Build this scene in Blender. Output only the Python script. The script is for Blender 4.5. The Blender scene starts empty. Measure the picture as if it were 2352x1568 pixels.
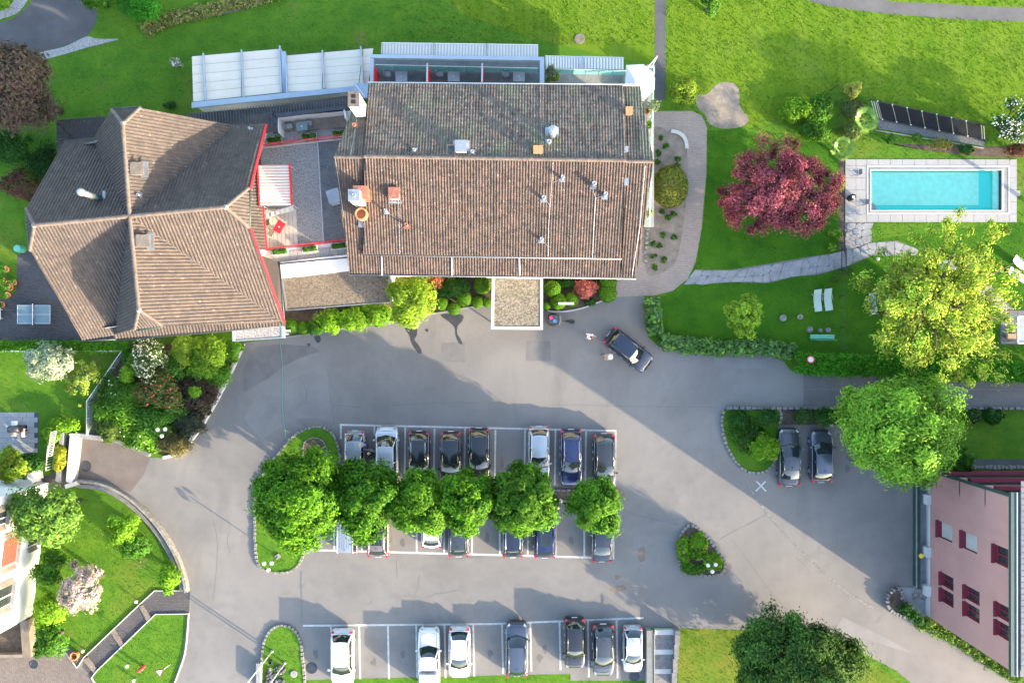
import bpy, bmesh, math, random
import numpy as np
from mathutils import Vector, Matrix
from mathutils.geometry import tessellate_polygon

random.seed(7); RNG = np.random.default_rng(11)
scene = bpy.context.scene
COL = scene.collection

# ------------------------------------------------------------ camera, sky, sun, exposure
H = 68.0                                   # drone height over the yard, metres
LENS, SENSOR = 28.0, 36.0
K = 2352.0 / (H * SENSOR / LENS)           # plan units per metre on the yard
cam = bpy.data.cameras.new('camera'); cam.lens = LENS; cam.sensor_width = SENSOR
cam.clip_start = 0.5; cam.clip_end = 2000
cam_ob = bpy.data.objects.new('camera', cam); COL.objects.link(cam_ob)
cam_ob.location = (0, 0, H); scene.camera = cam_ob

TO_SUN = Vector((0.83, -0.557, 1 / 3.4)).normalized()
SUN_EL = math.asin(TO_SUN.z); SUN_AZ = math.atan2(TO_SUN.x, TO_SUN.y)
world = bpy.data.worlds.new('World'); scene.world = world; world.use_nodes = True
wn = world.node_tree.nodes; wl = world.node_tree.links
sky = wn.new('ShaderNodeTexSky'); sky.sky_type = 'NISHITA'; sky.sun_disc = False
sky.sun_elevation = SUN_EL; sky.sun_rotation = SUN_AZ
sky.air_density = 1.0; sky.dust_density = 1.6; sky.ozone_density = 0.8
wl.new(sky.outputs[0], wn['Background'].inputs[0]); wn['Background'].inputs[1].default_value = 0.15
sun = bpy.data.lights.new('sun', 'SUN'); sun.energy = 2.55; sun.angle = math.radians(0.55); sun.color = (1.0, 0.81, 0.57)
sun_ob = bpy.data.objects.new('sun', sun); COL.objects.link(sun_ob)
sun_ob.rotation_euler = TO_SUN.to_track_quat('Z', 'Y').to_euler(); sun_ob.location = TO_SUN * 120
scene.view_settings.view_transform = 'Standard'; scene.view_settings.look = 'None'
scene.view_settings.gamma = 1.0; scene.view_settings.use_curve_mapping = False
scene.view_settings.exposure = 2.8

# ------------------------------------------------------------ plan helpers
def P(x, y, z=0.0):
    f = (H - z) / H
    return Vector(((x - 1176) / K * f, (784 - y) / K * f, z))
def PL(pts, z=0.0): return [P(x, y, z) for x, y in pts]
def on_plane(x, y, a, b, c, lift=0.0):
    n = (b - a).cross(c - a).normalized()
    if n.z < 0: n = -n
    o = Vector((0, 0, H)); d = P(x, y, 0) - o
    t = (a + n * lift - o).dot(n) / d.dot(n)
    return o + d * t
def smooth(pts, n=6, closed=True):
    m = len(pts); out = []
    rng = range(m) if closed else range(m - 1)
    for i in rng:
        if closed: p0, p1, p2, p3 = pts[i - 1], pts[i], pts[(i + 1) % m], pts[(i + 2) % m]
        else: p0, p1, p2, p3 = pts[max(i - 1, 0)], pts[i], pts[i + 1], pts[min(i + 2, m - 1)]
        for k in range(n):
            t = k / n; t2 = t * t; t3 = t2 * t
            out.append(tuple(0.5 * ((2 * b) + (c - a) * t + (2 * a - 5 * b + 4 * c - d) * t2 + (3 * b - a - 3 * c + d) * t3)
                             for a, b, c, d in zip(p0, p1, p2, p3)))
    if not closed: out.append(tuple(pts[-1]))
    return out
def resample(pts, step):
    out = [Vector(pts[0])]; acc = 0.0
    for a, b in zip(pts[:-1], pts[1:]):
        a, b = Vector(a), Vector(b); L = (b - a).length
        if L < 1e-6: continue
        s = step - acc
        while s <= L:
            out.append(a + (b - a) * (s / L)); s += step
        acc = L - (s - step)
    return out
def inside(x, y, poly):
    c = False; j = len(poly) - 1
    for i in range(len(poly)):
        xi, yi = poly[i][0], poly[i][1]; xj, yj = poly[j][0], poly[j][1]
        if (yi > y) != (yj > y) and x < (xj - xi) * (y - yi) / (yj - yi) + xi: c = not c
        j = i
    return c

# ------------------------------------------------------------ materials
M = {}
def mat(name, col, rough=0.8, var=0.15, scale=4.0, metal=0.0, bump=0.0, bscale=None, spec=0.4, coat=0.0, col2=None, detail=4.0, coords='world', alpha=1.0):
    m = bpy.data.materials.new(name); m.use_nodes = True; N = m.node_tree.nodes; L = m.node_tree.links
    b = N['Principled BSDF']; b.inputs['Roughness'].default_value = rough; b.inputs['Metallic'].default_value = metal
    b.inputs['Specular IOR Level'].default_value = spec; b.inputs['Coat Weight'].default_value = coat
    b.inputs['Coat Roughness'].default_value = 0.06
    if alpha < 1: b.inputs['Alpha'].default_value = alpha
    src = N.new('ShaderNodeNewGeometry').outputs['Position'] if coords == 'world' else N.new('ShaderNodeTexCoord').outputs['Object']
    if var > 0 or col2:
        t = N.new('ShaderNodeTexNoise'); t.inputs['Scale'].default_value = scale; t.inputs['Detail'].default_value = detail; t.inputs['Roughness'].default_value = 0.62
        L.new(src, t.inputs['Vector'])
        r = N.new('ShaderNodeValToRGB'); r.color_ramp.elements[0].position = 0.32; r.color_ramp.elements[1].position = 0.68
        c1 = col2 if col2 else tuple(c * (1 + var) for c in col); c0 = col if col2 else tuple(c * (1 - var) for c in col)
        r.color_ramp.elements[0].color = (*c0, 1); r.color_ramp.elements[1].color = (*c1, 1)
        L.new(t.outputs['Fac'], r.inputs[0]); L.new(r.outputs[0], b.inputs['Base Color'])
    else: b.inputs['Base Color'].default_value = (*col, 1)
    if bump > 0:
        t2 = N.new('ShaderNodeTexNoise'); t2.inputs['Scale'].default_value = bscale or scale * 4; t2.inputs['Detail'].default_value = 5
        L.new(src, t2.inputs['Vector'])
        bp = N.new('ShaderNodeBump'); bp.inputs['Strength'].default_value = bump; bp.inputs['Distance'].default_value = 0.05
        L.new(t2.outputs['Fac'], bp.inputs['Height']); L.new(bp.outputs[0], b.inputs['Normal'])
    M[name] = m; return m
def mixnoise(m, scale, lo, hi, colr, fac=1.0, detail=3.0, stretch=None):
    """lay a second noise-shaped colour over a material"""
    N = m.node_tree.nodes; L = m.node_tree.links; b = N['Principled BSDF']
    old = b.inputs['Base Color'].links[0].from_socket if b.inputs['Base Color'].links else None
    g = N.new('ShaderNodeNewGeometry'); t = N.new('ShaderNodeTexNoise'); t.inputs['Scale'].default_value = scale; t.inputs['Detail'].default_value = detail
    if stretch:
        mp = N.new('ShaderNodeMapping'); mp.inputs['Scale'].default_value = stretch; L.new(g.outputs['Position'], mp.inputs[0]); L.new(mp.outputs[0], t.inputs['Vector'])
    else: L.new(g.outputs['Position'], t.inputs['Vector'])
    mr = N.new('ShaderNodeMapRange'); mr.inputs[1].default_value = lo; mr.inputs[2].default_value = hi; mr.inputs[4].default_value = fac
    L.new(t.outputs['Fac'], mr.inputs[0])
    mx = N.new('ShaderNodeMix'); mx.data_type = 'RGBA'; L.new(mr.outputs[0], mx.inputs['Factor'])
    if old: L.new(old, mx.inputs['A'])
    else: mx.inputs['A'].default_value = b.inputs['Base Color'].default_value
    mx.inputs['B'].default_value = (*colr, 1); L.new(mx.outputs['Result'], b.inputs['Base Color'])
def tilemat(name, ramp, scale=3.2, lichen=0.0, moss=None):
    """weathered clay tile: a colour of its own for each tile-sized cell, lichen and moss"""
    m = bpy.data.materials.new(name); m.use_nodes = True; N = m.node_tree.nodes; L = m.node_tree.links; b = N['Principled BSDF']
    b.inputs['Roughness'].default_value = 0.85; b.inputs['Specular IOR Level'].default_value = 0.25
    g = N.new('ShaderNodeNewGeometry'); v = N.new('ShaderNodeTexVoronoi'); v.inputs['Scale'].default_value = scale; L.new(g.outputs['Position'], v.inputs['Vector'])
    sp = N.new('ShaderNodeSeparateColor'); L.new(v.outputs['Color'], sp.inputs[0])
    r = N.new('ShaderNodeValToRGB'); e = r.color_ramp.elements
    e[0].color = (*ramp[0], 1); e[1].color = (*ramp[-1], 1)
    for i, c in enumerate(ramp[1:-1]): e.new((i + 1) / (len(ramp) - 1)).color = (*c, 1)
    L.new(sp.outputs[0], r.inputs[0]); L.new(r.outputs[0], b.inputs['Base Color'])
    M[name] = m
    if moss: mixnoise(m, 0.35, 0.52, 0.66, moss, 0.65, 6)
    if lichen: mixnoise(m, 5.0, 0.66, 0.70, (0.26, 0.25, 0.21), lichen, 2); mixnoise(m, 1.7, 0.5, 0.75, tuple(c * 0.6 for c in ramp[0]), 0.6, 5)
    return m
def leafmat(name='leaf', trans=0.30):
    m = bpy.data.materials.new(name); m.use_nodes = True; N = m.node_tree.nodes; L = m.node_tree.links; b = N['Principled BSDF']
    a = N.new('ShaderNodeAttribute'); a.attribute_name = 'Col'
    b.inputs['Roughness'].default_value = 0.65; b.inputs['Specular IOR Level'].default_value = 0.12
    L.new(a.outputs['Color'], b.inputs['Base Color'])
    t = N.new('ShaderNodeBsdfTranslucent'); mx = N.new('ShaderNodeMixShader'); mx.inputs[0].default_value = trans
    L.new(a.outputs['Color'], t.inputs[0]); L.new(b.outputs[0], mx.inputs[1]); L.new(t.outputs[0], mx.inputs[2])
    L.new(mx.outputs[0], N['Material Output'].inputs[0]); M[name] = m
leafmat()
def glassmat(name, tint, trans=0.6, rough=0.03):
    m = bpy.data.materials.new(name); m.use_nodes = True; N = m.node_tree.nodes; L = m.node_tree.links
    b = N['Principled BSDF']; b.inputs['Base Color'].default_value = (*tint, 1); b.inputs['Roughness'].default_value = rough
    b.inputs['Specular IOR Level'].default_value = 0.8
    t = N.new('ShaderNodeBsdfTransparent'); t.inputs[0].default_value = (*[min(1, c * 0.4 + 0.6) for c in tint], 1)
    mx = N.new('ShaderNodeMixShader'); mx.inputs[0].default_value = trans
    L.new(b.outputs[0], mx.inputs[1]); L.new(t.outputs[0], mx.inputs[2]); L.new(mx.outputs[0], N['Material Output'].inputs[0]); M[name] = m

# grass, ground
mat('lawn', (0.040, 0.118, 0.010), 0.9, col2=(0.084, 0.165, 0.013), scale=0.55, bump=0.7, bscale=9, spec=0.1, detail=9)
mixnoise(M['lawn'], 4.5, 0.5, 0.8, (0.03, 0.10, 0.008), 0.45, 6)
mixnoise(M['lawn'], 0.5, 0.5, 0.62, (0.075, 0.16, 0.014), 0.4, 2, (0.25, 2.2, 1))
mixnoise(M['lawn'], 0.16, 0.56, 0.70, (0.115, 0.14, 0.02), 0.6, 6)
mixnoise(M['lawn'], 0.33, 0.60, 0.74, (0.16, 0.145, 0.045), 0.5, 7)
mat('meadow', (0.060, 0.128, 0.006), 0.9, col2=(0.098, 0.158, 0.008), scale=0.35, bump=0.5, bscale=7, spec=0.1, detail=9)
mixnoise(M['meadow'], 5.0, 0.5, 0.8, (0.055, 0.14, 0.008), 0.5, 6, (1.6, 0.5, 1))
mixnoise(M['meadow'], 0.22, 0.58, 0.72, (0.125, 0.16, 0.025), 0.55, 6)
mixnoise(M['meadow'], 0.9, 0.45, 0.65, (0.115, 0.175, 0.018), 0.45, 2, (1.6, 0.06, 1))
mat('garden_lawn_shade', (0.020, 0.082, 0.005), 0.9, col2=(0.048, 0.128, 0.007), scale=0.5, bump=0.6, bscale=9, spec=0.1, detail=9)  # darker green carries the tree shade over the east garden
mat('dry_lawn', (0.055, 0.120, 0.008), 0.9, col2=(0.135, 0.148, 0.020), scale=0.45, bump=0.6, bscale=9, spec=0.1, detail=9)
mat('asphalt', (0.123, 0.118, 0.112), 0.88, col2=(0.170, 0.162, 0.153), scale=0.22, bump=0.25, bscale=40, spec=0.25, detail=8)
mixnoise(M['asphalt'], 0.9, 0.5, 0.75, (0.115, 0.112, 0.110), 0.6, 7)
mixnoise(M['asphalt'], 30, 0.45, 0.75, (0.21, 0.203, 0.195), 0.25, 2)
mixnoise(M['asphalt'], 0.13, 0.5, 0.68, (0.185, 0.172, 0.158), 0.55, 9)
mixnoise(M['asphalt'], 0.06, 0.5, 0.7, (0.17, 0.166, 0.16), 0.5, 3)
mixnoise(M['asphalt'], 0.35, 0.6, 0.75, (0.10, 0.097, 0.093), 0.45, 8, (1, 0.25, 1))
mat('asphalt_dark', (0.058, 0.058, 0.062), 0.9, col2=(0.085, 0.085, 0.088), scale=0.5, bump=0.2, bscale=40, spec=0.25, detail=8)
mat('asphalt_patch', (0.118, 0.115, 0.114), 0.9, 0.14, 0.8, bump=0.2, bscale=40, detail=7)
mat('asphalt_light', (0.158, 0.153, 0.148), 0.9, 0.10, 0.6, bump=0.2, bscale=40, detail=7)
mat('asphalt_brown', (0.115, 0.098, 0.088), 0.9, 0.16, 0.6, bump=0.2, bscale=40, detail=7)
mat('asphalt_mid', (0.088, 0.086, 0.085), 0.9, 0.16, 0.6, bump=0.2, bscale=40, detail=7)
mat('wet', (0.035, 0.034, 0.033), 0.35, 0.2, 2, spec=0.5)
mat('crack', (0.085, 0.08, 0.076), 0.95, 0.1)
mat('rust_stain', (0.24, 0.14, 0.085), 0.9, 0.3, 3, alpha=0.28)
mat('oil_stain', (0.06, 0.058, 0.056), 0.7, 0.3, 3, alpha=0.22)
mat('paint_white', (0.37, 0.37, 0.36), 0.75, 0.25, 3, detail=8)
mat('soil', (0.075, 0.055, 0.040), 0.95, 0.3, 2.5, bump=0.8, bscale=12)
mat('soil_dry', (0.185, 0.155, 0.125), 0.95, 0.25, 1.5, bump=0.8, bscale=10)
mat('soil_light', (0.15, 0.125, 0.10), 0.95, 0.2, 1.5, bump=0.8, bscale=10)
mat('gravel_grey', (0.13, 0.13, 0.13), 0.95, col2=(0.34, 0.34, 0.34), scale=9, bump=1.0, bscale=12, detail=3)
mat('gravel_tan', (0.075, 0.055, 0.038), 0.95, col2=(0.24, 0.20, 0.15), scale=8, bump=1.0, bscale=11, detail=4)
mixnoise(M['gravel_tan'], 0.5, 0.45, 0.7, (0.11, 0.09, 0.066), 0.5, 5)
mat('gravel_pebble', (0.055, 0.045, 0.034), 0.9, col2=(0.25, 0.22, 0.17), scale=7, bump=1.0, bscale=9, detail=3)
mixnoise(M['gravel_pebble'], 0.6, 0.5, 0.75, (0.10, 0.11, 0.06), 0.45, 5)
mat('gravel_shade', (0.05, 0.055, 0.06), 0.95, col2=(0.14, 0.145, 0.15), scale=9, bump=1.0, bscale=12, detail=3)  # darkened colour stands for the shade lying on this gravel
mat('stone_pale', (0.175, 0.17, 0.155), 0.9, 0.4, 4, bump=0.6, bscale=14)
mat('stone_grey', (0.14, 0.14, 0.14), 0.9, 0.25, 3, bump=0.5, bscale=14)
mat('stone_dark', (0.055, 0.055, 0.06), 0.8, 0.4, 4, bump=0.5)
mat('flag', (0.21, 0.215, 0.225), 0.85, 0.22, 1.1, bump=0.25, bscale=9, detail=7)
mat('deck_slab', (0.245, 0.245, 0.25), 0.8, 0.06, 1.3, bump=0.1, bscale=20)
mat('terrace_slab', (0.105, 0.115, 0.125), 0.8, 0.18, 1.6, bump=0.15, bscale=18)
mat('terrace_slab_light', (0.24, 0.24, 0.235), 0.85, 0.15, 1.6, bump=0.15, bscale=18)
mat('concrete', (0.20, 0.20, 0.195), 0.88, 0.15, 2, bump=0.2)
mat('concrete_white', (0.40, 0.395, 0.38), 0.85, 0.06, 2)
def brickmat(name, c1, c2, mortar, sx, rot=0.0):
    m = mat(name, c1, 0.9, 0.0, 1); N = m.node_tree.nodes; L = m.node_tree.links; b = N['Principled BSDF']
    g = N.new('ShaderNodeNewGeometry'); mp = N.new('ShaderNodeMapping'); mp.inputs['Rotation'].default_value = (0, 0, rot)
    t = N.new('ShaderNodeTexBrick'); t.inputs['Scale'].default_value = sx; t.inputs['Color1'].default_value = (*c1, 1); t.inputs['Color2'].default_value = (*c2, 1)
    t.inputs['Mortar'].default_value = (*mortar, 1); t.inputs['Mortar Size'].default_value = 0.025; t.inputs['Brick Width'].default_value = 0.5; t.inputs['Row Height'].default_value = 0.25
    L.new(g.outputs['Position'], mp.inputs[0]); L.new(mp.outputs[0], t.inputs['Vector']); L.new(t.outputs['Color'], b.inputs['Base Color'])
    bp = N.new('ShaderNodeBump'); bp.inputs['Strength'].default_value = 0.6; bp.inputs['Distance'].default_value = 0.02; bp.invert = True
    L.new(t.outputs['Fac'], bp.inputs['Height']); L.new(bp.outputs[0], b.inputs['Normal'])
    mixnoise(m, 0.7, 0.45, 0.75, tuple(c * 0.8 for c in c2), 0.5, 6)
brickmat('paver', (0.290, 0.238, 0.205), (0.240, 0.198, 0.172), (0.19, 0.16, 0.14), 1.7)
brickmat('paver_dark', (0.082, 0.078, 0.080), (0.058, 0.055, 0.057), (0.035, 0.035, 0.035), 1.9)
brickmat('paver_brown', (0.17, 0.14, 0.12), (0.12, 0.10, 0.088), (0.07, 0.06, 0.055), 2.0, 0.7)
# building materials
tilemat('tile_hotel_sun', [(0.060, 0.046, 0.040), (0.082, 0.060, 0.050), (0.104, 0.073, 0.059), (0.088, 0.070, 0.060), (0.135, 0.084, 0.064)], 3.4, 0.5)
tilemat('tile_hotel_north', [(0.078, 0.068, 0.057), (0.115, 0.097, 0.080), (0.155, 0.130, 0.104), (0.098, 0.086, 0.073), (0.19, 0.125, 0.094)], 3.4, 0.9, (0.125, 0.14, 0.085))
for q in ('tile_hotel_north', 'tile_hotel_sun'): mixnoise(M[q], 1.0, 0.52, 0.7, (0.035, 0.032, 0.03), 0.55, 5, (2.6, 0.3, 0.3))
tilemat('tile_house', [(0.064, 0.052, 0.048), (0.076, 0.061, 0.055), (0.090, 0.072, 0.063), (0.067, 0.056, 0.051), (0.084, 0.066, 0.057)], 2.6, 0.4)
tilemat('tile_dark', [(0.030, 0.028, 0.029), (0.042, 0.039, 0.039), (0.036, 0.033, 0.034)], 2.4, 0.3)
mat('tile_ridge', (0.115, 0.09, 0.075), 0.85, 0.3, 2.5, bump=0.3)
mat('tile_grey', (0.10, 0.105, 0.12), 0.7, 0.2, 2)
mat('under_roof', (0.05, 0.042, 0.038), 0.95, 0.1)
mat('plaster_white', (0.62, 0.61, 0.59), 0.9, 0.03, 1.5, bump=0.1)
mat('plaster_cream', (0.62, 0.58, 0.50), 0.9, 0.05, 1.5)
mat('plaster_pink', (0.35, 0.19, 0.178), 0.92, 0.07, 0.35, bump=0.15, bscale=30)
mixnoise(M['plaster_pink'], 0.9, 0.52, 0.78, (0.27, 0.155, 0.15), 0.5, 6, (1, 1.4, 0.12))
mat('maroon', (0.15, 0.016, 0.030), 0.6, 0.1)
mat('red', (0.62, 0.02, 0.03), 0.45, 0.05)
mat('red_brick', (0.17, 0.036, 0.024), 0.8, 0.2)
mat('metal_blue', (0.27, 0.33, 0.39), 0.42, 0.05, 1, metal=0.15)
mat('metal_white', (0.48, 0.49, 0.50), 0.4, 0.04, 1)
mat('metal_dark', (0.045, 0.05, 0.06), 0.45, 0.2, 2, metal=0.4)
mat('metal_grey', (0.30, 0.31, 0.33), 0.4, 0.1, 2, metal=0.6)
mat('metal_green', (0.018, 0.05, 0.048), 0.5, 0.15, 2)
mat('zinc', (0.32, 0.34, 0.36), 0.45, 0.1, 3, metal=0.7)
mat('copper', (0.32, 0.13, 0.085), 0.5, 0.25, 4, metal=0.4)
mat('terracotta', (0.46, 0.17, 0.075), 0.8, 0.15)
mat('fabric_white', (0.50, 0.50, 0.49), 0.9, 0.03, 2)
mat('fabric_grey', (0.36, 0.36, 0.355), 0.9, 0.04, 2)
mat('fabric_stripe', (0.24, 0.24, 0.245), 0.9, 0.05, 2)
mat('panel_white', (0.52, 0.465, 0.385), 0.6, 0.05, 0.8, detail=6)
mixnoise(M['panel_white'], 0.5, 0.5, 0.8, (0.42, 0.38, 0.32), 0.5, 5)
mat('window_glass', (0.02, 0.025, 0.03), 0.05, 0.0, 1, spec=0.9)
mat('blind', (0.40, 0.40, 0.39), 0.6, 0.08, 8)
glassmat('glass_teal', (0.25, 0.62, 0.62), 0.45)
glassmat('glass_clear', (0.5, 0.6, 0.62), 0.75)
mat('wood', (0.28, 0.19, 0.12), 0.8, 0.2, 3)
mat('wood_grey', (0.17, 0.145, 0.12), 0.85, 0.25, 1.2, bump=0.2)
mat('deck_wood', (0.44, 0.40, 0.34), 0.85, 0.1, 1.2)
mat('black', (0.012, 0.012, 0.013), 0.5, 0.0, 1)
mat('rubber', (0.018, 0.018, 0.018), 0.85, 0.0, 1)
mat('bark', (0.085, 0.062, 0.045), 0.95, 0.3, 6, bump=0.6)
mat('bark_grey', (0.30, 0.28, 0.25), 0.9, 0.2, 6, bump=0.4)
mat('lamp_globe', (0.55, 0.52, 0.43), 0.25, 0.0, 1, spec=0.6)
mat('solar', (0.010, 0.012, 0.016), 0.9, 0.2, 2, spec=0.1)
mat('pool_shell', (0.44, 0.97, 0.73), 0.5, 0.07, 2.2, detail=2)  # faint noise in the colour imitates light ripples under the water
mat('pool_floor', (0.05, 0.80, 0.66), 0.5, 0.0, 1)
mat('green_paint', (0.10, 0.38, 0.26), 0.6, 0.08)
mat('lounger_mint', (0.32, 0.45, 0.40), 0.7, 0.04)
mat('tt_blue', (0.11, 0.17, 0.19), 0.35, 0.08, 1)
mat('blue_item', (0.03, 0.16, 0.45), 0.6, 0.0); mat('pink_item', (0.75, 0.03, 0.14), 0.6, 0.0); mat('yellow', (0.70, 0.55, 0.03), 0.5, 0.0)
mat('skin', (0.48, 0.27, 0.19), 0.6, 0.0); mat('hair_brown', (0.10, 0.045, 0.025), 0.6, 0.0); mat('hair_fair', (0.45, 0.30, 0.17), 0.6, 0.0)
mat('cloth_white', (0.78, 0.77, 0.77), 0.9, 0.03, 6); mat('cloth_beige', (0.50, 0.34, 0.22), 0.9, 0.08, 6); mat('cloth_denim', (0.05, 0.08, 0.16), 0.9, 0.1, 6); mat('cloth_grey', (0.26, 0.28, 0.36), 0.9, 0.08, 6); mat('cloth_black', (0.015, 0.015, 0.018), 0.9, 0.0)
m = bpy.data.materials.new('water'); m.use_nodes = True; N = m.node_tree.nodes; L = m.node_tree.links
gl = N.new('ShaderNodeBsdfGlossy'); gl.inputs['Roughness'].default_value = 0.04; tr = N.new('ShaderNodeBsdfTransparent'); tr.inputs[0].default_value = (0.96, 1.0, 1.0, 1)
mx = N.new('ShaderNodeMixShader'); fr = N.new('ShaderNodeFresnel'); fr.inputs[0].default_value = 1.33; L.new(fr.outputs[0], mx.inputs[0]); L.new(tr.outputs[0], mx.inputs[1]); L.new(gl.outputs[0], mx.inputs[2])
tn = N.new('ShaderNodeTexNoise'); tn.inputs['Scale'].default_value = 2.2; bp = N.new('ShaderNodeBump'); bp.inputs['Strength'].default_value = 0.12; L.new(tn.outputs[0], bp.inputs['Height']); L.new(bp.outputs[0], gl.inputs['Normal']); L.new(bp.outputs[0], fr.inputs['Normal'])
L.new(mx.outputs[0], N['Material Output'].inputs[0]); M['water'] = m

# ------------------------------------------------------------ objects and meshes
ORIGIN = {}
def tag(o, label=None, cat=None, group=None, kind=None):
    if label: o['label'] = label
    if cat: o['category'] = cat
    if group: o['group'] = group
    if kind: o['kind'] = kind
    return o
def thing(name, loc, label, cat, group=None):
    o = bpy.data.objects.new(name, None); COL.objects.link(o); o.location = loc; o.empty_display_size = 0.3
    ORIGIN[o.name] = Vector(loc)
    return tag(o, label, cat, group)
def origin_of(o):
    v = Vector((0, 0, 0))
    while o is not None:
        v = v + Vector(o.location); o = o.parent
    return v
def link(name, me, material, parent=None, smooth_shade=False, loc=(0, 0, 0)):
    if material is not None and not me.materials: me.materials.append(M[material])
    if smooth_shade: me.polygons.foreach_set('use_smooth', [True] * len(me.polygons))
    o = bpy.data.objects.new(name, me); COL.objects.link(o); o.location = loc
    if parent is not None: o.parent = parent
    return o
def copy_tree(o, parent=None):
    c = o.copy(); COL.objects.link(c); c.parent = parent
    for ch in o.children: copy_tree(ch, c)
    return c
class MB:
    def __init__(s): s.v = []; s.f = []
    def add(s, vs, fs):
        n = len(s.v); s.v += [Vector(v) for v in vs]; s.f += [[i + n for i in f] for f in fs]; return s
    def box(s, c, size, rz=0.0, taper=1.0):
        c = Vector(c); x, y, z = size[0] / 2, size[1] / 2, size[2] / 2; R = Matrix.Rotation(rz, 3, 'Z')
        vs = [c + R @ Vector((sx * x * (taper if sz > 0 else 1), sy * y * (taper if sz > 0 else 1), sz * z)) for sz in (-1, 1) for sx, sy in ((-1, -1), (1, -1), (1, 1), (-1, 1))]
        return s.add(vs, [(3, 2, 1, 0), (4, 5, 6, 7), (0, 1, 5, 4), (1, 2, 6, 5), (2, 3, 7, 6), (3, 0, 4, 7)])
    def prism(s, pts, z0, z1):
        """closed plan polygon (world xy) extruded from z0 to z1; z1 may be a list"""
        n = len(pts); zs = z1 if isinstance(z1, (list, tuple)) else [z1] * n
        a = sum(pts[i][0] * pts[(i + 1) % n][1] - pts[(i + 1) % n][0] * pts[i][1] for i in range(n))
        idx = list(range(n)) if a > 0 else list(range(n))[::-1]
        pp = [pts[i] for i in idx]; zz = [zs[i] for i in idx]
        lo = [Vector((p[0], p[1], z0)) for p in pp]; hi = [Vector((p[0], p[1], z)) for p, z in zip(pp, zz)]
        tri = tessellate_polygon([[Vector((p[0], p[1], 0)) for p in pp]])
        fs = []
        for t in tri:
            A, B, C = (pp[i] for i in t)
            if (B[0] - A[0]) * (C[1] - A[1]) - (C[0] - A[0]) * (B[1] - A[1]) < 0: t = (t[0], t[2], t[1])
            fs.append([i + n for i in t]); fs.append([t[2], t[1], t[0]])
        fs += [[i, (i + 1) % n, (i + 1) % n + n, i + n] for i in range(n)]
        return s.add(lo + hi, fs)
    def sheet(s, pts):
        """flat or sloping polygon of 3D points, facing up"""
        n = len(pts); tri = tessellate_polygon([[Vector((p[0], p[1], 0)) for p in pts]]); fs = []
        for t in tri:
            A, B, C = (pts[i] for i in t)
            if (B[0] - A[0]) * (C[1] - A[1]) - (C[0] - A[0]) * (B[1] - A[1]) < 0: t = (t[0], t[2], t[1])
            fs.append(t)
        return s.add(pts, fs)
    def slab(s, pts, th):
        """sloping polygon of 3D points with thickness downwards"""
        n = len(pts); lo = [Vector(p) - Vector((0, 0, th)) for p in pts]
        m0 = len(s.v); s.sheet(pts); k = [f[:] for f in s.f if min(f) >= m0]
        m1 = len(s.v); s.v += lo; s.f += [[i - m0 + m1 for i in f[::-1]] for f in k]
        a = sum(pts[i][0] * pts[(i + 1) % n][1] - pts[(i + 1) % n][0] * pts[i][1] for i in range(n))
        for i in range(n):
            j = (i + 1) % n; q = [m1 + i, m1 + j, m0 + j, m0 + i]; s.f.append(q if a > 0 else q[::-1])
        return s
    def tube(s, pts, r, n=8, caps=True, r2=None):
        pts = [Vector(p) for p in pts]; m = len(pts); base = len(s.v)
        for i, p in enumerate(pts):
            d = (pts[min(i + 1, m - 1)] - pts[max(i - 1, 0)]).normalized()
            ref = Vector((0, 0, 1)) if abs(d.z) < 0.9 else Vector((1, 0, 0))
            u = d.cross(ref).normalized(); w = d.cross(u)
            rr = (r[i] if isinstance(r, (list, tuple)) else (r if r2 is None else r + (r2 - r) * i / (m - 1)))
            s.v += [p + (u * math.cos(2 * math.pi * k / n) + w * math.sin(2 * math.pi * k / n)) * rr for k in range(n)]
        for i in range(m - 1):
            for k in range(n):
                s.f.append([base + i * n + k, base + i * n + (k + 1) % n, base + (i + 1) * n + (k + 1) % n, base + (i + 1) * n + k][::-1])
        if caps:
            s.f.append([base + k for k in range(n)]); s.f.append([base + (m - 1) * n + k for k in range(n)][::-1])
        return s
    def lathe(s, c, prof, n=14):
        c = Vector(c); base = len(s.v); m = len(prof)
        for r, z in prof: s.v += [c + Vector((r * math.cos(2 * math.pi * k / n), r * math.sin(2 * math.pi * k / n), z)) for k in range(n)]
        for i in range(m - 1):
            for k in range(n): s.f.append([base + i * n + k, base + i * n + (k + 1) % n, base + (i + 1) * n + (k + 1) % n, base + (i + 1) * n + k])
        s.f.append([base + k for k in range(n)][::-1]); s.f.append([base + (m - 1) * n + k for k in range(n)])
        return s
    def sphere(s, c, r, n=12, m=8, sz=1.0):
        return s.lathe(c, [(max(1e-3, r * math.sin(math.pi * i / m)), -r * sz * math.cos(math.pi * i / m)) for i in range(m + 1)], n)
    def grid(s, rows):
        base = len(s.v); m = len(rows); n = len(rows[0])
        for r in rows: s.v += [Vector(p) for p in r]
        for i in range(m - 1):
            for k in range(n - 1): s.f.append([base + i * n + k, base + i * n + k + 1, base + (i + 1) * n + k + 1, base + (i + 1) * n + k])
        return s
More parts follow.
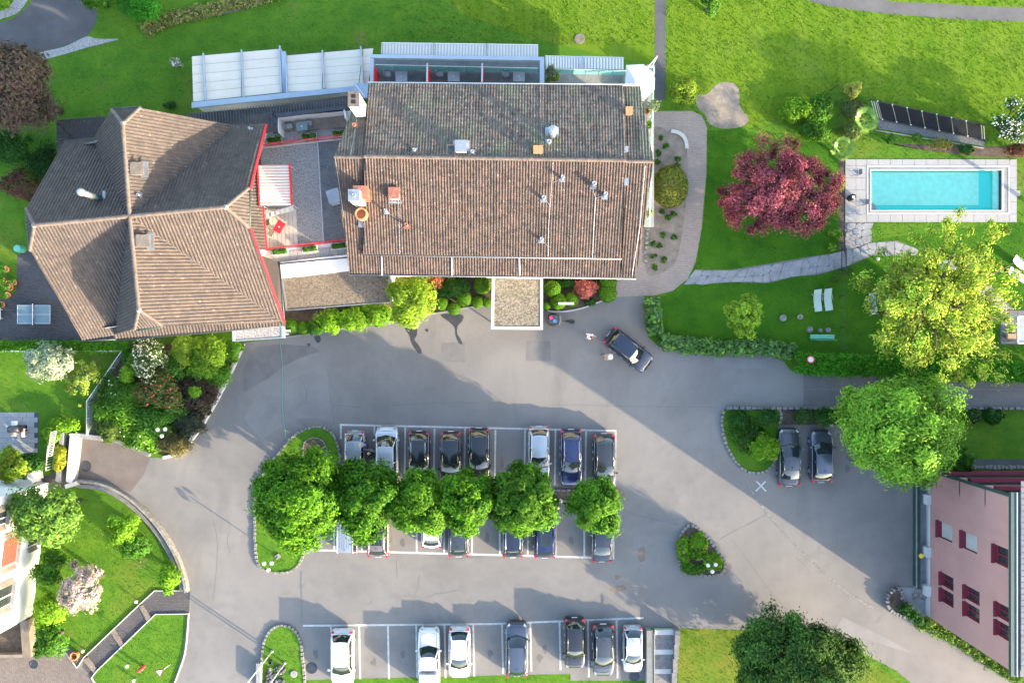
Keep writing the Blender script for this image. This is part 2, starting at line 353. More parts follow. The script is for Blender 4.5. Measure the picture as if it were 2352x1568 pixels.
    def wall(s, pts, w, z0, z1, closed=False):
        """wall along a world xy polyline"""
        pts = [Vector((p[0], p[1], 0)) for p in pts]; m = len(pts); L, R = [], []
        for i in range(m):
            a = pts[i - 1] if (i > 0 or closed) else pts[0]; b = pts[(i + 1) % m] if (i < m - 1 or closed) else pts[-1]
            d = (b - a).normalized(); nrm = Vector((-d.y, d.x, 0)) * w / 2; L.append(pts[i] + nrm); R.append(pts[i] - nrm)
        zz = z1 if isinstance(z1, (list, tuple)) else [z1] * m
        base = len(s.v)
        for l, r, z in zip(L, R, zz):
            s.v += [Vector((l.x, l.y, z0)), Vector((l.x, l.y, z)), Vector((r.x, r.y, z)), Vector((r.x, r.y, z0))]
        for i in range(m if closed else m - 1):
            a = base + i * 4; b = base + ((i + 1) % m) * 4
            for k in range(4): s.f.append([a + k, a + (k + 1) % 4, b + (k + 1) % 4, b + k])
        if not closed: s.f.append([base + 3, base + 2, base + 1, base]); s.f.append([base + (m - 1) * 4 + k for k in range(4)])
        return s
    def mesh(s, name, off=Vector((0, 0, 0))):
        me = bpy.data.meshes.new(name); me.from_pydata([tuple(v - off) for v in s.v], [], s.f); me.update(); return me
    def build(s, name, material, parent=None, smooth_shade=False, local=False):
        """world coordinates unless local; the parts of a thing share its origin"""
        off = Vector((0, 0, 0)) if local or parent is None else origin_of(parent)
        return link(name, s.mesh(name, off), material, parent, smooth_shade)
def struct(o): o['kind'] = 'structure'; return o
def bevel(o, w=0.02, seg=2):
    b = o.modifiers.new('bevel', 'BEVEL'); b.width = w; b.segments = seg; b.limit_method = 'ANGLE'; return o
def single(name, mb, material, label, cat, loc, group=None, smooth_shade=False):
    """a thing that is one mesh"""
    loc = Vector(loc); o = link(name, mb.mesh(name, loc), material, None, smooth_shade, loc); return tag(o, label, cat, group)
# ============================================================ THE SETTING
NOGRASS = []
def ground_sheet(name, pts, z, material, parent=None, sm=0, kind=True):
    if sm: pts = smooth(pts, sm)
    o = MB().sheet([P(x, y) + Vector((0, 0, z)) for x, y in pts]).build(name, material, parent)
    if parent is None: struct(o)
    if material != 'meadow': NOGRASS.append(pts)
    return o
# lawn in four sheets round the pool hole, made into one mesh
pool_hole = [(1999, 390), (2303, 390), (2303, 485), (1999, 485)]
g = MB(); B = 260.0
h0, h1 = P(1999, 485), P(2303, 390)
for a, b, c, d in ((-B, -B, h0.x, B), (h1.x, -B, B, B), (h0.x, -B, h1.x, h0.y), (h0.x, h1.y, h1.x, B)):
    g.sheet([Vector((a, b, 0)), Vector((c, b, 0)), Vector((c, d, 0)), Vector((a, d, 0))])
lawn = struct(g.build('lawn', 'lawn'))
meadow = ground_sheet('meadow', [(1531, -300), (2900, -300), (2900, 330), (2352, 330), (2280, 322), (2230, 300), (2120, 262), (2000, 226), (1960, 215), (1900, 212), (1860, 225), (1800, 262), (1720, 292), (1690, 250), (1640, 215), (1560, 226), (1531, 220)], 0.004, 'meadow')
lawn_sun = ground_sheet('sunlit_lawn_strip', [(1240, -300), (1504, -300), (1504, 150), (1400, 130), (1250, 95), (1050, 30), (950, -300)], 0.004, 'meadow')  # lighter grass colour paints the sunlit part of the north lawn
NG0 = len(NOGRASS)
ground_sheet('garden_lawn_shade', [(1626, 300), (1700, 295), (1780, 320), (1930, 330), (1940, 365), (1940, 560), (2300, 512), (2420, 512), (2420, 835), (1830, 815), (1700, 790), (1520, 775), (1500, 690), (1548, 668), (1583, 640), (1600, 600), (1614, 520), (1624, 400)], 0.004, 'garden_lawn_shade')
ground_sheet('dry_bank', [(1557, 1442), (1760, 1444), (1890, 1457), (2000, 1510), (2130, 1620), (2130, 1900), (1557, 1900)], 0.004, 'dry_lawn')
ground_sheet('slab_terrace', [(2058, 1347), (2128, 1349), (2128, 1418), (2092, 1404), (2068, 1374)], 0.007, 'flag')
del NOGRASS[NG0:NG0 + 2]
yard = ground_sheet('asphalt_yard', [(560, 786), (652, 777), (720, 768), (820, 752), (900, 740), (1000, 722), (1075, 709), (1130, 703), (1130, 640), (1247, 640), (1247, 708), (1262, 716), (1300, 716), (1340, 708), (1375, 695), (1400, 685), (1412, 681), (1480, 681), (1482, 745), (1490, 775), (1515, 797), (1560, 808), (1640, 812), (1760, 812), (1800, 830), (1815, 850), (1850, 860), (2600, 872), (2600, 936), (2190, 936), (1790, 936), (1790, 975), (1930, 975), (2104, 975), (2104, 1345), (2055, 1348), (2030, 1370), (2035, 1395), (2060, 1410), (2110, 1430), (2180, 1470), (2260, 1520), (2330, 1568), (2560, 1720), (2330, 1780), (2130, 1600), (2060, 1540), (2000, 1508), (1950, 1480), (1890, 1455), (1850, 1448), (1750, 1440), (1555, 1440), (1482, 1440), (1482, 1562), (1310, 1562), (1310, 1546), (700, 1560), (700, 1900), (330, 1900), (398, 1568), (420, 1500), (430, 1410), (434, 1357), (425, 1310), (402, 1254), (372, 1205), (338, 1166), (298, 1135), (240, 1112), (178, 1103), (176, 1000), (240, 995), (270, 1010), (345, 1050), (385, 1052), (420, 1030), (445, 1005), (500, 900), (540, 830)], 0.008, 'asphalt')
path_grey = ground_sheet('asphalt_path', [(1503, -200), (1531, -200), (1529, 100), (1528, 231), (1505, 231), (1504, 100)], 0.009, 'asphalt_dark')
path_ne = ground_sheet('footpath', smooth([(1700, -60), (1850, 0), (1950, 22), (2100, 37), (2250, 47), (2420, 48), (2420, 21), (2250, 15), (2150, 8), (2020, -1), (1900, -60)], 4), 0.010, 'asphalt_mid')
road_nw = ground_sheet('road', smooth([(-80, 60), (0, 51), (35, 40), (60, 18), (80, -10), (110, -80), (240, -80), (200, 0), (222, 25), (219, 55), (197, 83), (150, 105), (100, 121), (50, 132), (-80, 150)], 4), 0.008, 'asphalt_dark')
verge = ground_sheet('gravel_verge', smooth([(92, 122), (150, 107), (197, 85), (215, 88), (240, 90), (272, 91), (200, 110), (105, 136)], 4), 0.013, 'gravel_grey')
verge2 = ground_sheet('gravel_verge', smooth([(-40, 55), (0, 45), (35, 33), (55, 15), (72, -20), (50, -30), (30, 5), (0, 25), (-40, 40)], 4), 0.013, 'gravel_grey')
bank = ground_sheet('gravel_bank', smooth([(330, 72), (400, 30), (470, 15), (560, -10), (640, -20), (640, -6), (560, 22), (480, 40), (400, 58)], 4), 0.006, 'soil_light')
brick_path = ground_sheet('paved_path', [(1495, 256), (1590, 255), (1612, 266), (1624, 292), (1622, 400), (1612, 520), (1598, 600), (1580, 640), (1545, 668), (1500, 679), (1412, 682), (1412, 640), (1452, 632), (1456, 560), (1480, 500), (1480, 300)], 0.012, 'paver')
bed = ground_sheet('flower_bed', smooth([(1499, 306), (1540, 304), (1566, 314), (1577, 340), (1578, 440), (1566, 540), (1552, 600), (1525, 624), (1488, 630), (1483, 570), (1499, 500)], 4), 0.03, 'soil_dry')
bare = ground_sheet('bare_earth', smooth([(1598, 222), (1625, 215), (1650, 192), (1680, 190), (1697, 205), (1700, 245), (1720, 275), (1700, 292), (1660, 296), (1630, 285), (1618, 262), (1604, 250)], 4), 0.010, 'soil_dry')
house_court = ground_sheet('paved_court', [(40, 585), (110, 560), (300, 770), (300, 781), (-60, 781), (-60, 700), (0, 690), (38, 668)], 0.012, 'paver_dark')
front_bed = ground_sheet('flower_bed', [(640, 700), (900, 640), (1135, 620), (1135, 702), (1075, 706), (1000, 719), (900, 737), (820, 749), (720, 765), (654, 774)], 0.03, 'soil')
front_bed2 = ground_sheet('flower_bed', [(1245, 625), (1420, 630), (1412, 676), (1398, 682), (1372, 692), (1338, 705), (1300, 713), (1262, 713), (1245, 704)], 0.03, 'soil')
garden_bed = ground_sheet('garden_bed', [(300, 790), (560, 790), (533, 853), (502, 914), (474, 963), (446, 1004), (423, 1028), (400, 1043), (346, 1040), (290, 1014), (243, 1001), (216, 996), (216, 919), (292, 806)], 0.10, 'soil')
paving_sw = ground_sheet('paved_forecourt', [(-60, 1512), (92, 1506), (150, 1482), (195, 1509), (225, 1540), (212, 1556), (250, 1640), (-60, 1640)], 0.012, 'paver_brown')
path_sw = ground_sheet('paved_path', [(437, 1356), (434, 1407), (359, 1408), (223, 1538), (212, 1556), (190, 1530), (195, 1509), (256, 1450), (320, 1389), (356, 1356)], 0.013, 'paver_dark')
strip_east = ground_sheet('flower_bed', [(1790, 938), (1960, 938), (1960, 974), (1790, 974)], 0.05, 'soil')
bed_ne = ground_sheet('flower_bed', [(2040, 330), (2262, 336), (2350, 338), (2350, 362), (2250, 360), (2120, 345), (2030, 325)], 0.006, 'soil')
bed_pool = ground_sheet('flower_bed', [(1926, 366), (1941, 366), (1941, 590), (1928, 592), (1926, 480)], 0.006, 'soil')
gravel_ne = ground_sheet('gravel_bed', [(2010, 272), (2265, 318), (2258, 336), (2020, 296)], 0.012, 'gravel_shade')
house_path = ground_sheet('paved_path', [(20, 1098), (90, 1095), (150, 1080), (165, 1112), (110, 1130), (60, 1120)], 0.010, 'paver_dark')
house_strip = ground_sheet('gravel_bed', [(2104, 1104), (2127, 1104), (2127, 1350), (2104, 1350)], 0.02, 'concrete')

# --- markings, patches, cracks, stains: parts of the yard
def on_yard(name, pts, material, z=0.013, sm=0):
    if sm: pts = smooth(pts, sm)
    return MB().sheet([P(x, y) + Vector((0, 0, z)) for x, y in pts]).build(name, material, yard)
def bar(name, a, b, w, material, z=0.013):
    a, b = Vector((*a, 0)), Vector((*b, 0)); d = (b - a).normalized(); n = Vector((-d.y, d.x, 0)) * w / 2
    return on_yard(name, [(q.x, q.y) for q in (a - n, b - n, b + n, a + n)], material, z)
on_yard('asphalt_patch', [(1013, 786), (1067, 786), (1068, 832), (1013, 831)], 'asphalt_patch')
on_yard('asphalt_patch', [(1209, 783), (1264, 783), (1265, 829), (1208, 828)], 'asphalt_patch')
on_yard('asphalt_patch', [(617, 870), (648, 848), (680, 826), (715, 814), (740, 808), (746, 815), (757, 900), (767, 968), (730, 960), (690, 960), (640, 985), (600, 1010), (560, 960), (588, 910)], 'asphalt_light', 0.011)
on_yard('asphalt_patch', [(588, 796), (640, 790), (720, 795), (735, 806), (690, 820), (650, 842), (617, 868), (560, 900), (556, 850)], 'asphalt_patch', 0.012)
on_yard('asphalt_patch', [(2010, 895), (1846, 895), (1846, 925), (2010, 928)], 'asphalt_patch')
on_yard('asphalt_patch', [(1846, 862), (2600, 874), (2600, 893), (1846, 893)], 'asphalt_patch', 0.011)
on_yard('asphalt_patch', [(2600, 896), (1846, 896), (1846, 933), (2600, 933)], 'asphalt_patch', 0.0105)
on_yard('asphalt_patch', [(1640, 818), (1760, 826), (1760, 846), (1690, 846), (1640, 838)], 'asphalt_light')
on_yard('asphalt_patch', [(1915, 1450), (1936, 1416), (2050, 1472), (2100, 1500), (2060, 1490), (1990, 1465)], 'asphalt_light')
on_yard('asphalt_patch', [(178, 998), (250, 1004), (345, 1052), (330, 1090), (300, 1130), (240, 1108), (180, 1103)], 'asphalt_brown', 0.0115)
for pts in ([(930, 748), (955, 752), (958, 768), (952, 780), (960, 790), (969, 806), (963, 812), (952, 800), (944, 785), (940, 770), (932, 758)],
            [(1012, 722), (1060, 722), (1063, 735), (1052, 748), (1050, 765), (1058, 778), (1062, 790), (1054, 788), (1046, 770), (1044, 752), (1030, 738)],
            [(722, 773), (734, 771), (737, 783), (728, 787)], [(705, 789), (713, 789), (710, 796)], [(976, 756), (984, 756), (981, 763)]):
    on_yard('water_stain', pts, 'wet', 0.016, 3)
# stall markings
for a, b in (((780, 975), (1416, 989)),): bar('stall_line', a, b, 4, 'paint_white')
for x, y0, y1 in ((783, 977, 1008), (860, 979, 1000), (931, 981, 1125), (998, 983, 1125), (1068, 984, 1130), (1138, 987, 1130), (1206, 987, 1120), (1276, 988, 1114), (1346, 990, 1120), (1414, 991, 1118)):
    bar('stall_line', (x, y0), (x - (2 if x > 860 else 0), y1), 4, 'paint_white', 0.017)
bar('stall_line', (701, 1262), (1411, 1281), 4.5, 'paint_white')
for x in (768, 831, 893, 957, 1020, 1084, 1148, 1212, 1276, 1342, 1409):
    bar('stall_line', (x, 1165), (x, 1264 + (x - 701) * 0.0268), 4.2, 'paint_white', 0.017)
bar('stall_line', (696, 1436), (1130, 1432), 4.2, 'paint_white'); bar('stall_line', (1130, 1432), (1478, 1418), 4.2, 'paint_white', 0.0132)
for x, y0, y1 in ((760, 1438, 1470), (825, 1436, 1558), (891, 1436, 1558), (956, 1435, 1556), (1021, 1434, 1556), (1087, 1433, 1552), (1153, 1431, 1546), (1218, 1428, 1541), (1285, 1426, 1538), (1350, 1423, 1554), (1416, 1421, 1556)):
    bar('stall_line', (x, y0), (x + 2.5, y1), 4.2, 'paint_white', 0.017)
bar('cross_marking', (1737, 1104), (1759, 1127), 3.2, 'paint_white'); bar('cross_marking', (1759, 1104), (1736, 1127), 3.2, 'paint_white', 0.017)
# block kerb line set in the asphalt, block by block
def inset_blocks(pts, step, size, name='kerb_block', material='stone_pale', z=0.02):
    q = resample([(*p, 0) for p in pts], step)
    for a, b in zip(q[:-1], q[1:]):
        c = P((a.x + b.x) / 2, (a.y + b.y) / 2); d = b - a
        MB().box((c.x, c.y, 0.006), ((step - 0.7) / K * random.uniform(0.9, 1), size / K, z * 2), math.atan2(-d.y, d.x)).build(name, material, yard)
inset_blocks(smooth([(1712, 1100), (1740, 1148), (1770, 1188), (1800, 1222), (1850, 1274), (1900, 1321), (1950, 1362), (2010, 1398)], 5, False), 6.5, 4)
inset_blocks([(693, 1312), (694, 1436)], 6.0, 3.5, material='stone_grey')
# seams and cracks
def crack(pts, w=0.6):
    q = [Vector((*p, 0)) for p in smooth(pts, 3, False)]
    q = [v + Vector((random.uniform(-.8, .8), random.uniform(-.8, .8), 0)) for v in q]; mb = MB(); L, R = [], []
    for i, v in enumerate(q):
        d = (q[min(i + 1, len(q) - 1)] - q[max(i - 1, 0)]).normalized(); n = Vector((-d.y, d.x, 0)) * w * random.uniform(.3, .6); L.append(v + n); R.append(v - n)
    mb.grid([[P(l.x, l.y) + Vector((0, 0, 0.0145)), P(r.x, r.y) + Vector((0, 0, 0.0145))] for l, r in zip(L, R)]).build('crack', 'crack', yard)
for pts in ([(965, 1317), (960, 1335), (962, 1345), (955, 1362), (950, 1380), (947, 1400)], [(985, 1370), (1005, 1362), (1030, 1360), (1048, 1354), (1062, 1357)], [(1060, 1354), (1060, 1345)],
            [(838, 1382), (846, 1388), (853, 1378)], [(910, 1285), (912, 1330)], [(1432, 1350), (1455, 1348), (1480, 1352)], [(1000, 1279), (1040, 1283), (1075, 1279), (1110, 1280)],
            [(1428, 1168), (1470, 1185), (1560, 1205)], [(1650, 1240), (1700, 1213), (1760, 1180)], [(1680, 1236), (1720, 1290), (1760, 1345), (1830, 1425)], [(757, 900), (762, 935), (768, 972)],
            [(1260, 929), (1400, 932), (1650, 935)], [(1100, 926), (1000, 925), (900, 930)], [(830, 935), (770, 930)], [(846, 870), (870, 872)], [(560, 800), (590, 830), (615, 868)],
            [(1846, 862), (1846, 935)], [(520, 1180), (530, 1215), (522, 1240), (528, 1270)], [(480, 1160), (500, 1250), (490, 1380)], [(1846, 894), (2100, 897), (2352, 898)], [(2010, 1430), (2025, 1412)], [(1830, 1280), (1850, 1300)], [(690, 870), (705, 900), (700, 930)], [(660, 880), (700, 860)]):
    crack(pts)
for pts in ([(1405, 1112), (1430, 1125), (1436, 1140), (1420, 1145), (1408, 1130)], [(1466, 1262), (1480, 1255), (1482, 1285), (1468, 1288)], [(1660, 1290), (1680, 1295), (1675, 1312), (1658, 1320)], [(1413, 1320), (1426, 1324), (1415, 1332)], [(1400, 1350), (1430, 1343), (1440, 1352), (1410, 1360)], [(1152, 1050), (1158, 1070), (1150, 1075)], [(1280, 1100), (1300, 1112), (1284, 1118)]):
    on_yard('rust_stain', pts, 'rust_stain', 0.0152, 3)
for i, (x, y) in enumerate(((965, 1120), (1100, 1105), (1168, 1075), (1168, 1090), (925, 1245), (1118, 1235), (1312, 1240), (925, 1500), (858, 1520), (1125, 1500), (1252, 1490), (1240, 1510), (725, 1500), (1310, 1085), (1950, 1050), (1945, 1075))):
    on_yard('oil_stain', [(x + random.uniform(5, 11) * math.cos(a) * .8, y + random.uniform(6, 13) * math.sin(a)) for a in np.linspace(0, 5.6, 8)], 'oil_stain', 0.0154, 3)
for x, y, r in ((1008 * 0 + 716, 1533, 13), (197, 1070, 13), (1457, 1552, 12)):
    mb = MB().lathe(P(x, y), [(r / K, 0.012), (r / K, 0.026), (r / K * .85, 0.026), (r / K * .85, 0.018), (0.02, 0.018)], 20); mb.build('manhole_cover', 'metal_dark', yard)
hose = MB().tube([P(x, y) + Vector((0, 0, .03)) for x, y in smooth([(644, 788), (648, 830), (650, 880), (649, 930), (653, 975), (658, 1010)], 5, False)], 0.02, 6)
single('garden_hose', hose, 'green_paint', 'thin green hose lying across the asphalt below the flat canopy', 'hose', P(650, 880))

# --- kerbed islands and beds
def kerb_stones(parent, pts, step, w, h, material='stone_pale', name='kerb_stone', closed=True):
    q = resample([(*p, 0) for p in (pts + [pts[0]] if closed else pts)], step)
    for a, b in zip(q[:-1], q[1:]):
        c = P((a.x + b.x) / 2, (a.y + b.y) / 2) + Vector((random.uniform(-.02, .02), random.uniform(-.02, .02), 0)); d = b - a
        hh = h * random.uniform(.85, 1.15); ww = w * random.uniform(.8, 1.15)
        mb = MB(); mb.box((c.x, c.y, hh / 2), (step / K * random.uniform(.82, .97), ww, hh), math.atan2(-d.y, d.x) + random.uniform(-.06, .06), 0.86)
        mb.build(name, material, parent)
def island(name, pts, label, fill, sm=4, step=9, w=0.22, h=0.2, material='stone_pale', fill_name='soil', fz=0.13):
    ps = smooth(pts, sm) if sm else pts
    cx = sum(p[0] for p in ps) / len(ps); cy = sum(p[1] for p in ps) / len(ps)
    t = thing(name, P(cx, cy), label, 'kerbed bed')
    MB().prism([P(x, y) for x, y in ps], 0.0, fz).build(fill_name, fill, t)
    kerb_stones(t, ps, step, w, h, material)
    return t, ps
isl_big, isl_big_pts = island('planted_island', [(589, 1120), (586, 1200), (589, 1270), (600, 1303), (639, 1315), (675, 1307), (692, 1285), (700, 1255), (712, 1190), (740, 1150), (776, 1110), (781, 1053), (777, 1022), (768, 1000), (750, 984), (729, 978), (698, 987), (672, 1003), (645, 1035), (612, 1078)], 'long kerbed grass island under the biggest tree of the car park row', 'lawn', 3, fill_name='grass')
ring = smooth([(697, 1030), (703, 1012), (722, 1004), (742, 1012), (752, 1030), (748, 1052), (722, 1060), (700, 1050)], 4)
MB().prism([P(x, y) for x, y in ring], 0.1, 0.16).build('soil', 'soil', isl_big)
kerb_stones(isl_big, ring, 6, .08, .24, 'concrete', 'edging_stone')
isl_strip, _ = island('planted_strip', [(772, 1122), (1414, 1126), (1414, 1150), (772, 1150)], 'narrow planted strip between the two rows of parked cars', 'soil', 0, 12, .2, .18, 'stone_grey')
isl_sw, isl_sw_pts = island('planted_island', [(604, 1640), (602, 1540), (603, 1500), (611, 1462), (628, 1441), (650, 1434), (673, 1441), (689, 1465), (695, 1505), (697, 1640)], 'round ended kerbed grass island with two flagpoles and dark rocks', 'lawn', 3, fill_name='grass')
isl_tri, isl_tri_pts = island('planted_island', [(1586, 1205), (1609, 1216), (1632, 1243), (1654, 1273), (1666, 1293), (1657, 1315), (1632, 1320), (1605, 1319), (1577, 1311), (1560, 1290), (1558, 1266), (1562, 1235), (1571, 1213)], 'triangular stone edged island of green plants in the car park', 'soil', 3, 9.5, .26, .22)
isl_e, isl_e_pts = island('planted_island', [(1667, 938), (1720, 938), (1788, 938), (1789, 975), (1785, 1035), (1770, 1072), (1737, 1086), (1706, 1077), (1682, 1049), (1664, 1010), (1657, 968)], 'rounded kerbed bed of ground cover beside two parked dark cars', 'lawn', 3, 10, .25, .24, fill_name='grass')
island('planted_island', [(2050, 1349), (2033, 1368), (2036, 1392), (2056, 1407), (2080, 1412), (2090, 1396), (2068, 1372), (2066, 1352)], 'curved stone walled planter at the corner of the pink building', 'soil', 3, 8, .3, .5, 'stone_grey', fz=.3)
low = thing('stone_wall', P(1950, 934), 'low grey stone wall along the lower edge of the road', 'wall')
kerb_stones(low, [(1667, 936), (2420, 937)], 14, .26, .42, 'stone_grey', 'stone', False)

# --- flagstone path and slabs
flag_base = ground_sheet('path_bed', [(1571, 654), (1596, 619), (1676, 620), (1764, 606), (1841, 593), (1907, 583), (1940, 575), (1940, 508), (2005, 508), (1996, 530), (2003, 556), (2061, 553), (2112, 574), (2082, 591), (2005, 586), (1969, 602), (1943, 613), (1879, 631), (1825, 635), (1764, 650), (1689, 648)], 0.006, 'stone_grey')
def flags(parent, top, bot, nu, nv, h=0.035, gap=0.018, material='flag', name='flagstone'):
    """irregular stone slabs between two edges"""
    A = resample([(*p, 0) for p in smooth(top, 5, False)], 1.0); Bq = resample([(*p, 0) for p in smooth(bot, 5, False)], 1.0)
    G = []
    for i in range(nu + 1):
        a = A[min(int(i / nu * (len(A) - 1)), len(A) - 1)]; b = Bq[min(int(i / nu * (len(Bq) - 1)), len(Bq) - 1)]; row = []
        for j in range(nv + 1):
            t = j / nv + (random.uniform(-.32, .32) / nv if 0 < j < nv else random.uniform(-.07, .07))
            p = a + (b - a) * t; s = (b - a).length / nv * .38 if 0 < i < nu else 0
            p = p + Vector((random.uniform(-s, s), 0, 0)); row.append(P(p.x, p.y))
        G.append(row)
    for i in range(nu):
        for j in range(nv):
            q = [G[i][j], G[i + 1][j], G[i + 1][j + 1], G[i][j + 1]]; c = sum(q, Vector()) / 4
            q = [c + (v - c) * (1 - gap / max((v - c).length, .1)) for v in q]
            # cut the corners so that the slabs are many sided
            pts = []
            for k in range(4):
                a, b, d = q[k - 1], q[k], q[(k + 1) % 4]
                if random.random() < .45: pts += [b + (a - b) * random.uniform(.1, .3), b + (d - b) * random.uniform(.1, .3)]
                else: pts.append(b)
            MB().prism(pts, 0.004, h * random.uniform(.8, 1.2)).build(name, material, parent)
flags(flag_base, [(1596, 620), (1676, 621), (1727, 616), (1764, 608), (1841, 595), (1907, 585), (1940, 576)], [(1571, 652), (1640, 652), (1689, 646), (1764, 648), (1825, 633), (1879, 629), (1943, 611)], 17, 2)
flags(flag_base, [(1942, 512), (1942, 545), (1942, 575)], [(2003, 512), (1996, 530), (2002, 556)], 3, 3)
flags(flag_base, [(1942, 577), (1975, 568), (2002, 558), (2061, 556), (2110, 575)], [(1945, 610), (1969, 600), (2005, 584), (2082, 589), (2106, 586)], 9, 2)
stepping = ground_sheet('path_bed', [(2150, 600), (2240, 590), (2250, 615), (2160, 625)], 0.005, 'soil_light')
flags(stepping, [(2150, 602), (2200, 594), (2240, 592)], [(2155, 624), (2200, 620), (2246, 616)], 4, 2)
stepping2 = ground_sheet('path_bed', [(2240, 655), (2275, 655), (2310, 690), (2330, 712), (2300, 712), (2262, 690)], 0.005, 'soil_light')
flags(stepping2, [(2275, 657), (2300, 680), (2326, 711)], [(2242, 657), (2265, 690), (2302, 711)], 4, 2)
terr_e = ground_sheet('slab_terrace', [(2296, 711), (2420, 711), (2420, 792), (2296, 792)], 0.006, 'soil')
for i in range(5):
    for j in range(4):
        x, y = 2298 + i * 20, 713 + j * 19.5; MB().prism([P(x, y), P(x + 19.2, y), P(x + 19.2, y + 18.8), P(x, y + 18.8)], .005, .03).build('slab', 'terrace_slab', terr_e)
patio = ground_sheet('slab_patio', [(-40, 945), (89, 947), (88, 1042), (-40, 1040)], 0.006, 'stone_dark')
for j in range(8):
    for i in range(-3, 6):
        x, y = i * 17.5 + (8 if j % 2 else 0) - 8, 946.5 + j * 11.8
        if x + 17 > 90: continue
        MB().prism([P(x, y), P(x + 17, y), P(x + 17, y + 11.3), P(x, y + 11.3)], .005, .03).build('slab', 'deck_slab', patio)
# concrete steps of the path and white kerbs round the small lawns
for q in (((320, 1391), (328, 1388), (347, 1415), (340, 1428)), ((254, 1450), (264, 1444), (284, 1475), (278, 1484)), ((191, 1513), (203, 1507), (222, 1533), (216, 1543))):
    a, b, c, d = [P(*p) for p in q]; MB().prism([P(q[0][0], q[0][1]), P(q[1][0], q[1][1]), P(q[2][0], q[2][1]), P(q[3][0], q[3][1])], 0.01, 0.12).build('step', 'concrete_white' if False else 'soil_light', path_sw)
def lowwall(name, pts, w, h, material, label, cat='kerb', z0=0.0, sm=0):
    pts = smooth(pts, sm, False) if sm else pts
    c = pts[len(pts) // 2]; q = [P(*p) for p in pts]
    return single(name, MB().wall(q, w, z0, h), material, label, cat, P(*c))
lowwall('kerb', [(434, 1408), (358, 1409), (222, 1540), (211, 1555), (245, 1610)], .07, .14, 'concrete_white', 'thin pale kerb round the small lawn with the triangular sign')
lowwall('kerb', [(434, 1408), (431, 1450), (425, 1500), (410, 1545), (385, 1610)], .07, .14, 'concrete_white', 'curved pale kerb between the small lawn and the road', sm=4)
lowwall('kerb', [(420, 1355), (356, 1355), (320, 1388), (256, 1449), (194, 1508), (178, 1532), (150, 1495)], .07, .14, 'concrete_white', 'thin pale kerb along the stepped path and the lawn with the blossom tree')
lowwall('stone_wall', [(561, 789), (533, 853), (502, 914), (474, 963), (446, 1004), (423, 1029), (400, 1044), (380, 1049)], .26, .55, 'concrete_white', 'white coped wall between the shrub bed and the road', 'wall', 0, 4)
lowwall('stone_wall', [(348, 1043), (320, 1030), (290, 1017), (243, 1004)], .32, .5, 'stone_grey', 'short grey wall below the shrub bed beside the garage drive', 'wall')
lowwall('stone_wall', [(180, 1102), (231, 1108), (269, 1122), (308, 1146), (341, 1176), (369, 1207), (395, 1246), (415, 1287), (428, 1326), (433, 1356)], .24, .6, 'stone_pale', 'long curved stone wall between the lower garden and the road', 'wall', 0, 4)
lowwall('drain_channel', [(180, 1114), (231, 1119), (263, 1132), (298, 1155), (330, 1184), (357, 1214), (383, 1252), (403, 1292), (417, 1330), (421, 1354)], .34, .3, 'stone_grey', 'grey stone coping on the garden side of the curved wall', 'coping', 0, 4)
lowwall('stone_edging', [(1541, 302), (1556, 305), (1568, 313), (1575, 325), (1577, 342)], .3, .16, 'concrete_white', 'arc of white stones at the top of the flower bed beside the hotel', 'edging', 0, 3)
lowwall('kerb', [(654, 775), (720, 766), (820, 750), (900, 738), (1000, 720), (1075, 707), (1128, 701)], .14, .12, 'concrete', 'long kerb of the flower bed in front of the hotel', 'kerb', 0, 3)
lowwall('kerb', [(1250, 707), (1265, 715), (1300, 715), (1340, 707), (1375, 694), (1400, 683)], .12, .12, 'concrete_white', 'curved pale kerb of the clipped box bed beside the entrance canopy', 'kerb', 0, 4)
stones = thing('stone_edging', P(1486, 560), 'row of rounded pale stones between the brick path and the flower bed', 'edging')
for i in range(9):
    c = P(1487 - i * .6, 515 + i * 10.5); MB().sphere((c.x, c.y, .05), .2 * random.uniform(.8, 1.3), 8, 5, .8).build('stone', 'stone_pale', stones, True)

# --- swimming pool
pool = thing('swimming_pool', P(2150, 437), 'rectangular turquoise swimming pool with white rim beside the red maple', 'pool')
def ringbox(outer, inner, z0, z1):
    (x0, y0, x1, y1), (a0, b0, a1, b1) = outer, inner; mb = MB()
    for r in ((x0, y0, x1, b0), (x0, b1, x1, y1), (x0, b0, a0, b1), (a1, b0, x1, b1)):
        mb.prism([P(r[0], r[1]), P(r[2], r[1]), P(r[2], r[3]), P(r[0], r[3])], z0, z1)
    return mb
ringbox((1990, 381, 2318, 492), (1993, 384, 2315, 489), .0, .075).build('rim', 'concrete_white', pool)
ringbox((1993.2, 384.2, 2314.8, 488.8), (1997, 388.5, 2305, 486), .0, .05).build('channel', 'concrete', pool)
ringbox((1997.2, 388.7, 2304.8, 485.8), (2000, 391.5, 2300, 483), -.1, .085).build('inner_rim', 'concrete_white', pool)
z = -.42
p = [P(1999, 390), P(2303, 390), P(2303, 485), P(1999, 485)]
mb = MB()
for i in range(4):
    a, b = p[i], p[(i + 1) % 4]; mb.add([Vector((a.x, a.y, z)), Vector((b.x, b.y, z)), Vector((b.x, b.y, 0)), Vector((a.x, a.y, 0))], [(0, 1, 2, 3)])
mb.build('basin_wall', 'pool_shell', pool)
MB().sheet([Vector((q.x, q.y, z)) for q in p]).build('basin_floor', 'pool_floor', pool)
MB().prism([P(2001, 394), P(2253, 394), P(2253, 470), P(2001, 470)], z + .002, z + .08).build('raised_floor', 'pool_shell', pool)
MB().prism([P(2283, 391), P(2301, 391), P(2301, 484), P(2283, 484)], z + .002, -.2).build('bench', 'pool_shell', pool)
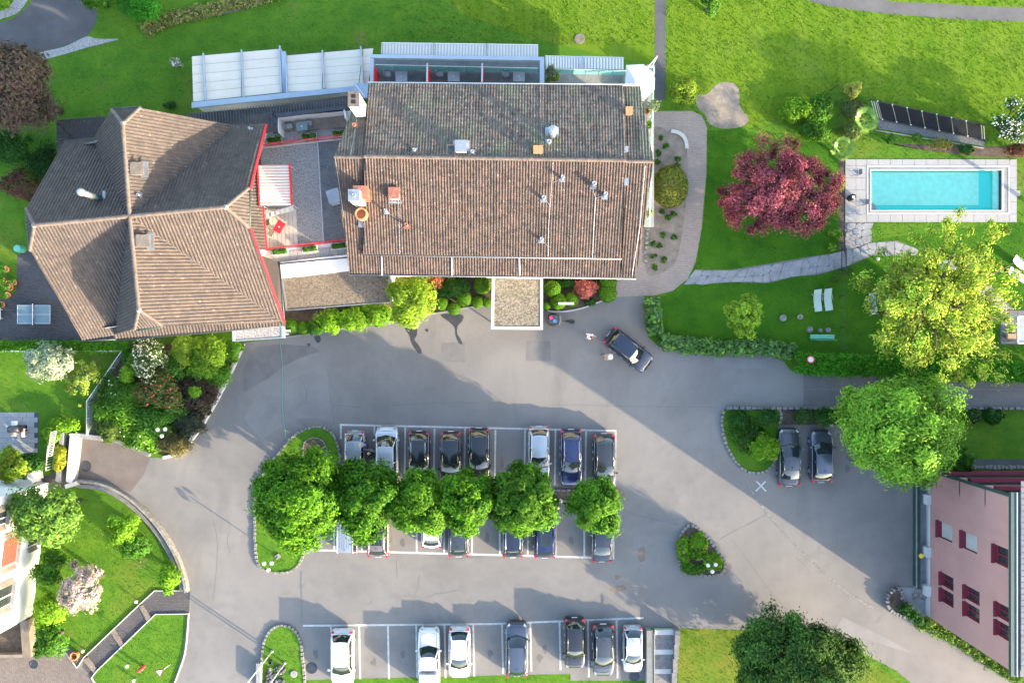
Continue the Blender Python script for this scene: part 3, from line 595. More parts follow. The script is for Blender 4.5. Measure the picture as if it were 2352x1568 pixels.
for k in range(3): MB().prism([P(2001, 466 + k * 3), P(2008 + k * 4, 466 + k * 3), P(2008 + k * 4, 484), P(2001, 484)], z + .09, -.12 - .07 * k).build('step', 'concrete_white', pool)
MB().prism([P(2297, 391.6), P(2300, 391.6), P(2300, 482.8), P(2297, 482.8)], -.19, -.03).build('cover_slot', 'metal_dark', pool)
MB().sheet([P(1999.5, 390.5) + Vector((0, 0, -.08)), P(2302.5, 390.5) + Vector((0, 0, -.08)), P(2302.5, 484.5) + Vector((0, 0, -.08)), P(1999.5, 484.5) + Vector((0, 0, -.08))]).build('water', 'water', pool)
deck = struct(ringbox((1941, 366, 2335, 510), (1990, 381, 2318, 492), .0, .025).build('pool_deck', 'concrete'))
def dslab(x0, y0, x1, y1):
    e = .35; MB().prism([P(x0 + e, y0 + e), P(x1 - e, y0 + e), P(x1 - e, y1 - e), P(x0 + e, y1 - e)], .01, .05).build('slab', 'deck_slab', deck)
xs = [1941, 1965.5, 1990] + [1990 + 27.33 * k for k in range(1, 13)] + [2335]
for a, b in zip(xs[:-1], xs[1:]): dslab(a, 366, b, 381); dslab(a, 492, b, 510)
for k in range(4):
    y0, y1 = 381 + k * 27.75, 381 + (k + 1) * 27.75
    dslab(1941, y0, 1965.5, y1); dslab(1965.5, y0, 1990, y1); dslab(2318, y0, 2335, y1)
MB().box(P(2338, 444) + Vector((0, 0, .02)), (.35, .45, .05)).build('slab', 'deck_slab', deck)
# ============================================================ BUILDINGS
V = Vector
# ---- roof tiles: every tile is geometry; 300 of a building are objects, the rest one part of it
PROF = [(0.0, .012), (.07, .045), (.22, .068), (.42, .072), (.58, .05), (.66, .014), (1.0, .010)]
class Tiles:
    def __init__(s, pu, pv): s.pu = pu; s.pv = pv; s.full = []; s.edge = {}; s.faces = []
    def template(s):
        vs, fs = [], []; n = len(PROF)
        for u, h in PROF: vs.append((u * s.pu, -.03, h))
        for u, h in PROF: vs.append((u * s.pu, s.pv + .02, h + .028))
        for u, h in PROF: vs.append((u * s.pu, s.pv + .02, -.01))
        for i in range(n - 1): fs += [(i, i + n, i + 1 + n, i + 1), (i + n, i + 2 * n, i + 1 + 2 * n, i + 1 + n)]
        return np.array(vs), fs
    def face(s, poly, u, material):
        """poly: convex 3D polygon; u: ridge direction"""
        n = V((0, 0, 0))
        for i in range(1, len(poly) - 1): n += (poly[i] - poly[0]).cross(poly[i + 1] - poly[0])
        n.normalize()
        if n.z < 0: n = -n
        u = (u - n * u.dot(n)).normalized(); v = n.cross(u)
        if v.z > 0: u = -u; v = -v
        o = poly[0]; uv = [((p - o).dot(u), (p - o).dot(v)) for p in poly]
        k = len(s.faces); s.faces.append((o, u, v, n, material, uv))
        u0, u1 = min(a for a, _ in uv), max(a for a, _ in uv); v0, v1 = min(b for _, b in uv), max(b for _, b in uv)
        nu = max(1, round((u1 - u0) / s.pu)); nv = max(1, round((v1 - v0) / s.pv))
        for j in range(-1, nv + 1):
            for i in range(-1, nu + 1):
                a, b = u0 + i * s.pu, v0 + j * s.pv
                c = [inside(a + x, b + y, uv) for x, y in ((.02, .02), (s.pu - .02, .02), (s.pu - .02, s.pv - .02), (.02, s.pv - .02))]
                if all(c): s.full.append(((o + u * a + v * b).z, k, a, b))
                elif any(c) or inside(a + s.pu / 2, b + s.pv / 2, uv): s.edge.setdefault(k, []).append((a, b))
    def build(s, roof, limit=300):
        T, F = s.template(); off = origin_of(roof); s.full.sort(reverse=True)
        mats = []
        def slot(m):
            if m not in mats: mats.append(m)
            return mats.index(m)
        me0 = {}
        def jit(): return random.uniform(-.008, .008), random.uniform(-.012, .012)
        for z, k, a, b in s.full[:limit]:
            o, u, v, n, material, uv = s.faces[k]
            if material not in me0:
                me = bpy.data.meshes.new('tile'); me.from_pydata([tuple(x) for x in T], [], F); me.materials.append(M[material]); me0[material] = me
            ob = bpy.data.objects.new('roof_tile', me0[material]); COL.objects.link(ob); ob.parent = roof
            j = jit(); p = o + u * (a + j[0]) + v * (b + j[1]) - off
            ob.matrix_local = Matrix(((u.x, v.x, n.x, p.x), (u.y, v.y, n.y, p.y), (u.z, v.z, n.z, p.z), (0, 0, 0, 1)))
        VS, FS, MI = [], [], []
        base = 0
        for z, k, a, b in s.full[limit:]:
            o, u, v, n, material, uv = s.faces[k]; j = jit(); t = random.uniform(0, .008)
            A = np.array([u, v, n]); VS.append((T + np.array([a + j[0], b + j[1], t])) @ A + np.array(o - off))
            FS += [[i + base for i in f] for f in F]; MI += [slot(material)] * len(F); base += len(T)
        for k, lst in s.edge.items():
            o, u, v, n, material, uv = s.faces[k]; bm = bmesh.new()
            for a, b in lst:
                vv = [bm.verts.new((x[0] + a, x[1] + b, x[2])) for x in T]
                for f in F: bm.faces.new([vv[i] for i in f])
            m = len(uv); area = sum(uv[i][0] * uv[(i + 1) % m][1] - uv[(i + 1) % m][0] * uv[i][1] for i in range(m)); sg = 1 if area > 0 else -1
            for i in range(m):
                p, q = uv[i], uv[(i + 1) % m]
                bmesh.ops.bisect_plane(bm, geom=bm.verts[:] + bm.edges[:] + bm.faces[:], plane_co=(p[0], p[1], 0), plane_no=(sg * (q[1] - p[1]), -sg * (q[0] - p[0]), 0), clear_outer=True)
            bm.verts.index_update(); A = np.array([u, v, n])
            if len(bm.verts):
                X = np.array([x.co[:] for x in bm.verts]); VS.append(X @ A + np.array(o - off))
                for f in bm.faces: FS.append([x.index + base for x in f.verts]); MI.append(slot(material))
                base += len(X)
            bm.free()
        me = bpy.data.meshes.new('roof_tiles'); me.from_pydata([tuple(x) for x in np.concatenate(VS)], [], FS)
        for m in mats: me.materials.append(M[m])
        me.polygons.foreach_set('material_index', MI); me.update()
        ob = link('remaining_roof_tiles', me, None, roof); ob['kind'] = 'stuff'
def ridge_caps(parent, pts3, r=.13, seg=.42, material='tile_ridge'):
    for a, b in zip(pts3[:-1], pts3[1:]):
        a, b = V(a), V(b); L = (b - a).length; n = max(1, round(L / seg)); d = (b - a).normalized(); side = d.cross(V((0, 0, 1))).normalized(); up = side.cross(d)
        for i in range(n):
            p, q = a + d * (L * i / n), a + d * (L * (i + 1) / n + .03); rows = []
            for pt, rr in ((p, r * .9), (q, r * 1.06)): rows.append([pt + side * (rr * math.cos(t)) + up * (rr * math.sin(t) * .8) for t in [math.pi * k / 6 for k in range(7)]])
            MB().grid(rows).build('ridge_tile', material, parent, True)
def gutter(parent, a, b, r=.07, material='metal_white', name='gutter'):
    MB().tube([a, b], r, 8).build(name, material, parent, True)
def vent(parent, p, h, r, material='zinc', base=True, name='vent_pipe', rim=True):
    t = MB().tube([p - V((0, 0, .2)), p + V((0, 0, h))], r, 10)
    if rim: t.lathe(p, [(r * 1.25, h - .06), (r * 1.25, h + .02), (r * .7, h + .02), (r * .7, h - .05), (.01, h - .05)], 10)
    o = t.build(name, material, parent, True)
    if base: MB().box(p + V((0, 0, .03)), (r * 3.6, r * 4.2, .04)).build('flashing', material, o)
    return o

# ============ the hotel
hotel = thing('hotel_building', P(1140, 430), 'large hotel with a long weathered clay tile roof and rooftop pipes', 'building')
ZR, ZE = 10.0, 6.4
hA, hB = P(768, 361, ZR), P(1501, 372, ZR); hS = P(1130, 632, ZE); hN = P(1160, 195, 8.0)
S_ = lambda x, y, l=0.0: on_plane(x, y, hA, hB, hS, l)
N_ = lambda x, y, l=0.0: on_plane(x, y, hA, hB, hN, l)
roof = MB().slab([S_(769, 362, -.02), S_(1500, 373, -.02), S_(1459, 636, -.02), S_(804, 626, -.02)], .12).slab([N_(769, 360, -.02), N_(1500, 371, -.02), N_(1469, 199, -.02), N_(846, 193, -.02), N_(842, 247, -.02), N_(813, 247, -.02)], .12) \
    .slab([S_(838, 363, .26), S_(1436, 371, .26), S_(1425, 592, .26), S_(835, 583, .26)], .25).slab([N_(838, 362, .26), N_(1436, 371, .26), N_(1434, 198, .26), N_(848, 193, .26)], .25).build('roof', 'under_roof', hotel)
tl = Tiles(.212, .31); uh = hB - hA
tl.face([S_(838, 363, .28), S_(1436, 371, .28), S_(1425, 592, .28), S_(835, 583, .28)], uh, 'tile_hotel_sun')
tl.face([S_(768, 361), S_(838, 362), S_(835, 627.5), S_(803, 627)], uh, 'tile_hotel_sun')
tl.face([S_(1436, 371), S_(1501, 372), S_(1460, 637), S_(1428, 636.5)], uh, 'tile_hotel_sun')
tl.face([S_(835, 577), S_(1426, 586), S_(1428, 636.5), S_(835, 627.5)], uh, 'tile_hotel_sun')
tl.face([N_(838, 362, .28), N_(1436, 371, .28), N_(1434, 197, .28), N_(848, 192, .28)], uh, 'tile_hotel_north')
tl.face([N_(768, 361), N_(838, 362), N_(843, 247), N_(812, 246)], uh, 'tile_hotel_north')
tl.face([N_(1436, 371), N_(1501, 372), N_(1470, 198), N_(1434, 197)], uh, 'tile_hotel_north')
tl.build(roof)
up = V((0, 0, 1))
ridge_caps(roof, [hA + up * .08, P(838, 362, ZR) + up * .08]); ridge_caps(roof, [P(838, 362, ZR) + up * .36, P(1436, 371, ZR) + up * .36], .15); ridge_caps(roof, [P(1436, 371, ZR) + up * .08, hB + up * .08])
# walls and gables
wl_ = [S_(1452, 628), S_(812, 618), N_(852, 207), N_(1462, 208)]
wm = MB().prism([(p.x, p.y) for p in wl_], 0, [6.1, 6.1, 7.7, 7.7])
for a, b, r in ((wl_[0], wl_[3], S_(1488, 373)), (wl_[1], wl_[2], S_(780, 363))):
    wm.add([V((a.x, a.y, 6.1)), V((b.x, b.y, 7.7)), V((a.x, P(1130, 366, ZR).y, ZR - .3))], [(0, 1, 2)])
wm.build('wall', 'plaster_cream', hotel)
# gutters, downpipes, conductors
gutter(hotel, S_(832, 586, .25), S_(1428, 595, .25), .05, 'metal_grey'); gutter(hotel, S_(803, 629, .02), S_(1462, 639, .02), .06, 'metal_dark'); gutter(hotel, N_(846, 190, .25), N_(1472, 196, .25)); gutter(hotel, S_(802, 631, -.02), S_(1461, 641, -.02), .025, 'metal_white')
for x in (876, 1037, 1192): gutter(hotel, S_(x, 588, .14), S_(x + 1.5, 632, .1), .055, 'metal_white', 'downpipe')
def conductor(fn, pts, l=.4):
    MB().tube([fn(x, y, l) for x, y in pts], .013, 5).build('lightning_conductor', 'metal_grey', hotel)
conductor(N_, [(1242, 196), (1243, 280), (1244, 330), (1242, 365)]); conductor(N_, [(1244, 285), (1258, 290)]); conductor(N_, [(1243, 312), (1250, 318), (1260, 320)])
conductor(S_, [(1270, 372), (1266, 440), (1260, 520), (1259, 590)]); conductor(S_, [(1363, 440), (1368, 455), (1364, 520), (1361, 592)]); conductor(S_, [(1368, 455), (1388, 450)]); conductor(S_, [(1270, 420), (1290, 410)])
conductor(S_, [(915, 455), (917, 500), (918, 584)]); conductor(S_, [(893, 490), (914, 503)]); conductor(S_, [(936, 515), (918, 530)]); conductor(S_, [(1254, 460), (1263, 472)]); conductor(S_, [(1246, 553), (1259, 566)])
conductor(N_, [(1460, 235), (1475, 300), (1480, 365)], .15); conductor(S_, [(1482, 380), (1470, 520), (1452, 632)], .15); conductor(N_, [(805, 360), (815, 300), (822, 260)], .15)
conductor(N_, [(1085, 348), (1070, 345)]); conductor(S_, [(770, 362), (790, 500)], .12)
# chimneys and vents
def stack(fn, x, y, w, d, h, material, cap=None, name='chimney', rz=0.0, l=0.0):
    p = fn(x, y, l); o = MB().box(p + V((0, 0, h / 2 - .5)), (w, d, h + 1), rz).build(name, material, hotel)
    if cap: MB().box(p + V((0, 0, h + .06)), (w * 1.12, d * 1.12, .12), rz).build('cap', cap, o)
    return p, o
p, ch = stack(N_, 831, 257, .72, .95, 3.0, 'plaster_white', 'tile_ridge')
for s in (-.2, .2): MB().box(p + V((0, s, 3.08)), (.3, .26, .12)).build('flue', 'black', ch)
p, ch = stack(S_, 838, 452, .95, .85, 1.7, 'copper', 'copper')
p, ch = stack(S_, 829, 463, .75, .75, 2.5, 'plaster_cream', 'zinc'); vent(ch, p + V((0, 0, 2.55)), .14, .12, 'zinc', False, 'flue')
p = S_(836, 497); MB().lathe(p, [(.34, -.5), (.36, .2), (.47, .7), (.47, 1.25), (.36, 1.3), (.34, .9), (.01, .9)], 16).build('chimney_pot', 'terracotta', hotel, True)
MB().box(S_(831, 512) + V((0, 0, .1)), (.45, .7, .12)).build('flashing', 'zinc', hotel)
p, ch = stack(S_, 908, 448, .7, .75, .75, 'metal_white', 'copper'); MB().box(p + V((0, 0, .12)), (1.0, 1.3, .06)).build('flashing', 'zinc', ch)
for x, y, h, r in ((888, 486, .7, .1), (1248, 457, .8, .13), (1291, 411, .8, .11), (1362, 426, .9, .13), (1388, 450, .9, .13), (1243, 551, .7, .12)): vent(hotel, S_(x, y, .3), h, r)
vent(hotel, S_(935, 518, .3), .6, .12, 'copper')
for x, y, h, r in ((953, 347, .5, .1), (1085, 351, .5, .1), (1260, 329, .6, .13)): vent(hotel, N_(x, y, .3), h, r)
o = vent(hotel, N_(1268, 311, .3), 1.5, .28, 'zinc'); MB().lathe(N_(1268, 311, .3), [(.36, 1.1), (.36, 1.35), (.1, 1.7)], 14).build('cowl', 'zinc', o, True)
p, ch = stack(N_, 1060, 342, .75, .75, .8, 'metal_white', 'zinc', l=.2); MB().box(p + V((0, 0, .18)), (1.2, 1.1, .05)).build('flashing', 'zinc', ch)
sk = MB().box(N_(1036, 344, .36), (.62, .75, .16)).build('skylight', 'wood', hotel); MB().box(N_(1036, 344, .46), (.46, .58, .03)).build('pane', 'window_glass', sk)
p, ch = stack(N_, 1235, 348, .6, .5, .55, 'zinc', 'terracotta', l=.2); p, ch = stack(N_, 1442, 260, .45, .5, .6, 'zinc', 'terracotta', l=.0)
MB().box(S_(1438, 417, .15), (.35, .6, .06)).build('roof_hatch', 'zinc', hotel); MB().box(N_(1438, 343, .12), (.32, .45, .06)).build('roof_hatch', 'zinc', hotel)
vent(hotel, N_(815, 290, .05), .4, .12, 'copper')
# north balconies: floors, dividers, glass, frame, awnings
def quad3(pts, z): return [P(x, y, z) for x, y in pts]
MB().slab(quad3([(850, 128), (1250, 136), (1250, 215), (850, 215)], 3.0), .3).build('balcony_floor', 'terrace_slab', hotel)
MB().slab(quad3([(1250, 160), (1502, 168), (1502, 215), (1250, 215)], 3.0), .3).build('balcony_floor', 'concrete', hotel)
MB().slab(quad3([(1440, 168), (1502, 168), (1502, 520), (1470, 520), (1470, 400), (1440, 215)], 2.98), .3).build('balcony_floor', 'concrete', hotel)
for q in ([(851, 125), (1240, 131), (1240, 139), (851, 133)], [(850, 134), (858, 134), (856, 190), (850, 190)], [(1240, 131), (1250, 131), (1250, 196), (1240, 196)]):
    MB().slab(quad3(q, 6.0), .35).build('balcony_frame', 'metal_blue', hotel)
for x in (858, 982, 1108):
    a, b = P(x, 147, 5.3), P(x - 1, 190, 5.3); MB().wall([a, b], .08, 3.0, 5.4).build('divider', 'red', hotel); MB().wall([a, b], .12, 5.4, 5.46).build('divider_cap', 'metal_white', hotel)
def balustrade(parent, a, b, n, z0, z1, glass='glass_teal'):
    a, b = V(a), V(b)
    for i in range(n):
        p, q = a.lerp(b, (i + .03) / n), a.lerp(b, (i + .97) / n); MB().wall([p, q], .025, z0 + .08, z1 - .04).build('glass_pane', glass, parent)
        MB().tube([V((p.x, p.y, z0)), V((p.x, p.y, z1))], .03, 6).build('baluster', 'metal_grey', parent)
    MB().tube([V((a.x, a.y, z1)), V((b.x, b.y, z1))], .035, 6).build('handrail', 'metal_white', parent)
balustrade(hotel, P(862, 149, 4.1), P(1236, 157, 4.1), 9, 3.0, 4.1); balustrade(hotel, P(1252, 158, 4.1), P(1440, 163, 4.1), 6, 3.0, 4.1)
balustrade(hotel, P(1440, 163, 4.1), P(1439, 200, 4.1), 1, 3.0, 4.1); balustrade(hotel, P(1502, 155, 4.1), P(1492, 520, 4.1), 10, 3.0, 4.1); balustrade(hotel, P(1440, 152, 4.1), P(1502, 155, 4.1), 2, 3.0, 4.1)
def awning(parent, q, z0, z1, n, mats=('fabric_stripe', 'fabric_grey'), name='awning_stripe'):
    """q: outer-left, outer-right, inner-right, inner-left"""
    for i in range(n):
        t0, t1 = i / n, (i + 1) / n
        L = lambda a, b, t: (a[0] + (b[0] - a[0]) * t, a[1] + (b[1] - a[1]) * t)
        MB().slab([P(*L(q[0], q[1], t0), z0), P(*L(q[0], q[1], t1), z0), P(*L(q[3], q[2], t1), z1), P(*L(q[3], q[2], t0), z1)], .02).build(name, mats[1] if i % 2 else mats[0], parent)
aw = []
for i, q in enumerate(([(877, 99), (996, 100.5), (995, 127), (876, 125)], [(998, 100.5), (1117, 102), (1116, 129), (997, 127)], [(1119, 102), (1236, 104), (1236, 131), (1118, 129)])):
    w = MB().tube([P(q[0][0], q[0][1], 5.2), P(q[1][0], q[1][1], 5.2)], .05, 6).build('awning', 'metal_white', hotel); awning(w, q, 5.2, 5.7, 34)
    MB().tube([P(q[0][0], q[0][1], 5.25), P(q[3][0], q[3][1], 5.75)], .04, 6).build('awning_arm', 'metal_grey', w)
for q in ([(1252, 129), (1334, 131), (1334, 158), (1252, 156)], [(1340, 131), (1432, 133), (1432, 160), (1340, 158)]):
    w = MB().tube([P(q[0][0], q[0][1], 2.4), P(q[1][0], q[1][1], 2.4)], .05, 6).build('awning', 'metal_white', hotel); awning(w, q, 2.4, 2.9, 26, ('fabric_stripe', 'fabric_white'))
MB().slab(quad3([(1334, 129), (1340, 129), (1340, 160), (1334, 160)], 3.02), .15).build('beam', 'metal_blue', hotel)
# flat entrance canopies
def flat_canopy(parent, pts, z, rim, fill, w=7, name='canopy', th=.3):
    c = (sum(p[0] for p in pts) / len(pts), sum(p[1] for p in pts) / len(pts))
    o = MB().slab(quad3(pts, z - .06), th).build(name, fill, parent); n = len(pts)
    inner = [(x + (c[0] - x) / math.hypot(c[0] - x, c[1] - y) * w * 1.3, y + (c[1] - y) / math.hypot(c[0] - x, c[1] - y) * w * 1.3) for x, y in pts]
    for i in range(n): MB().slab(quad3([pts[i], pts[(i + 1) % n], inner[(i + 1) % n], inner[i]], z), th + .05).build('edge_beam', rim, o)
    return o
flat_canopy(hotel, [(1130, 632), (1247, 634), (1247, 757), (1128, 756)], 3.0, 'metal_white', 'gravel_pebble')
for x in (1137, 1240): MB().tube([P(x, 745, 0), V((P(x, 745, 2.8).x, P(x, 745, 2.8).y, 2.8))], .07, 8).build('column', 'metal_grey', hotel)
# low gravel roof and terrace between the two houses
link_b = thing('link_building', P(720, 480), 'low flat roofed link with a gravel roof terrace between the two tiled roofs', 'building')
base = [P(x, y, 3.1) for x, y in [(598, 285), (830, 240), (830, 612), (805, 616), (805, 622), (640, 640), (600, 610)]]
MB().prism([(p.x, p.y) for p in base], 0, 3.02).build('wall', 'plaster_white', link_b)
MB().prism([(P(x, y, 3).x, P(x, y, 3).y) for x, y in [(646, 626), (895, 620), (896, 690), (658, 709)]], 0, 2.75).build('wall', 'plaster_white', link_b)
flat_canopy(link_b, [(644, 624), (802, 610), (895, 628), (900, 694), (656, 713)], 3.0, 'metal_grey', 'gravel_tan', 3, 'gravel_roof')
T3 = 3.06
MB().sheet(quad3([(598, 342), (730, 327), (744, 560), (608, 577)], T3 + .03)).build('gravel_field', 'gravel_grey', link_b)
def slabgrid(parent, q, nu, nv, z, material, name='slab', gap=.012):
    A, B_, C, D_ = [V((*p, 0)) for p in q]
    f = lambda s, t: A.lerp(B_, s).lerp(D_.lerp(C, s), t)
    for i in range(nu):
        for j in range(nv):
            g = gap; w = [f((i + g * nu * 0 + .03) / nu, (j + .03) / nv), f((i + .97) / nu, (j + .03) / nv), f((i + .97) / nu, (j + .97) / nv), f((i + .03) / nu, (j + .97) / nv)]
            MB().slab([P(a.x, a.y, z) for a in w], .04).build(name, material, parent)
slabgrid(link_b, [(731, 327), (800, 318), (812, 552), (745, 559)], 4, 12, T3 + .05, 'terrace_slab')
slabgrid(link_b, [(614, 306), (800, 283), (796, 308), (606, 334)], 11, 2, T3 + .05, 'terrace_slab_light')
slabgrid(link_b, [(610, 583), (812, 562), (812, 586), (612, 606)], 11, 2, T3 + .05, 'terrace_slab_light')
for k in range(8):
    x0, x1 = 607 + k * 9.2, 607 + (k + 1) * 9.2 - .7
    MB().slab(quad3([(x0, 480), (x1, 480), (x1 + 4, 570 - k * .8), (x0 + 4, 571 - k * .8)], T3 + .09), .05).build('deck_board', 'deck_wood', link_b)
MB().wall([P(730, 327, T3), P(744, 560, T3)], .05, T3, T3 + .12).build('edge_strip', 'metal_white', link_b)
MB().wall([P(606, 340, 3.1), P(784, 320, 3.1)], .12, 3.0, 3.22).build('edge_strip', 'concrete_white', link_b)
MB().wall([P(612, 610, 3.1), P(806, 588, 3.1)], .26, 3.0, 3.28).build('parapet', 'plaster_white', link_b); MB().wall([P(640, 607, 3.2), P(806, 591, 3.2)], .1, 3.28, 3.33).build('coping', 'metal_dark', link_b)
def bar_railing(parent, a, b, z0, z1, n, material='red', every=1):
    a, b = V(a), V(b); mb = MB()
    r = MB().tube([V((a.x, a.y, z1)), V((b.x, b.y, z1))], .035, 6).tube([V((a.x, a.y, z0 + .1)), V((b.x, b.y, z0 + .1))], .025, 6).build('railing', material, parent)
    for i in range(n + 1):
        p = a.lerp(b, i / n); MB().box((p.x, p.y, (z0 + z1) / 2), (.03, .03, z1 - z0)).build('railing_bar', material, r)
bar_railing(link_b, P(603, 335, 3.6), P(784, 313, 3.6), 3.1, 4.0, 40); bar_railing(link_b, P(608, 573, 3.6), P(808, 550, 3.6), 3.1, 4.0, 40)
mat('awning_red', (.36, .20, .19), .9, .05)
# white and red slatted awning over the deck
aw_t = thing('terrace_awning', P(630, 425), 'small white striped awning with red side rails on the roof terrace', 'awning')
for i in range(42):
    y0, y1 = 379 + i * 2.207, 379 + (i + 1) * 2.207; d = (y0 - 379) * .045
    MB().slab([P(594 + d, y0, 5.6 + (.05 if i % 3 else 0)), P(664 + d, y0 - .5, 5.6), P(664 + d, y1 - .45, 5.6), P(594 + d, y1 - .05, 5.6)], .03).build('slat', 'fabric_white' if i % 3 else 'awning_red', aw_t)
for a, b in (((592, 378), (597, 474)), ((665, 376), (670, 470))): MB().wall([P(*a, 5.6), P(*b, 5.6)], .1, 5.48, 5.68).build('side_rail', 'red', aw_t)
for x, y in ((595, 381), (664, 379), (598, 470), (668, 468)): p = P(x, y, 5.5); MB().tube([V((p.x, p.y, 3.1)), V((p.x, p.y, 5.5))], .04, 6).build('post', 'metal_white', aw_t)
fold = MB()
for k in range(12):
    t0, t1 = k / 12, (k + 1) / 12; z0 = 4.5 + (k % 2) * .12; z1 = 4.5 + ((k + 1) % 2) * .12
    fold.slab([P(606 + 66 * t0, 492 - 20 * t0, z0), P(606 + 66 * t1, 492 - 20 * t1, z1), P(606 + 70 * t1, 501 - 18 * t1, z1), P(606 + 70 * t0, 501 - 18 * t0, z0)], .02)
fold.build('folded_fabric', 'fabric_white', aw_t)
# dark roof with loggia behind the pergola
dk = MB().slab([P(425, 262, 4.4), P(640, 243, 4.6), P(830, 215, 4.6), P(818, 252, 5.0), P(638, 268, 5.0), P(636, 302, 5.3), P(600, 306, 5.3), P(520, 300, 5.2)], .15).build('roof', 'tile_dark', link_b)
for k in range(60):
    x = 430 + k * 6.6; y0 = 261.5 - (x - 425) * .105; y1 = y0 + (26 if x > 640 else 20 + (x - 430) * .1)
    MB().tube([P(x, y0, 4.55), P(x + 2, y1, 5.0)], .035, 5).build('roof_rib', 'metal_dark', dk)
MB().slab(quad3([(636, 268), (792, 250), (796, 292), (636, 304)], 3.3), .1).build('loggia_floor', 'wood_grey', link_b)
for a, b in (((636, 266), (790, 249)), ((636, 266), (640, 304)), ((790, 249), (794, 272))): MB().wall([P(*a, 5.0), P(*b, 5.0)], .14, 3.4, 5.02).build('loggia_frame', 'metal_white', link_b)
for a, b in (((631, 266), (794, 246)), ((630, 266), (634, 306))): MB().wall([P(*a, 5.1), P(*b, 5.1)], .3, 4.9, 5.12).build('loggia_rim', 'metal_dark', link_b)
MB().wall([P(625, 255, 5.0), P(627, 304, 5.0)], .12, 4.6, 5.2).build('downpipe', 'metal_dark', link_b)
# zinc hatch at the hotel corner
MB().slab(quad3([(813, 191), (850, 192), (849, 225), (812, 224)], 5.2), .2).build('zinc_deck', 'metal_blue', link_b); MB().tube([P(815, 193, 5.3), P(838, 222, 5.3)], .05, 6).build('strut', 'metal_white', link_b)
# ---- white pergola roof on the north side
perg = thing('pergola_roof', P(645, 170), 'long white panelled pergola roof with pale blue beams beside the north lawn', 'pergola')
def lerp2(a, b, t): return (a[0] + (b[0] - a[0]) * t, a[1] + (b[1] - a[1]) * t)
def sect(tl_, tr_, br_, bl_, cuts, rows):
    for c0, c1 in zip(cuts[:-1], cuts[1:]):
        for r in range(rows):
            t0, t1 = (r + .01) / rows, (r + .985) / rows; g = .004; z0, z1 = 3.0 + .5 * t0 + .05, 3.0 + .5 * t1
            f = lambda s, t: lerp2(lerp2(tl_, tr_, s), lerp2(bl_, br_, s), t)
            MB().slab([P(*f(c0 + g, t0), z0), P(*f(c1 - g, t0), z0), P(*f(c1 - g, t1), z1), P(*f(c0 + g, t1), z1)], .03).build('roof_panel', 'panel_white', perg)
sect((440, 130), (647, 112), (645, 213), (443, 234), [0, .135, .555, 1], 5); sect((657, 128), (858, 111), (846, 199), (660, 212), [0, .43, .88, 1], 5)
for a, b in (((466, 122), (472, 231)), ((554, 114), (559, 223)), ((642, 105), (646, 213)), ((656, 124), (659, 213)), ((740, 115), (745, 203)), ((828, 106), (834, 192))):
    pa, pb = P(*a, 3.25), P(*b, 3.7); d = (pb - pa); MB().wall([pa, pb], .1, 3.1, [3.25, 3.75]).build('rafter', 'metal_blue', perg)
MB().slab(quad3([(440, 235), (813, 198), (813, 210), (440, 248)], 3.75), .2).build('gutter_beam', 'metal_blue', perg)
MB().slab(quad3([(646, 118), (656, 118), (659, 212), (648, 213)], 3.4), .1).build('gutter_beam', 'metal_blue', perg)
for a, b in (((439, 131), (645, 113)), ((657, 128), (858, 112))): MB().wall([P(*a, 3.0), P(*b, 3.0)], .08, 2.88, 3.04).build('front_beam', 'metal_dark', perg)
for x, y in ((442, 133), (554, 122), (645, 115), (740, 121), (828, 114)): p = P(x, y, 2.9); MB().tube([V((p.x, p.y, 0)), V((p.x, p.y, 2.95))], .06, 8).build('post', 'metal_white', perg)
MB().wall([P(455, 246, 3.4), P(812, 210, 3.4)], .15, 0, 3.4).build('rear_wall', 'plaster_cream', perg)

# ============ the cross-gabled house
house = thing('gabled_house', P(360, 520), 'square house with a cross gabled tan tile roof and half hips', 'house')
RZ, EZ = 13.4, 6.4
C = P(299, 497, RZ); En, Nn, Wn, Sn = P(519, 476, RZ), P(283, 285, RZ), P(80, 518, RZ), P(320, 712, RZ)
ne, se, sw, nw = P(540, 288, EZ), P(650, 740, EZ), P(265, 768, EZ), P(215, 320, EZ)
def pl(a, b, c): return lambda x, y, l=0.0: on_plane(x, y, a, b, c, l)
EN, ES, NE, NW_, WN, WS, SW_, SE_ = pl(C, En, ne), pl(C, En, se), pl(C, Nn, ne), pl(C, Nn, nw), pl(C, Wn, nw), pl(C, Wn, sw), pl(C, Sn, sw), pl(C, Sn, se)
ht = Tiles(.245, .345)
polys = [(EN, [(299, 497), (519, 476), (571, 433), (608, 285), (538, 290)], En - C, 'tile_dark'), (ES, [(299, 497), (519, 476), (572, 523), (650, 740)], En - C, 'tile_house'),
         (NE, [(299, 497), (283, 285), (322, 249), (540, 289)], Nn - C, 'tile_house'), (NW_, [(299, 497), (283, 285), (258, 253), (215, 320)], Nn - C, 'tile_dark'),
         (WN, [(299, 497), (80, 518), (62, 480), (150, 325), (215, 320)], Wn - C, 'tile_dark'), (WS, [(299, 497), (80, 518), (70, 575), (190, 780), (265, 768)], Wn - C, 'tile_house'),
         (SW_, [(299, 497), (320, 712), (310, 755), (265, 768)], Sn - C, 'tile_house'), (SE_, [(299, 497), (320, 712), (373, 748), (650, 740)], Sn - C, 'tile_house')]
under = MB()
for fn, pts, u, m in polys: under.slab([fn(x, y, -.03) for x, y in pts], .14)
half = [([En + up * .0, EN(571, 433), ES(572, 523)],), ([Nn, NE(322, 249), NW_(258, 253)],), ([Wn, WN(62, 480), WS(70, 575)],), ([Sn, SW_(310, 755), SE_(373, 748)],)]
for (q,) in half: under.sheet([p - up * .03 for p in q])
hroof = under.build('roof', 'under_roof', house)
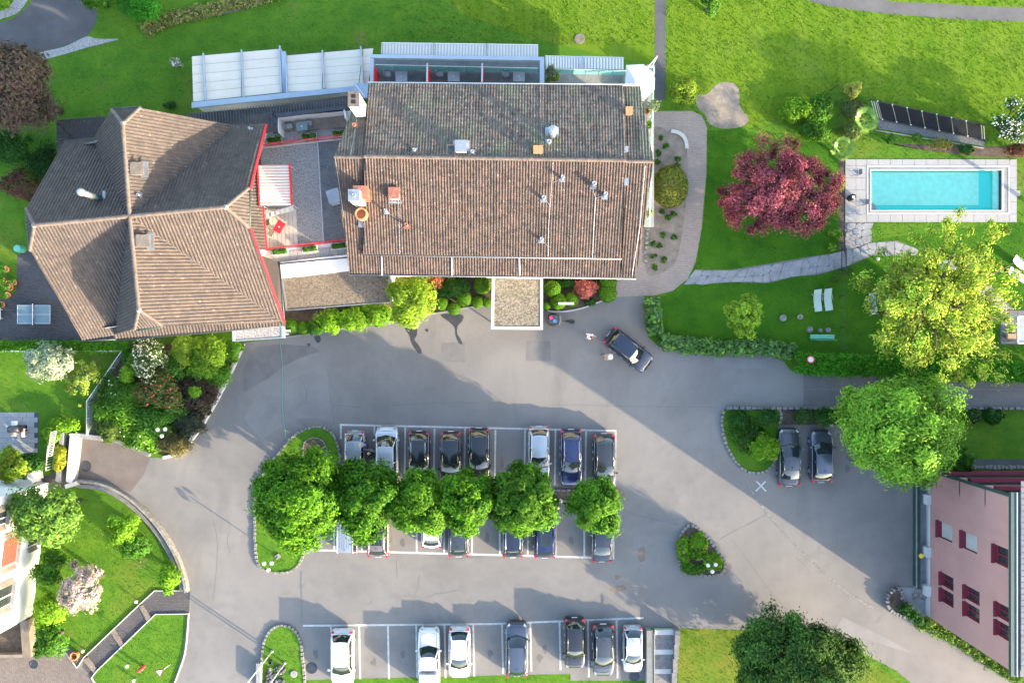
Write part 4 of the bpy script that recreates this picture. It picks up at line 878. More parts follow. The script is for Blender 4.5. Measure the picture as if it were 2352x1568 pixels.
for fn, pts, u, m in polys: ht.face([fn(x, y) for x, y in pts], u, 'tile_house')
for (q,) in half: ht.face(q, q[2] - q[1], 'tile_house')
# lower pent roofs under the south and east gables, hipped annexe to the north-west
pe = [P(548, 388, 6.2), P(594, 378, 5.3), P(610, 573, 5.3), P(560, 573, 6.2)]; pe2 = [P(570, 574, 6.1), P(641, 603, 5.0), P(653, 748, 5.0), P(636, 744, 6.0)]
ps_ = [P(258, 755, 6.35), P(646, 730, 6.35), P(652, 747, 5.9), P(262, 779, 5.9)]
an = [P(130, 279, 3.6), P(240, 270, 3.6), P(262, 330, 5.0), P(190, 340, 5.0)]; an2 = [P(130, 279, 3.6), P(190, 340, 5.0), P(190, 420, 5.0), P(136, 400, 3.6)]
for q in (pe, pe2, ps_, an, an2): MB().slab([p - up * .04 for p in q], .1).build('pent_roof', 'under_roof', house)
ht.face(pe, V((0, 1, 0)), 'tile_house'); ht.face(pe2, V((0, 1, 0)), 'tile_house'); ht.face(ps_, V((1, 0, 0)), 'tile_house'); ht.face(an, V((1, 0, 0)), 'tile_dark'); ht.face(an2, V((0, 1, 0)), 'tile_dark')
ht.build(hroof)
for a, b in ((C, En), (C, Nn), (C, Wn), (C, Sn)): ridge_caps(hroof, [a + up * .08, b + up * .08], .15)
for a, b in ((En, EN(571, 433)), (En, ES(572, 523)), (Nn, NE(322, 249)), (Nn, NW_(258, 253)), (Wn, WN(62, 480)), (Wn, WS(70, 575)), (Sn, SW_(310, 755)), (Sn, SE_(373, 748))): ridge_caps(hroof, [a + up * .06, b + up * .06], .13)
for p in (En, Nn, Wn, Sn): MB().sphere(p + up * .08, .2, 8, 5, .6).build('ridge_end', 'concrete', hroof, True)
for a, b in ((C, ne), (C, se), (C, sw), (C, nw)): MB().tube([a.lerp(b, .03) + up * .05, b + up * .05], .04, 6).build('valley_flashing', 'tile_grey', hroof)
for a, b in ((EN(573, 431), ES(574, 525)), (SW_(309, 758), SE_(374, 750)), (WN(60, 478), WS(68, 577)), (NE(323, 246), NW_(257, 250))): gutter(house, a, b, .08, 'metal_green')
gutter(house, WS(188, 782), P(267, 779, 5.9), .07, 'metal_dark'); gutter(house, P(267, 781, 5.9), P(653, 748, 5.9), .07, 'metal_dark'); gutter(house, P(641, 601, 5.0), P(654, 750, 5.0), .08, 'metal_dark'); gutter(house, P(148, 323, 6.4), P(217, 318, 6.4), .07, 'metal_dark'); gutter(house, P(129, 277, 3.6), P(240, 268, 3.6), .05, 'metal_dark')
for a, b in ((EN(609, 285), EN(572, 433)), (ES(573, 523), ES(651, 740))): MB().slab([a, b, b + V((.1, 0, -.02)), a + V((.1, 0, -.02))], .25).build('verge_board', 'red', house)
MB().slab([pe[1] + V((0, 0, .05)), pe[2] + V((0, 0, .05)), pe[2] + V((.12, 0, .03)), pe[1] + V((.12, 0, .03))], .2).build('verge_board', 'red', house)
hw = [P(165, 338, EZ), P(548, 308, EZ), P(582, 718, EZ), P(208, 758, EZ)]
wm = MB().prism([(p.x, p.y) for p in hw], 0, EZ - .05)
for a, b, e in ((hw[1], hw[2], En), (hw[0], hw[1], Nn), (hw[3], hw[0], Wn), (hw[2], hw[3], Sn)):
    t0, t1 = V((a.x, a.y, EZ - .05)), V((b.x, b.y, EZ - .05)); mid = t0.lerp(t1, .5)
    wm.add([t0, t1, t0.lerp(t1, .58) + up * 2.8, t0.lerp(t1, .42) + up * 2.8], [(0, 1, 2, 3)])
wm.build('wall', 'plaster_white', house)
p, = (WN(231, 457),); o = MB().tube([p - up * .4, p + up * 1.0], .24, 12).build('chimney_base', 'metal_green', house, True); MB().tube([p + up * 1.0, p + up * 2.4], .21, 12).build('flue', 'zinc', o, True); MB().lathe(p + up * 2.4, [(.27, 0), (.27, .25), (.1, .4)], 12).build('cap', 'zinc', o, True)
MB().box(p + V((.3, .1, .1)), (.2, .9, .05)).build('flashing', 'zinc', house)
for x, y, fn in ((317, 390, NE), (331, 555, SE_)):
    p = fn(x, y, .1); d = MB().box(p + V((-.1, 0, .15)), (.75, .8, .6)).build('roof_window', 'wood_grey', house); MB().box(p + V((-.5, 0, .25)), (.06, .66, .5)).build('pane', 'window_glass', d); MB().box(p + V((.15, 0, .48)), (.95, .85, .05)).build('apron', 'soil_light', d); MB().box(p + V((.45, 0, 0)), (.5, 1.1, .06)).build('flashing', 'zinc', d)
vent(house, NE(322, 449, .05), .4, .08); vent(house, EN(577, 298, .05), .5, .08)
flat_canopy(house, [(533, 752), (652, 744), (653, 776), (534, 784)], 2.8, 'metal_blue', 'gravel_grey', 5)
gable = MB().add([P(160, 760, .05), P(182, 762, 1.6), P(188, 772, .05)], [(0, 1, 2)])

# ============ pink building
pink = thing('pink_building', P(2300, 1250), 'tall pink rendered building with maroon window reveals and a grey roof', 'building')
x0, y0, y1 = 2126, 1080, 1411; ZB, ZT = .75, 11.6
NWp, SWp = P(x0, y0), P(x0, y1); xw = NWp.x; yn, ys = NWp.y, SWp.y; xe = xw + 22
def zx(x): return H * (1 - (x0 - 1176) / (x - 1176))          # height on the west face seen at plan x
# west wall as a grid of pieces with openings
wins = []
for (xa, xb, ya, yb, kind) in ((2156, 2187, 1182, 1218, 'blind'), (2211, 2244, 1182, 1218, 'blind'), (2285, 2316, 1182, 1218, 'glass'), (2163, 2190, 1293, 1321, 'glass'), (2163, 2190, 1328, 1357, 'glass'), (2218, 2250, 1293, 1321, 'glass'), (2218, 2250, 1328, 1357, 'glass'), (2290, 2319, 1293, 1321, 'glass'), (2290, 2319, 1328, 1357, 'glass')):
    wins.append((P(0, yb).y, P(0, ya).y, zx(xa), zx(xb), kind))
ysb = sorted({ys, yn} | {w[0] for w in wins} | {w[1] for w in wins}); zsb = sorted({ZB, ZT} | {w[2] for w in wins} | {w[3] for w in wins})
wm = MB()
for a, b in zip(ysb[:-1], ysb[1:]):
    for c, d in zip(zsb[:-1], zsb[1:]):
        my, mz = (a + b) / 2, (c + d) / 2
        if any(w[0] < my < w[1] and w[2] < mz < w[3] for w in wins): continue
        wm.add([V((xw, a, c)), V((xw, b, c)), V((xw, b, d)), V((xw, a, d))], [(3, 2, 1, 0)])
wm.add([V((xw, ys, 0)), V((xe, ys, 0)), V((xe, ys, ZT)), V((xw, ys, ZT))], [(0, 1, 2, 3)]); wm.add([V((xe, ys, 0)), V((xe, yn, 0)), V((xe, yn, ZT)), V((xe, ys, ZT))], [(0, 1, 2, 3)])
wm.build('wall', 'plaster_pink', pink)
MB().add([V((xw, ys, 0)), V((xw, yn, 0)), V((xw, yn, ZB)), V((xw, ys, ZB))], [(3, 2, 1, 0)]).build('plinth', 'metal_white', pink)
for a, b, c, d, kind in wins:
    r = MB(); dp = .28
    r.add([V((xw, a, c)), V((xw, b, c)), V((xw + dp, b, c + .03)), V((xw + dp, a, c + .03))], [(0, 1, 2, 3)])
    r.add([V((xw, a, d)), V((xw, b, d)), V((xw + dp, b, d)), V((xw + dp, a, d))], [(3, 2, 1, 0)])
    r.add([V((xw, a, c)), V((xw + dp, a, c)), V((xw + dp, a, d)), V((xw, a, d))], [(0, 1, 2, 3)]); r.add([V((xw, b, c)), V((xw + dp, b, c)), V((xw + dp, b, d)), V((xw, b, d))], [(3, 2, 1, 0)])
    o = r.build('window', 'maroon', pink)
    MB().add([V((xw + dp - .02, a, c)), V((xw + dp - .02, b, c)), V((xw + dp - .02, b, d)), V((xw + dp - .02, a, d))], [(3, 2, 1, 0)]).build('blind' if kind == 'blind' else 'pane', 'blind' if kind == 'blind' else 'window_glass', o)
    MB().box((xw - .06, (a + b) / 2, c - .01), (.42, b - a + .1, .05)).build('sill', 'maroon', o)
    if kind == 'glass':
        fr = MB()
        for yy in (a + .04, (a + b) / 2, b - .04): fr.box((xw + dp - .06, yy, (c + d) / 2), (.07, .08, d - c))
        for zz in (c + .05, d - .05): fr.box((xw + dp - .07, (a + b) / 2, zz), (.07, b - a - .1, .08))
        fr.build('frame', 'maroon', o)
    else:
        for k in range(14): MB().box((xw + dp - .04, a + (b - a) * (k + .5) / 14, (c + d) / 2), (.02, .02, d - c - .1)).build('slat', 'blind', o)
# north face: three loggia storeys with maroon parapets
nm = MB(); gap = [(2.2, 3.6), (5.6, 7.0), (9.0, 10.2)]; zz = 0
for a, b in gap:
    nm.add([V((xw, yn, zz)), V((xe, yn, zz)), V((xe, yn, a)), V((xw, yn, a))], [(3, 2, 1, 0)]); zz = b
nm.add([V((xw, yn, zz)), V((xe, yn, zz)), V((xe, yn, ZT)), V((xw, yn, ZT))], [(3, 2, 1, 0)])
nm.build('wall', 'plaster_pink', pink)
for a, b in gap:
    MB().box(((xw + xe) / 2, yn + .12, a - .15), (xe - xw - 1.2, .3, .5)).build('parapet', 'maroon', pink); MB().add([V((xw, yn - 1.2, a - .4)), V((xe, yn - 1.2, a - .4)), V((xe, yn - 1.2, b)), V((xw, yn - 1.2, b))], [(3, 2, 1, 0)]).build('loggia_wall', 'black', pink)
    MB().box(((xw + xe) / 2, yn - .6, a - .45), (xe - xw, 1.2, .1)).build('loggia_floor', 'concrete', pink)
MB().wall([V((xw - .03, yn + .03, 0)), V((xw + .5, yn + .03, 0))], .1, 0, ZT).build('corner_strip', 'metal_green', pink)
# eaves, gutter and roof
def band(x_a, x_b, z_a, z_b, material, name, ov=.35):
    MB().prism([(x_a, ys - ov), (x_b, ys - ov), (x_b, yn + ov), (x_a, yn + ov)], z_a, z_b).build(name, material, pink)
band(xw - .05, xw + .34, ZT - .15, ZT + .12, 'metal_green', 'eaves_board'); band(xw + .34, xw + .39, ZT, ZT + .18, 'metal_white', 'gutter'); band(xw + .39, xw + .58, ZT, ZT + .1, 'metal_green', 'gutter_bed')
band(xw + .58, xe, ZT - .1, ZT + .16, 'tile_grey', 'roof')
pr = pink.children[-1]
for i in range(6):
    for j in range(32):
        MB().box((xw + .8 + i * .42, ys + .25 + j * .42, ZT + .2 + i * .03), (.4, .38, .05)).build('roof_tile', 'tile_grey', pr)
for y in (1143, 1262, 1350): p = P(2118, y); MB().box((p.x + .2, p.y, .45), (.6, .85, .9)).build('garage_pier', 'metal_white', pink)
MB().wall([P(2102, 1106), P(2102, 1343)], .4, 0, .5).build('drive_wall', 'metal_green', pink)
MB().wall([P(2098, 1106), P(2098, 1345)], .1, 0, .55).build('drive_coping', 'concrete', pink)
p = P(2116, 1276, .95); MB().lathe((p.x, p.y, .92), [(.1, 0), (.2, 0), (.2, .06), (.1, .06)], 14).build('round_sign', 'yellow', pink)
ed = thing('stone_edging', P(2280, 1064), 'row of dark stones along the foot of the pink building', 'edging')
kerb_stones(ed, [(2196, 1072), (2420, 1072)], 9, .3, .25, 'stone_grey', 'stone', False)
ground_sheet('asphalt_path', [(2180, 1054), (2430, 1054), (2430, 1068), (2180, 1068)], .008, 'asphalt_dark')
rocks_p = thing('rock_pile', P(2110, 1366), 'pale rocks piled in the corner below the pink building', 'rocks')
for i in range(16): p = P(2098 + random.uniform(0, 28), 1352 + random.uniform(0, 24)); MB().sphere((p.x, p.y, .08), random.uniform(.12, .28), 7, 4, .7).build('rock', 'stone_pale', rocks_p)

# ============ white house at the lower left
wh = thing('white_house', P(60, 1260), 'white rendered house with brown shutters beside the blossom tree', 'house')
a, b = P(112, 1108), P(74, 1412); d = (b - a).normalized(); out = V((-d.y, d.x, 0))
inn = V((d.y, -d.x, 0)); ZW = 7.5
if inn.x > 0: inn = -inn
wp = [a, b, b + inn * 11, a + inn * 11]
MB().prism([(p.x, p.y) for p in wp], 0, ZW).build('wall', 'plaster_white', wh)
o = MB().prism([((p + (p - (a + b + inn * 22) / 2 if False else V((0, 0, 0)))).x, p.y) for p in [a - d * .3 + inn * .3, b + d * .3 + inn * .3, b + d * .3 + inn * 11.6, a - d * .3 + inn * 11.6]], ZW, ZW + .3).build('roof', 'tile_dark', wh)
def wwin(px, py0, py1, za, zb, kind):
    t0 = (P(0, py0).y - a.y) / (b.y - a.y); t1 = (P(0, py1).y - a.y) / (b.y - a.y)
    q0, q1 = a.lerp(b, t0), a.lerp(b, t1); rz = math.atan2(d.y, d.x); L = (q1 - q0).length; c = (q0 + q1) / 2 - inn * .03
    w = MB().box((c.x, c.y, (za + zb) / 2), (L + .2, .12, zb - za + .2), rz).build('window', 'metal_white', wh)
    c2 = c - inn * .05; MB().box((c2.x, c2.y, (za + zb) / 2), (L, .06, zb - za), rz).build('pane' if kind else 'roller_blind', 'window_glass' if kind else 'red_brick', w)
    if kind: c3 = c - inn * .08; MB().box((c3.x, c3.y, (za + zb) / 2), (.1, .1, zb - za), rz).build('mullion', 'metal_white', w)
    for s in (q0 - d * .3, q1 + d * .3):
        e = s - inn * .16; MB().box((e.x, e.y, (za + zb) / 2), (.5, .07, zb - za), rz + .5).build('shutter', 'wood_grey', w)
    sl = c - inn * .16; MB().box((sl.x, sl.y, za - .08), (L + .3, .35, .08), rz).build('sill', 'concrete', w)
wwin(0, 1205, 1262, 3.6, 5.4, False); wwin(0, 1310, 1352, 3.6, 5.2, True); wwin(0, 1205, 1240, .9, 2.1, True); wwin(0, 1140, 1165, 5.6, 7.0, True)
# its yard wall, and the small court wall to the south
single('low_wall', MB().wall([P(70, 1416), P(76, 1500)], .7, 0, .9), 'soil_light', 'brownish coped yard wall at the corner of the white house', 'wall', P(73, 1460))
yardsoil = ground_sheet('yard_soil', [(-40, 1440), (66, 1420), (70, 1498), (-40, 1505)], .012, 'soil')
single('low_wall', MB().wall([P(-40, 1502), P(70, 1500)], .25, 0, .5), 'wood_grey', 'dark low wall closing the yard of the white house', 'wall', P(20, 1501))
# porch roof and chimney corner north of it
single('porch_wall', MB().wall([P(90, 1075), P(94, 1098)], .5, 0, 1.4).wall([P(94, 1098), P(30, 1122)], .5, 0, 1.3), 'plaster_white', 'white garden wall corner above the white house', 'wall', P(92, 1090))
single('brick_stair', MB().box(P(5, 1110) + up * .5, (.9, 1.9, 1.0)).box(P(5, 1125) + up * .35, (.9, 1.0, .7)).box(P(5, 1137) + up * .2, (.9, .7, .4)), 'red_brick', 'red brick steps at the north end of the white house', 'steps', P(5, 1118))
# garage portal with its white lintel
gp = thing('garage_portal', P(165, 1050), 'white garage entrance wall at the end of the brown drive', 'wall')
MB().prism([(P(x, y, 1.0).x, P(x, y, 1.0).y) for x, y in ((161, 995), (176, 996), (163, 1111), (151, 1105))], 0, 1.0).build('lintel', 'concrete_white', gp)
MB().prism([(P(x, y).x, P(x, y).y) for x, y in ((151, 990), (160, 990), (151, 1104), (141, 1100))], 0, .9).build('planter', 'concrete', gp)
MB().wall([P(178, 997), P(245, 1005)], .4, 0, .7).build('wing_wall', 'concrete', gp); MB().wall([P(163, 1113), P(186, 1106)], .35, 0, .9).build('wing_wall', 'concrete_white', gp)
# ============================================================ VEGETATION
def col_mix(pal, n, clump=None, spread=.12):
    pal = np.array(pal, float); k = RNG.integers(0, len(pal), n); j = RNG.integers(0, len(pal), n); t = RNG.random((n, 1))
    c = pal[k] * t + pal[j] * (1 - t)
    c *= (1 + RNG.normal(0, spread, (n, 1)))
    if clump is not None: c *= clump
    return np.clip(c, .002, .9)
def leaf_mesh(name, C, Nn_, size, cols, aspect=.5, droop=.12, along=None):
    n = len(C); Nn_ = Nn_ / np.linalg.norm(Nn_, axis=1, keepdims=True)
    R = RNG.normal(size=(n, 3)); T = np.cross(Nn_, R)
    if along is not None:
        T = along + .35 * R; T -= Nn_ * (T * Nn_).sum(1, keepdims=True)
    T /= np.linalg.norm(T, axis=1, keepdims=True) + 1e-9
    T =T; T /= np.linalg.norm(T, axis=1, keepdims=True) + 1e-9; Bt = np.cross(Nn_, T)
    s = size.reshape(-1, 1) if hasattr(size, 'reshape') else np.full((n, 1), size)
    v = np.empty((n, 4, 3)); v[:, 0] = C - T * s * .5; v[:, 2] = C + T * s * .5 - Nn_ * s * droop
    v[:, 1] = C + Bt * s * .5 * aspect + Nn_ * s * .1; v[:, 3] = C - Bt * s * .5 * aspect + Nn_ * s * .1
    me = bpy.data.meshes.new(name); me.vertices.add(n * 4); me.loops.add(n * 4); me.polygons.add(n)
    me.vertices.foreach_set('co', v.reshape(-1).astype(np.float32)); me.loops.foreach_set('vertex_index', np.arange(n * 4, dtype=np.int32))
    me.polygons.foreach_set('loop_start', np.arange(0, n * 4, 4, dtype=np.int32)); me.polygons.foreach_set('loop_total', np.full(n, 4, dtype=np.int32))
    a = me.color_attributes.new('Col', 'FLOAT_COLOR', 'POINT')
    c4 = np.ones((n, 4, 4), np.float32); c4[:, :, :3] = cols[:, None, :]; a.data.foreach_set('color', c4.reshape(-1))
    me.update(); me.validate(); me.materials.append(M['leaf']); return me
def sphere_pts(n, upper=0.0):
    d = RNG.normal(size=(n, 3)); d /= np.linalg.norm(d, axis=1, keepdims=True)
    if upper: d[:, 2] = np.where(d[:, 2] < -upper, -d[:, 2], d[:, 2])
    return d
def clump_leaves(centers, radii, n_each, leaf, pal, mid=None, flat=.75, up_bias=.35, spread=.12, cvar=.16):
    """leaves spread over clumps; returns arrays"""
    k = len(centers); idx = np.repeat(np.arange(k), n_each); n = len(idx)
    d = sphere_pts(n); r = np.asarray(radii)[idx] * (.15 + 1.0 * RNG.random(n) ** .8 + np.where(RNG.random(n) < .12, .35, 0))
    off = d * r[:, None]; off[:, 2] *= flat; C_ = np.asarray(centers)[idx] + off
    Nn_ = d * .7 + RNG.normal(0, .38, (n, 3)); Nn_[:, 2] += up_bias * 1.2
    if mid is not None:
        o = C_ - np.asarray(mid); o /= np.linalg.norm(o, axis=1, keepdims=True) + 1e-6; Nn_ += o * .95
    cl = (1 + RNG.normal(0, cvar, (k, 1)))[idx]
    return C_, Nn_, leaf * (.7 + .6 * RNG.random(n)), col_mix(pal, n, cl, spread)
def crown_centers(c, r, k, cr, lo=.55, upper=.35, lobes=None):
    d = sphere_pts(k, upper); t = lo + (1 - lo) * RNG.random(k) ** .6; rr = np.array(r) - cr * .6
    ph = RNG.random((3, 4)) * 6.28; az = np.arctan2(d[:, 1], d[:, 0])
    t = t * (.94 + .10 * np.sin(3 * az + ph[0, 0]) + .08 * np.sin(5 * az + ph[0, 1] + 3 * d[:, 2]) + .06 * np.sin(9 * az + ph[0, 2] + 5 * d[:, 2]))
    return np.array(c) + d * t[:, None] * np.maximum(rr, .1)
def limbs(base, top, ends, r0, material, parent, name='trunk', bend=.25):
    mb = MB(); b, t = V(base), V(top); mid = b.lerp(t, .5) + V((random.uniform(-.1, .1), random.uniform(-.1, .1), 0))
    mb.tube([b, mid, t], [r0 * 1.25, r0, r0 * .7], 8)
    for e in ends:
        e = V(e); s = b.lerp(t, random.uniform(.55, .98)); m = s.lerp(e, .5) + V((random.uniform(-bend, bend), random.uniform(-bend, bend), bend))
        mb.tube([s, m, e], [r0 * .5, r0 * .33, r0 * .12], 5)
    return mb.build(name, material, parent, True)
ALL_LABELS = set()
def tree(name, x, y, zc, dx, dy, rz, pal, label, k=60, cr=.8, leaf=.3, n=140, cat='tree', group=None, bark='bark', r0=.16, flat=.75, lo=.55, upper=.35, extra=None, z0=0.0, nlimb=9, flower=None, fsize=.16, crown_name='crown', spread=.12, cvar=.16, spiky=True):
    """x, y: plan position seen at crown height zc; dx, dy: crown half widths in plan units"""
    f = (H - zc) / H; c = P(x, y, zc); rx, ry = dx / K * f, dy / K * f
    t = thing(name, (c.x, c.y, z0), label, cat, group); off = np.array([c.x, c.y, z0])
    cen = crown_centers(c, (rx, ry, rz), k, cr, lo, upper); rad = cr * (.5 + .75 * RNG.random(k))
    A = clump_leaves(cen, rad, n, leaf, pal, (c.x, c.y, zc - rz * .3), flat, spread=spread, cvar=cvar)
    if extra is not None:
        A = tuple(np.concatenate(q) for q in zip(A, extra(c)))
    ctr = np.array([c.x, c.y, zc - rz * .5]); al = A[0] - ctr; al /= np.linalg.norm(al, axis=1, keepdims=True) + 1e-6
    link(crown_name, leaf_mesh('crown', A[0] - off, A[1], A[2] * (1.25 if spiky else 1), A[3], .36 if spiky else .5, .12, al if spiky else None), None, t)
    ends = [cen[i] for i in RNG.choice(k, min(nlimb, k), replace=False)]
    limbs((c.x, c.y, z0 - .05), (c.x, c.y, max(z0 + .3, zc - rz * .2)), ends, r0, bark, t)
    if flower:
        m = int(flower[1]); i = RNG.choice(k, m); d = sphere_pts(m, .0); d[:, 2] = np.abs(d[:, 2]); p = cen[i] + d * rad[i][:, None] * [1, 1, flat] * 1.02
        link('blossom', leaf_mesh('blossom', p - off, d + RNG.normal(0, .3, (m, 3)), np.full(m, fsize) * (.7 + .6 * RNG.random(m)), col_mix(flower[0], m), .9), None, t)
    return t
G1 = [(.030, .110, .006), (.070, .20, .009), (.125, .28, .012)]       # row trees
G2 = [(.10, .25, .020), (.18, .37, .030), (.25, .44, .042)]            # big round tree
G3 = [(.018, .072, .012), (.032, .105, .016), (.05, .14, .02)]           # dark shrubs
G4 = [(.085, .23, .012), (.14, .31, .016), (.20, .36, .02)]              # bright lime
G5 = [(.035, .12, .012), (.06, .175, .015), (.09, .22, .02)]             # mid green
# --- the row of car park trees
row = 'trees planted along the car park strip'
tree('street_tree', 690, 1143, 5.8, 114, 123, 3.8, G1, 'largest dark green tree at the head of the car park row', 190, .78, .27, 250, group=row, r0=.2, upper=.97)
tree('street_tree', 840, 1146, 5.3, 83, 98, 3.2, [(.022, .088, .006), (.050, .16, .008), (.10, .235, .010)], 'full green tree over the silver van, second in the car park row', 135, .64, .27, 230, group=row, upper=.97)
tree('street_tree', 962, 1155, 5.1, 78, 79, 3.0, [(.034, .115, .006), (.068, .19, .009), (.11, .235, .012)], 'green tree over the black estate car, third in the car park row', 110, .6, .27, 220, group=row, upper=.97)
tree('street_tree', 1073, 1148, 5.1, 76, 77, 3.0, G1, 'green tree fourth in the car park row, between two pointed neighbours', 110, .6, .27, 220, group=row, upper=.97)
tree('street_tree', 1202, 1150, 5.2, 89, 88, 3.1, [(.04, .125, .008), (.07, .185, .012), (.10, .22, .014)], 'broad bright green tree fifth in the car park row', 135, .64, .27, 230, group=row, upper=.97)
tree('street_tree', 1367, 1162, 4.7, 66, 66, 2.6, [(.045, .135, .008), (.075, .20, .012), (.10, .24, .014)], 'small round tree standing alone at the end of the car park row', 95, .54, .26, 220, group=row, upper=.97)
# --- big trees
tree('round_tree', 2065, 982, 6.0, 146, 134, 4.8, G2, 'huge round lime green tree beside the pink building', 290, .85, .24, 250, r0=.3, nlimb=14, upper=.97)
tree('maple_tree', 1790, 438, 3.2, 160, 124, 2.3, [(.16, .030, .045), (.32, .07, .09), (.46, .15, .15)], 'spreading dark red maple beside the swimming pool', 220, .6, .17, 220, cvar=.28, flat=.6, lo=.35, upper=.15, bark='bark_grey', r0=.2, nlimb=14)
def sparse(x, y, zc, pts, pal, label, name='tall_tree'):
    c = P(x, y, zc); z0 = 0.0; t = thing(name, (c.x, c.y, 0), label, 'tree'); off = np.array([c.x, c.y, 0]); cen, rad = [], []
    trunk = MB(); top = V((c.x, c.y, zc - 1.0)); trunk.tube([V((c.x, c.y, -.05)), V((c.x + .1, c.y, zc * .5)), top], [.34, .27, .2], 9)
    for px, py, z, r in pts:
        e = P(px, py, z); s = V((c.x, c.y, zc * random.uniform(.45, .85))); m = s.lerp(e, .5) + V((random.uniform(-.3, .3), random.uniform(-.3, .3), .3)); trunk.tube([s, m, e], [.14, .09, .03], 6)
        for k in range(int(6 * r)):
            q = m.lerp(e, random.uniform(.25, 1.12)) + V((random.gauss(0, r * .7), random.gauss(0, r * .7), random.gauss(0, .45))); cen.append(q[:]); rad.append(random.uniform(.3, .85))
    A = clump_leaves(np.array(cen), rad, 90, .2, pal, None, .34, .55, .22, .26)
    al = A[0] - np.array([c.x, c.y, zc - 3]); al /= np.linalg.norm(al, axis=1, keepdims=True)
    link('crown', leaf_mesh('crown', A[0] - off, A[1], A[2] * 1.2, A[3], .42, .12, al), None, t); trunk.build('trunk', 'bark', t, True)
sparse(2150, 700, 7.0, [(2200, 505, 7, 1.2), (2205, 545, 7.5, 1.3), (2185, 590, 8, 1.5), (2290, 545, 6.5, 1.3), (2262, 590, 7.5, 1.6), (2285, 625, 7, 1.5), (2120, 585, 6.5, 1.1), (2130, 640, 8, 1.6), (2070, 620, 6.5, 1.3), (2055, 660, 7, 1.5), (2020, 655, 6, 1.1), (2100, 680, 8.5, 1.8), (2160, 690, 9, 1.6), (2230, 650, 8.5, 1.7), (2060, 705, 7, 1.4), (2010, 690, 5.5, .8), (2110, 740, 8.5, 1.7), (2180, 750, 8.5, 1.6), (2240, 720, 8, 1.5), (2300, 670, 6.5, 1.2), (2325, 690, 6, .7), (2060, 755, 7, 1.3), (2090, 800, 7, 1.6), (2150, 800, 8, 1.7), (2205, 800, 7.5, 1.5), (2260, 770, 7, 1.5), (2295, 800, 6.5, 1.5), (2110, 835, 6, 1.4), (2200, 845, 6, 1.5), (2270, 835, 6, 1.4), (2300, 735, 6, 1.0), (2030, 720, 6, 1.0), (2320, 610, 6, .9), (2050, 810, 6, 1.0)] + [(2070 + 30 * (i % 6) + 12 * (i // 6), 600 + 50 * (i // 6) + 9 * (i % 6), 3.4 + .35 * (i % 5), 1.3) for i in range(14)],
       [(.15, .29, .022), (.26, .42, .03), (.38, .48, .045), (.42, .40, .07)], 'tall open yellow green tree over the loungers below the pool')
tree('conifer', 1822, 1515, 5.0, 156, 112, 4.6, [(.022, .068, .014), (.045, .11, .018), (.09, .175, .024)], 'dark green conifer on the bank below the car park', 250, .85, .24, 200, r0=.3, flat=.5, cvar=.24, upper=.97)
tree('copper_tree', 38, 205, 6.0, 92, 120, 4.0, [(.11, .070, .058), (.135, .080, .060), (.085, .088, .042)], 'dark copper brown tree beside the grey road bend', 140, .95, .27, 180, r0=.25)
tree('shrub', 25, 335, 1.6, 55, 42, 1.3, G3, 'dark green shrub below the copper brown tree', 40, .6, .2, 150, 'shrub')
tree('shrub', 105, 375, 1.2, 45, 50, 1.0, [(.02, .06, .012), (.03, .085, .015)], 'very dark evergreen shrub against the west eaves of the gabled house', 36, .6, .2, 140, 'shrub')
tree('shrub', 48, 425, 1.4, 48, 45, 1.0, [(.16, .04, .05), (.20, .06, .06), (.06, .16, .02)], 'red and green leaved shrub west of the gabled house', 36, .5, .2, 140, 'shrub')
tree('shrub', 325, 10, 1.5, 55, 46, 1.4, [(.03, .17, .012), (.05, .24, .016)], 'bright green rounded shrub beside the grey road at the top edge', 50, .6, .18, 170, 'shrub')
tree('shrub', 225, -2, 1.2, 42, 26, .9, G5, 'leafy green shrub overhanging the tip of the grey road', 24, .5, .26, 90, 'shrub')
tree('shrub', 5, 5, .8, 14, 28, .6, G4, 'small lime green shrub at the top left corner', 12, .35, .16, 100, 'shrub')
tree('bright_tree', 945, 692, 3.6, 60, 64, 2.4, [(.14, .26, .014), (.20, .32, .02), (.26, .36, .03)], 'vivid yellow green tree in front of the hotel', 75, .62, .2, 190)
tree('sapling', 1705, 722, 3.4, 50, 60, 2.0, [(.17, .31, .02), (.25, .38, .03), (.13, .27, .02)], 'small light green tree on the shaded lawn above the hedge', 44, .45, .22, 100, upper=.1, lo=.2, bark='bark_grey', r0=.07, nlimb=20)
tree('garden_tree', 105, 1178, 5.0, 100, 80, 2.6, [(.06, .15, .02), (.10, .205, .03), (.14, .25, .035)], 'spreading green tree against the white house wall', 80, .7, .24, 140, upper=.15, lo=.3)
tree('silver_tree', 116, 832, 2.6, 62, 46, 1.9, [(.20, .27, .16), (.30, .37, .24), (.38, .43, .26)], 'pale silver green tree on the small lawn below the hedge', 50, .5, .22, 150, lo=.4)
tree('sapling', 188, 872, 2.4, 52, 52, 1.2, [(.16, .26, .03), (.24, .31, .05)], 'thin branched sapling with sparse yellowish leaves beside the silver tree', 30, .36, .17, 60, upper=.1, lo=.3, bark='bark_grey', r0=.06, nlimb=26)
tree('blossom_tree', 190, 1345, 3.2, 60, 68, 1.8, [(.60, .44, .42), (.68, .52, .50), (.52, .38, .35), (.14, .22, .05)], 'pale pink blossoming tree beside the white house', 60, .5, .2, 130)
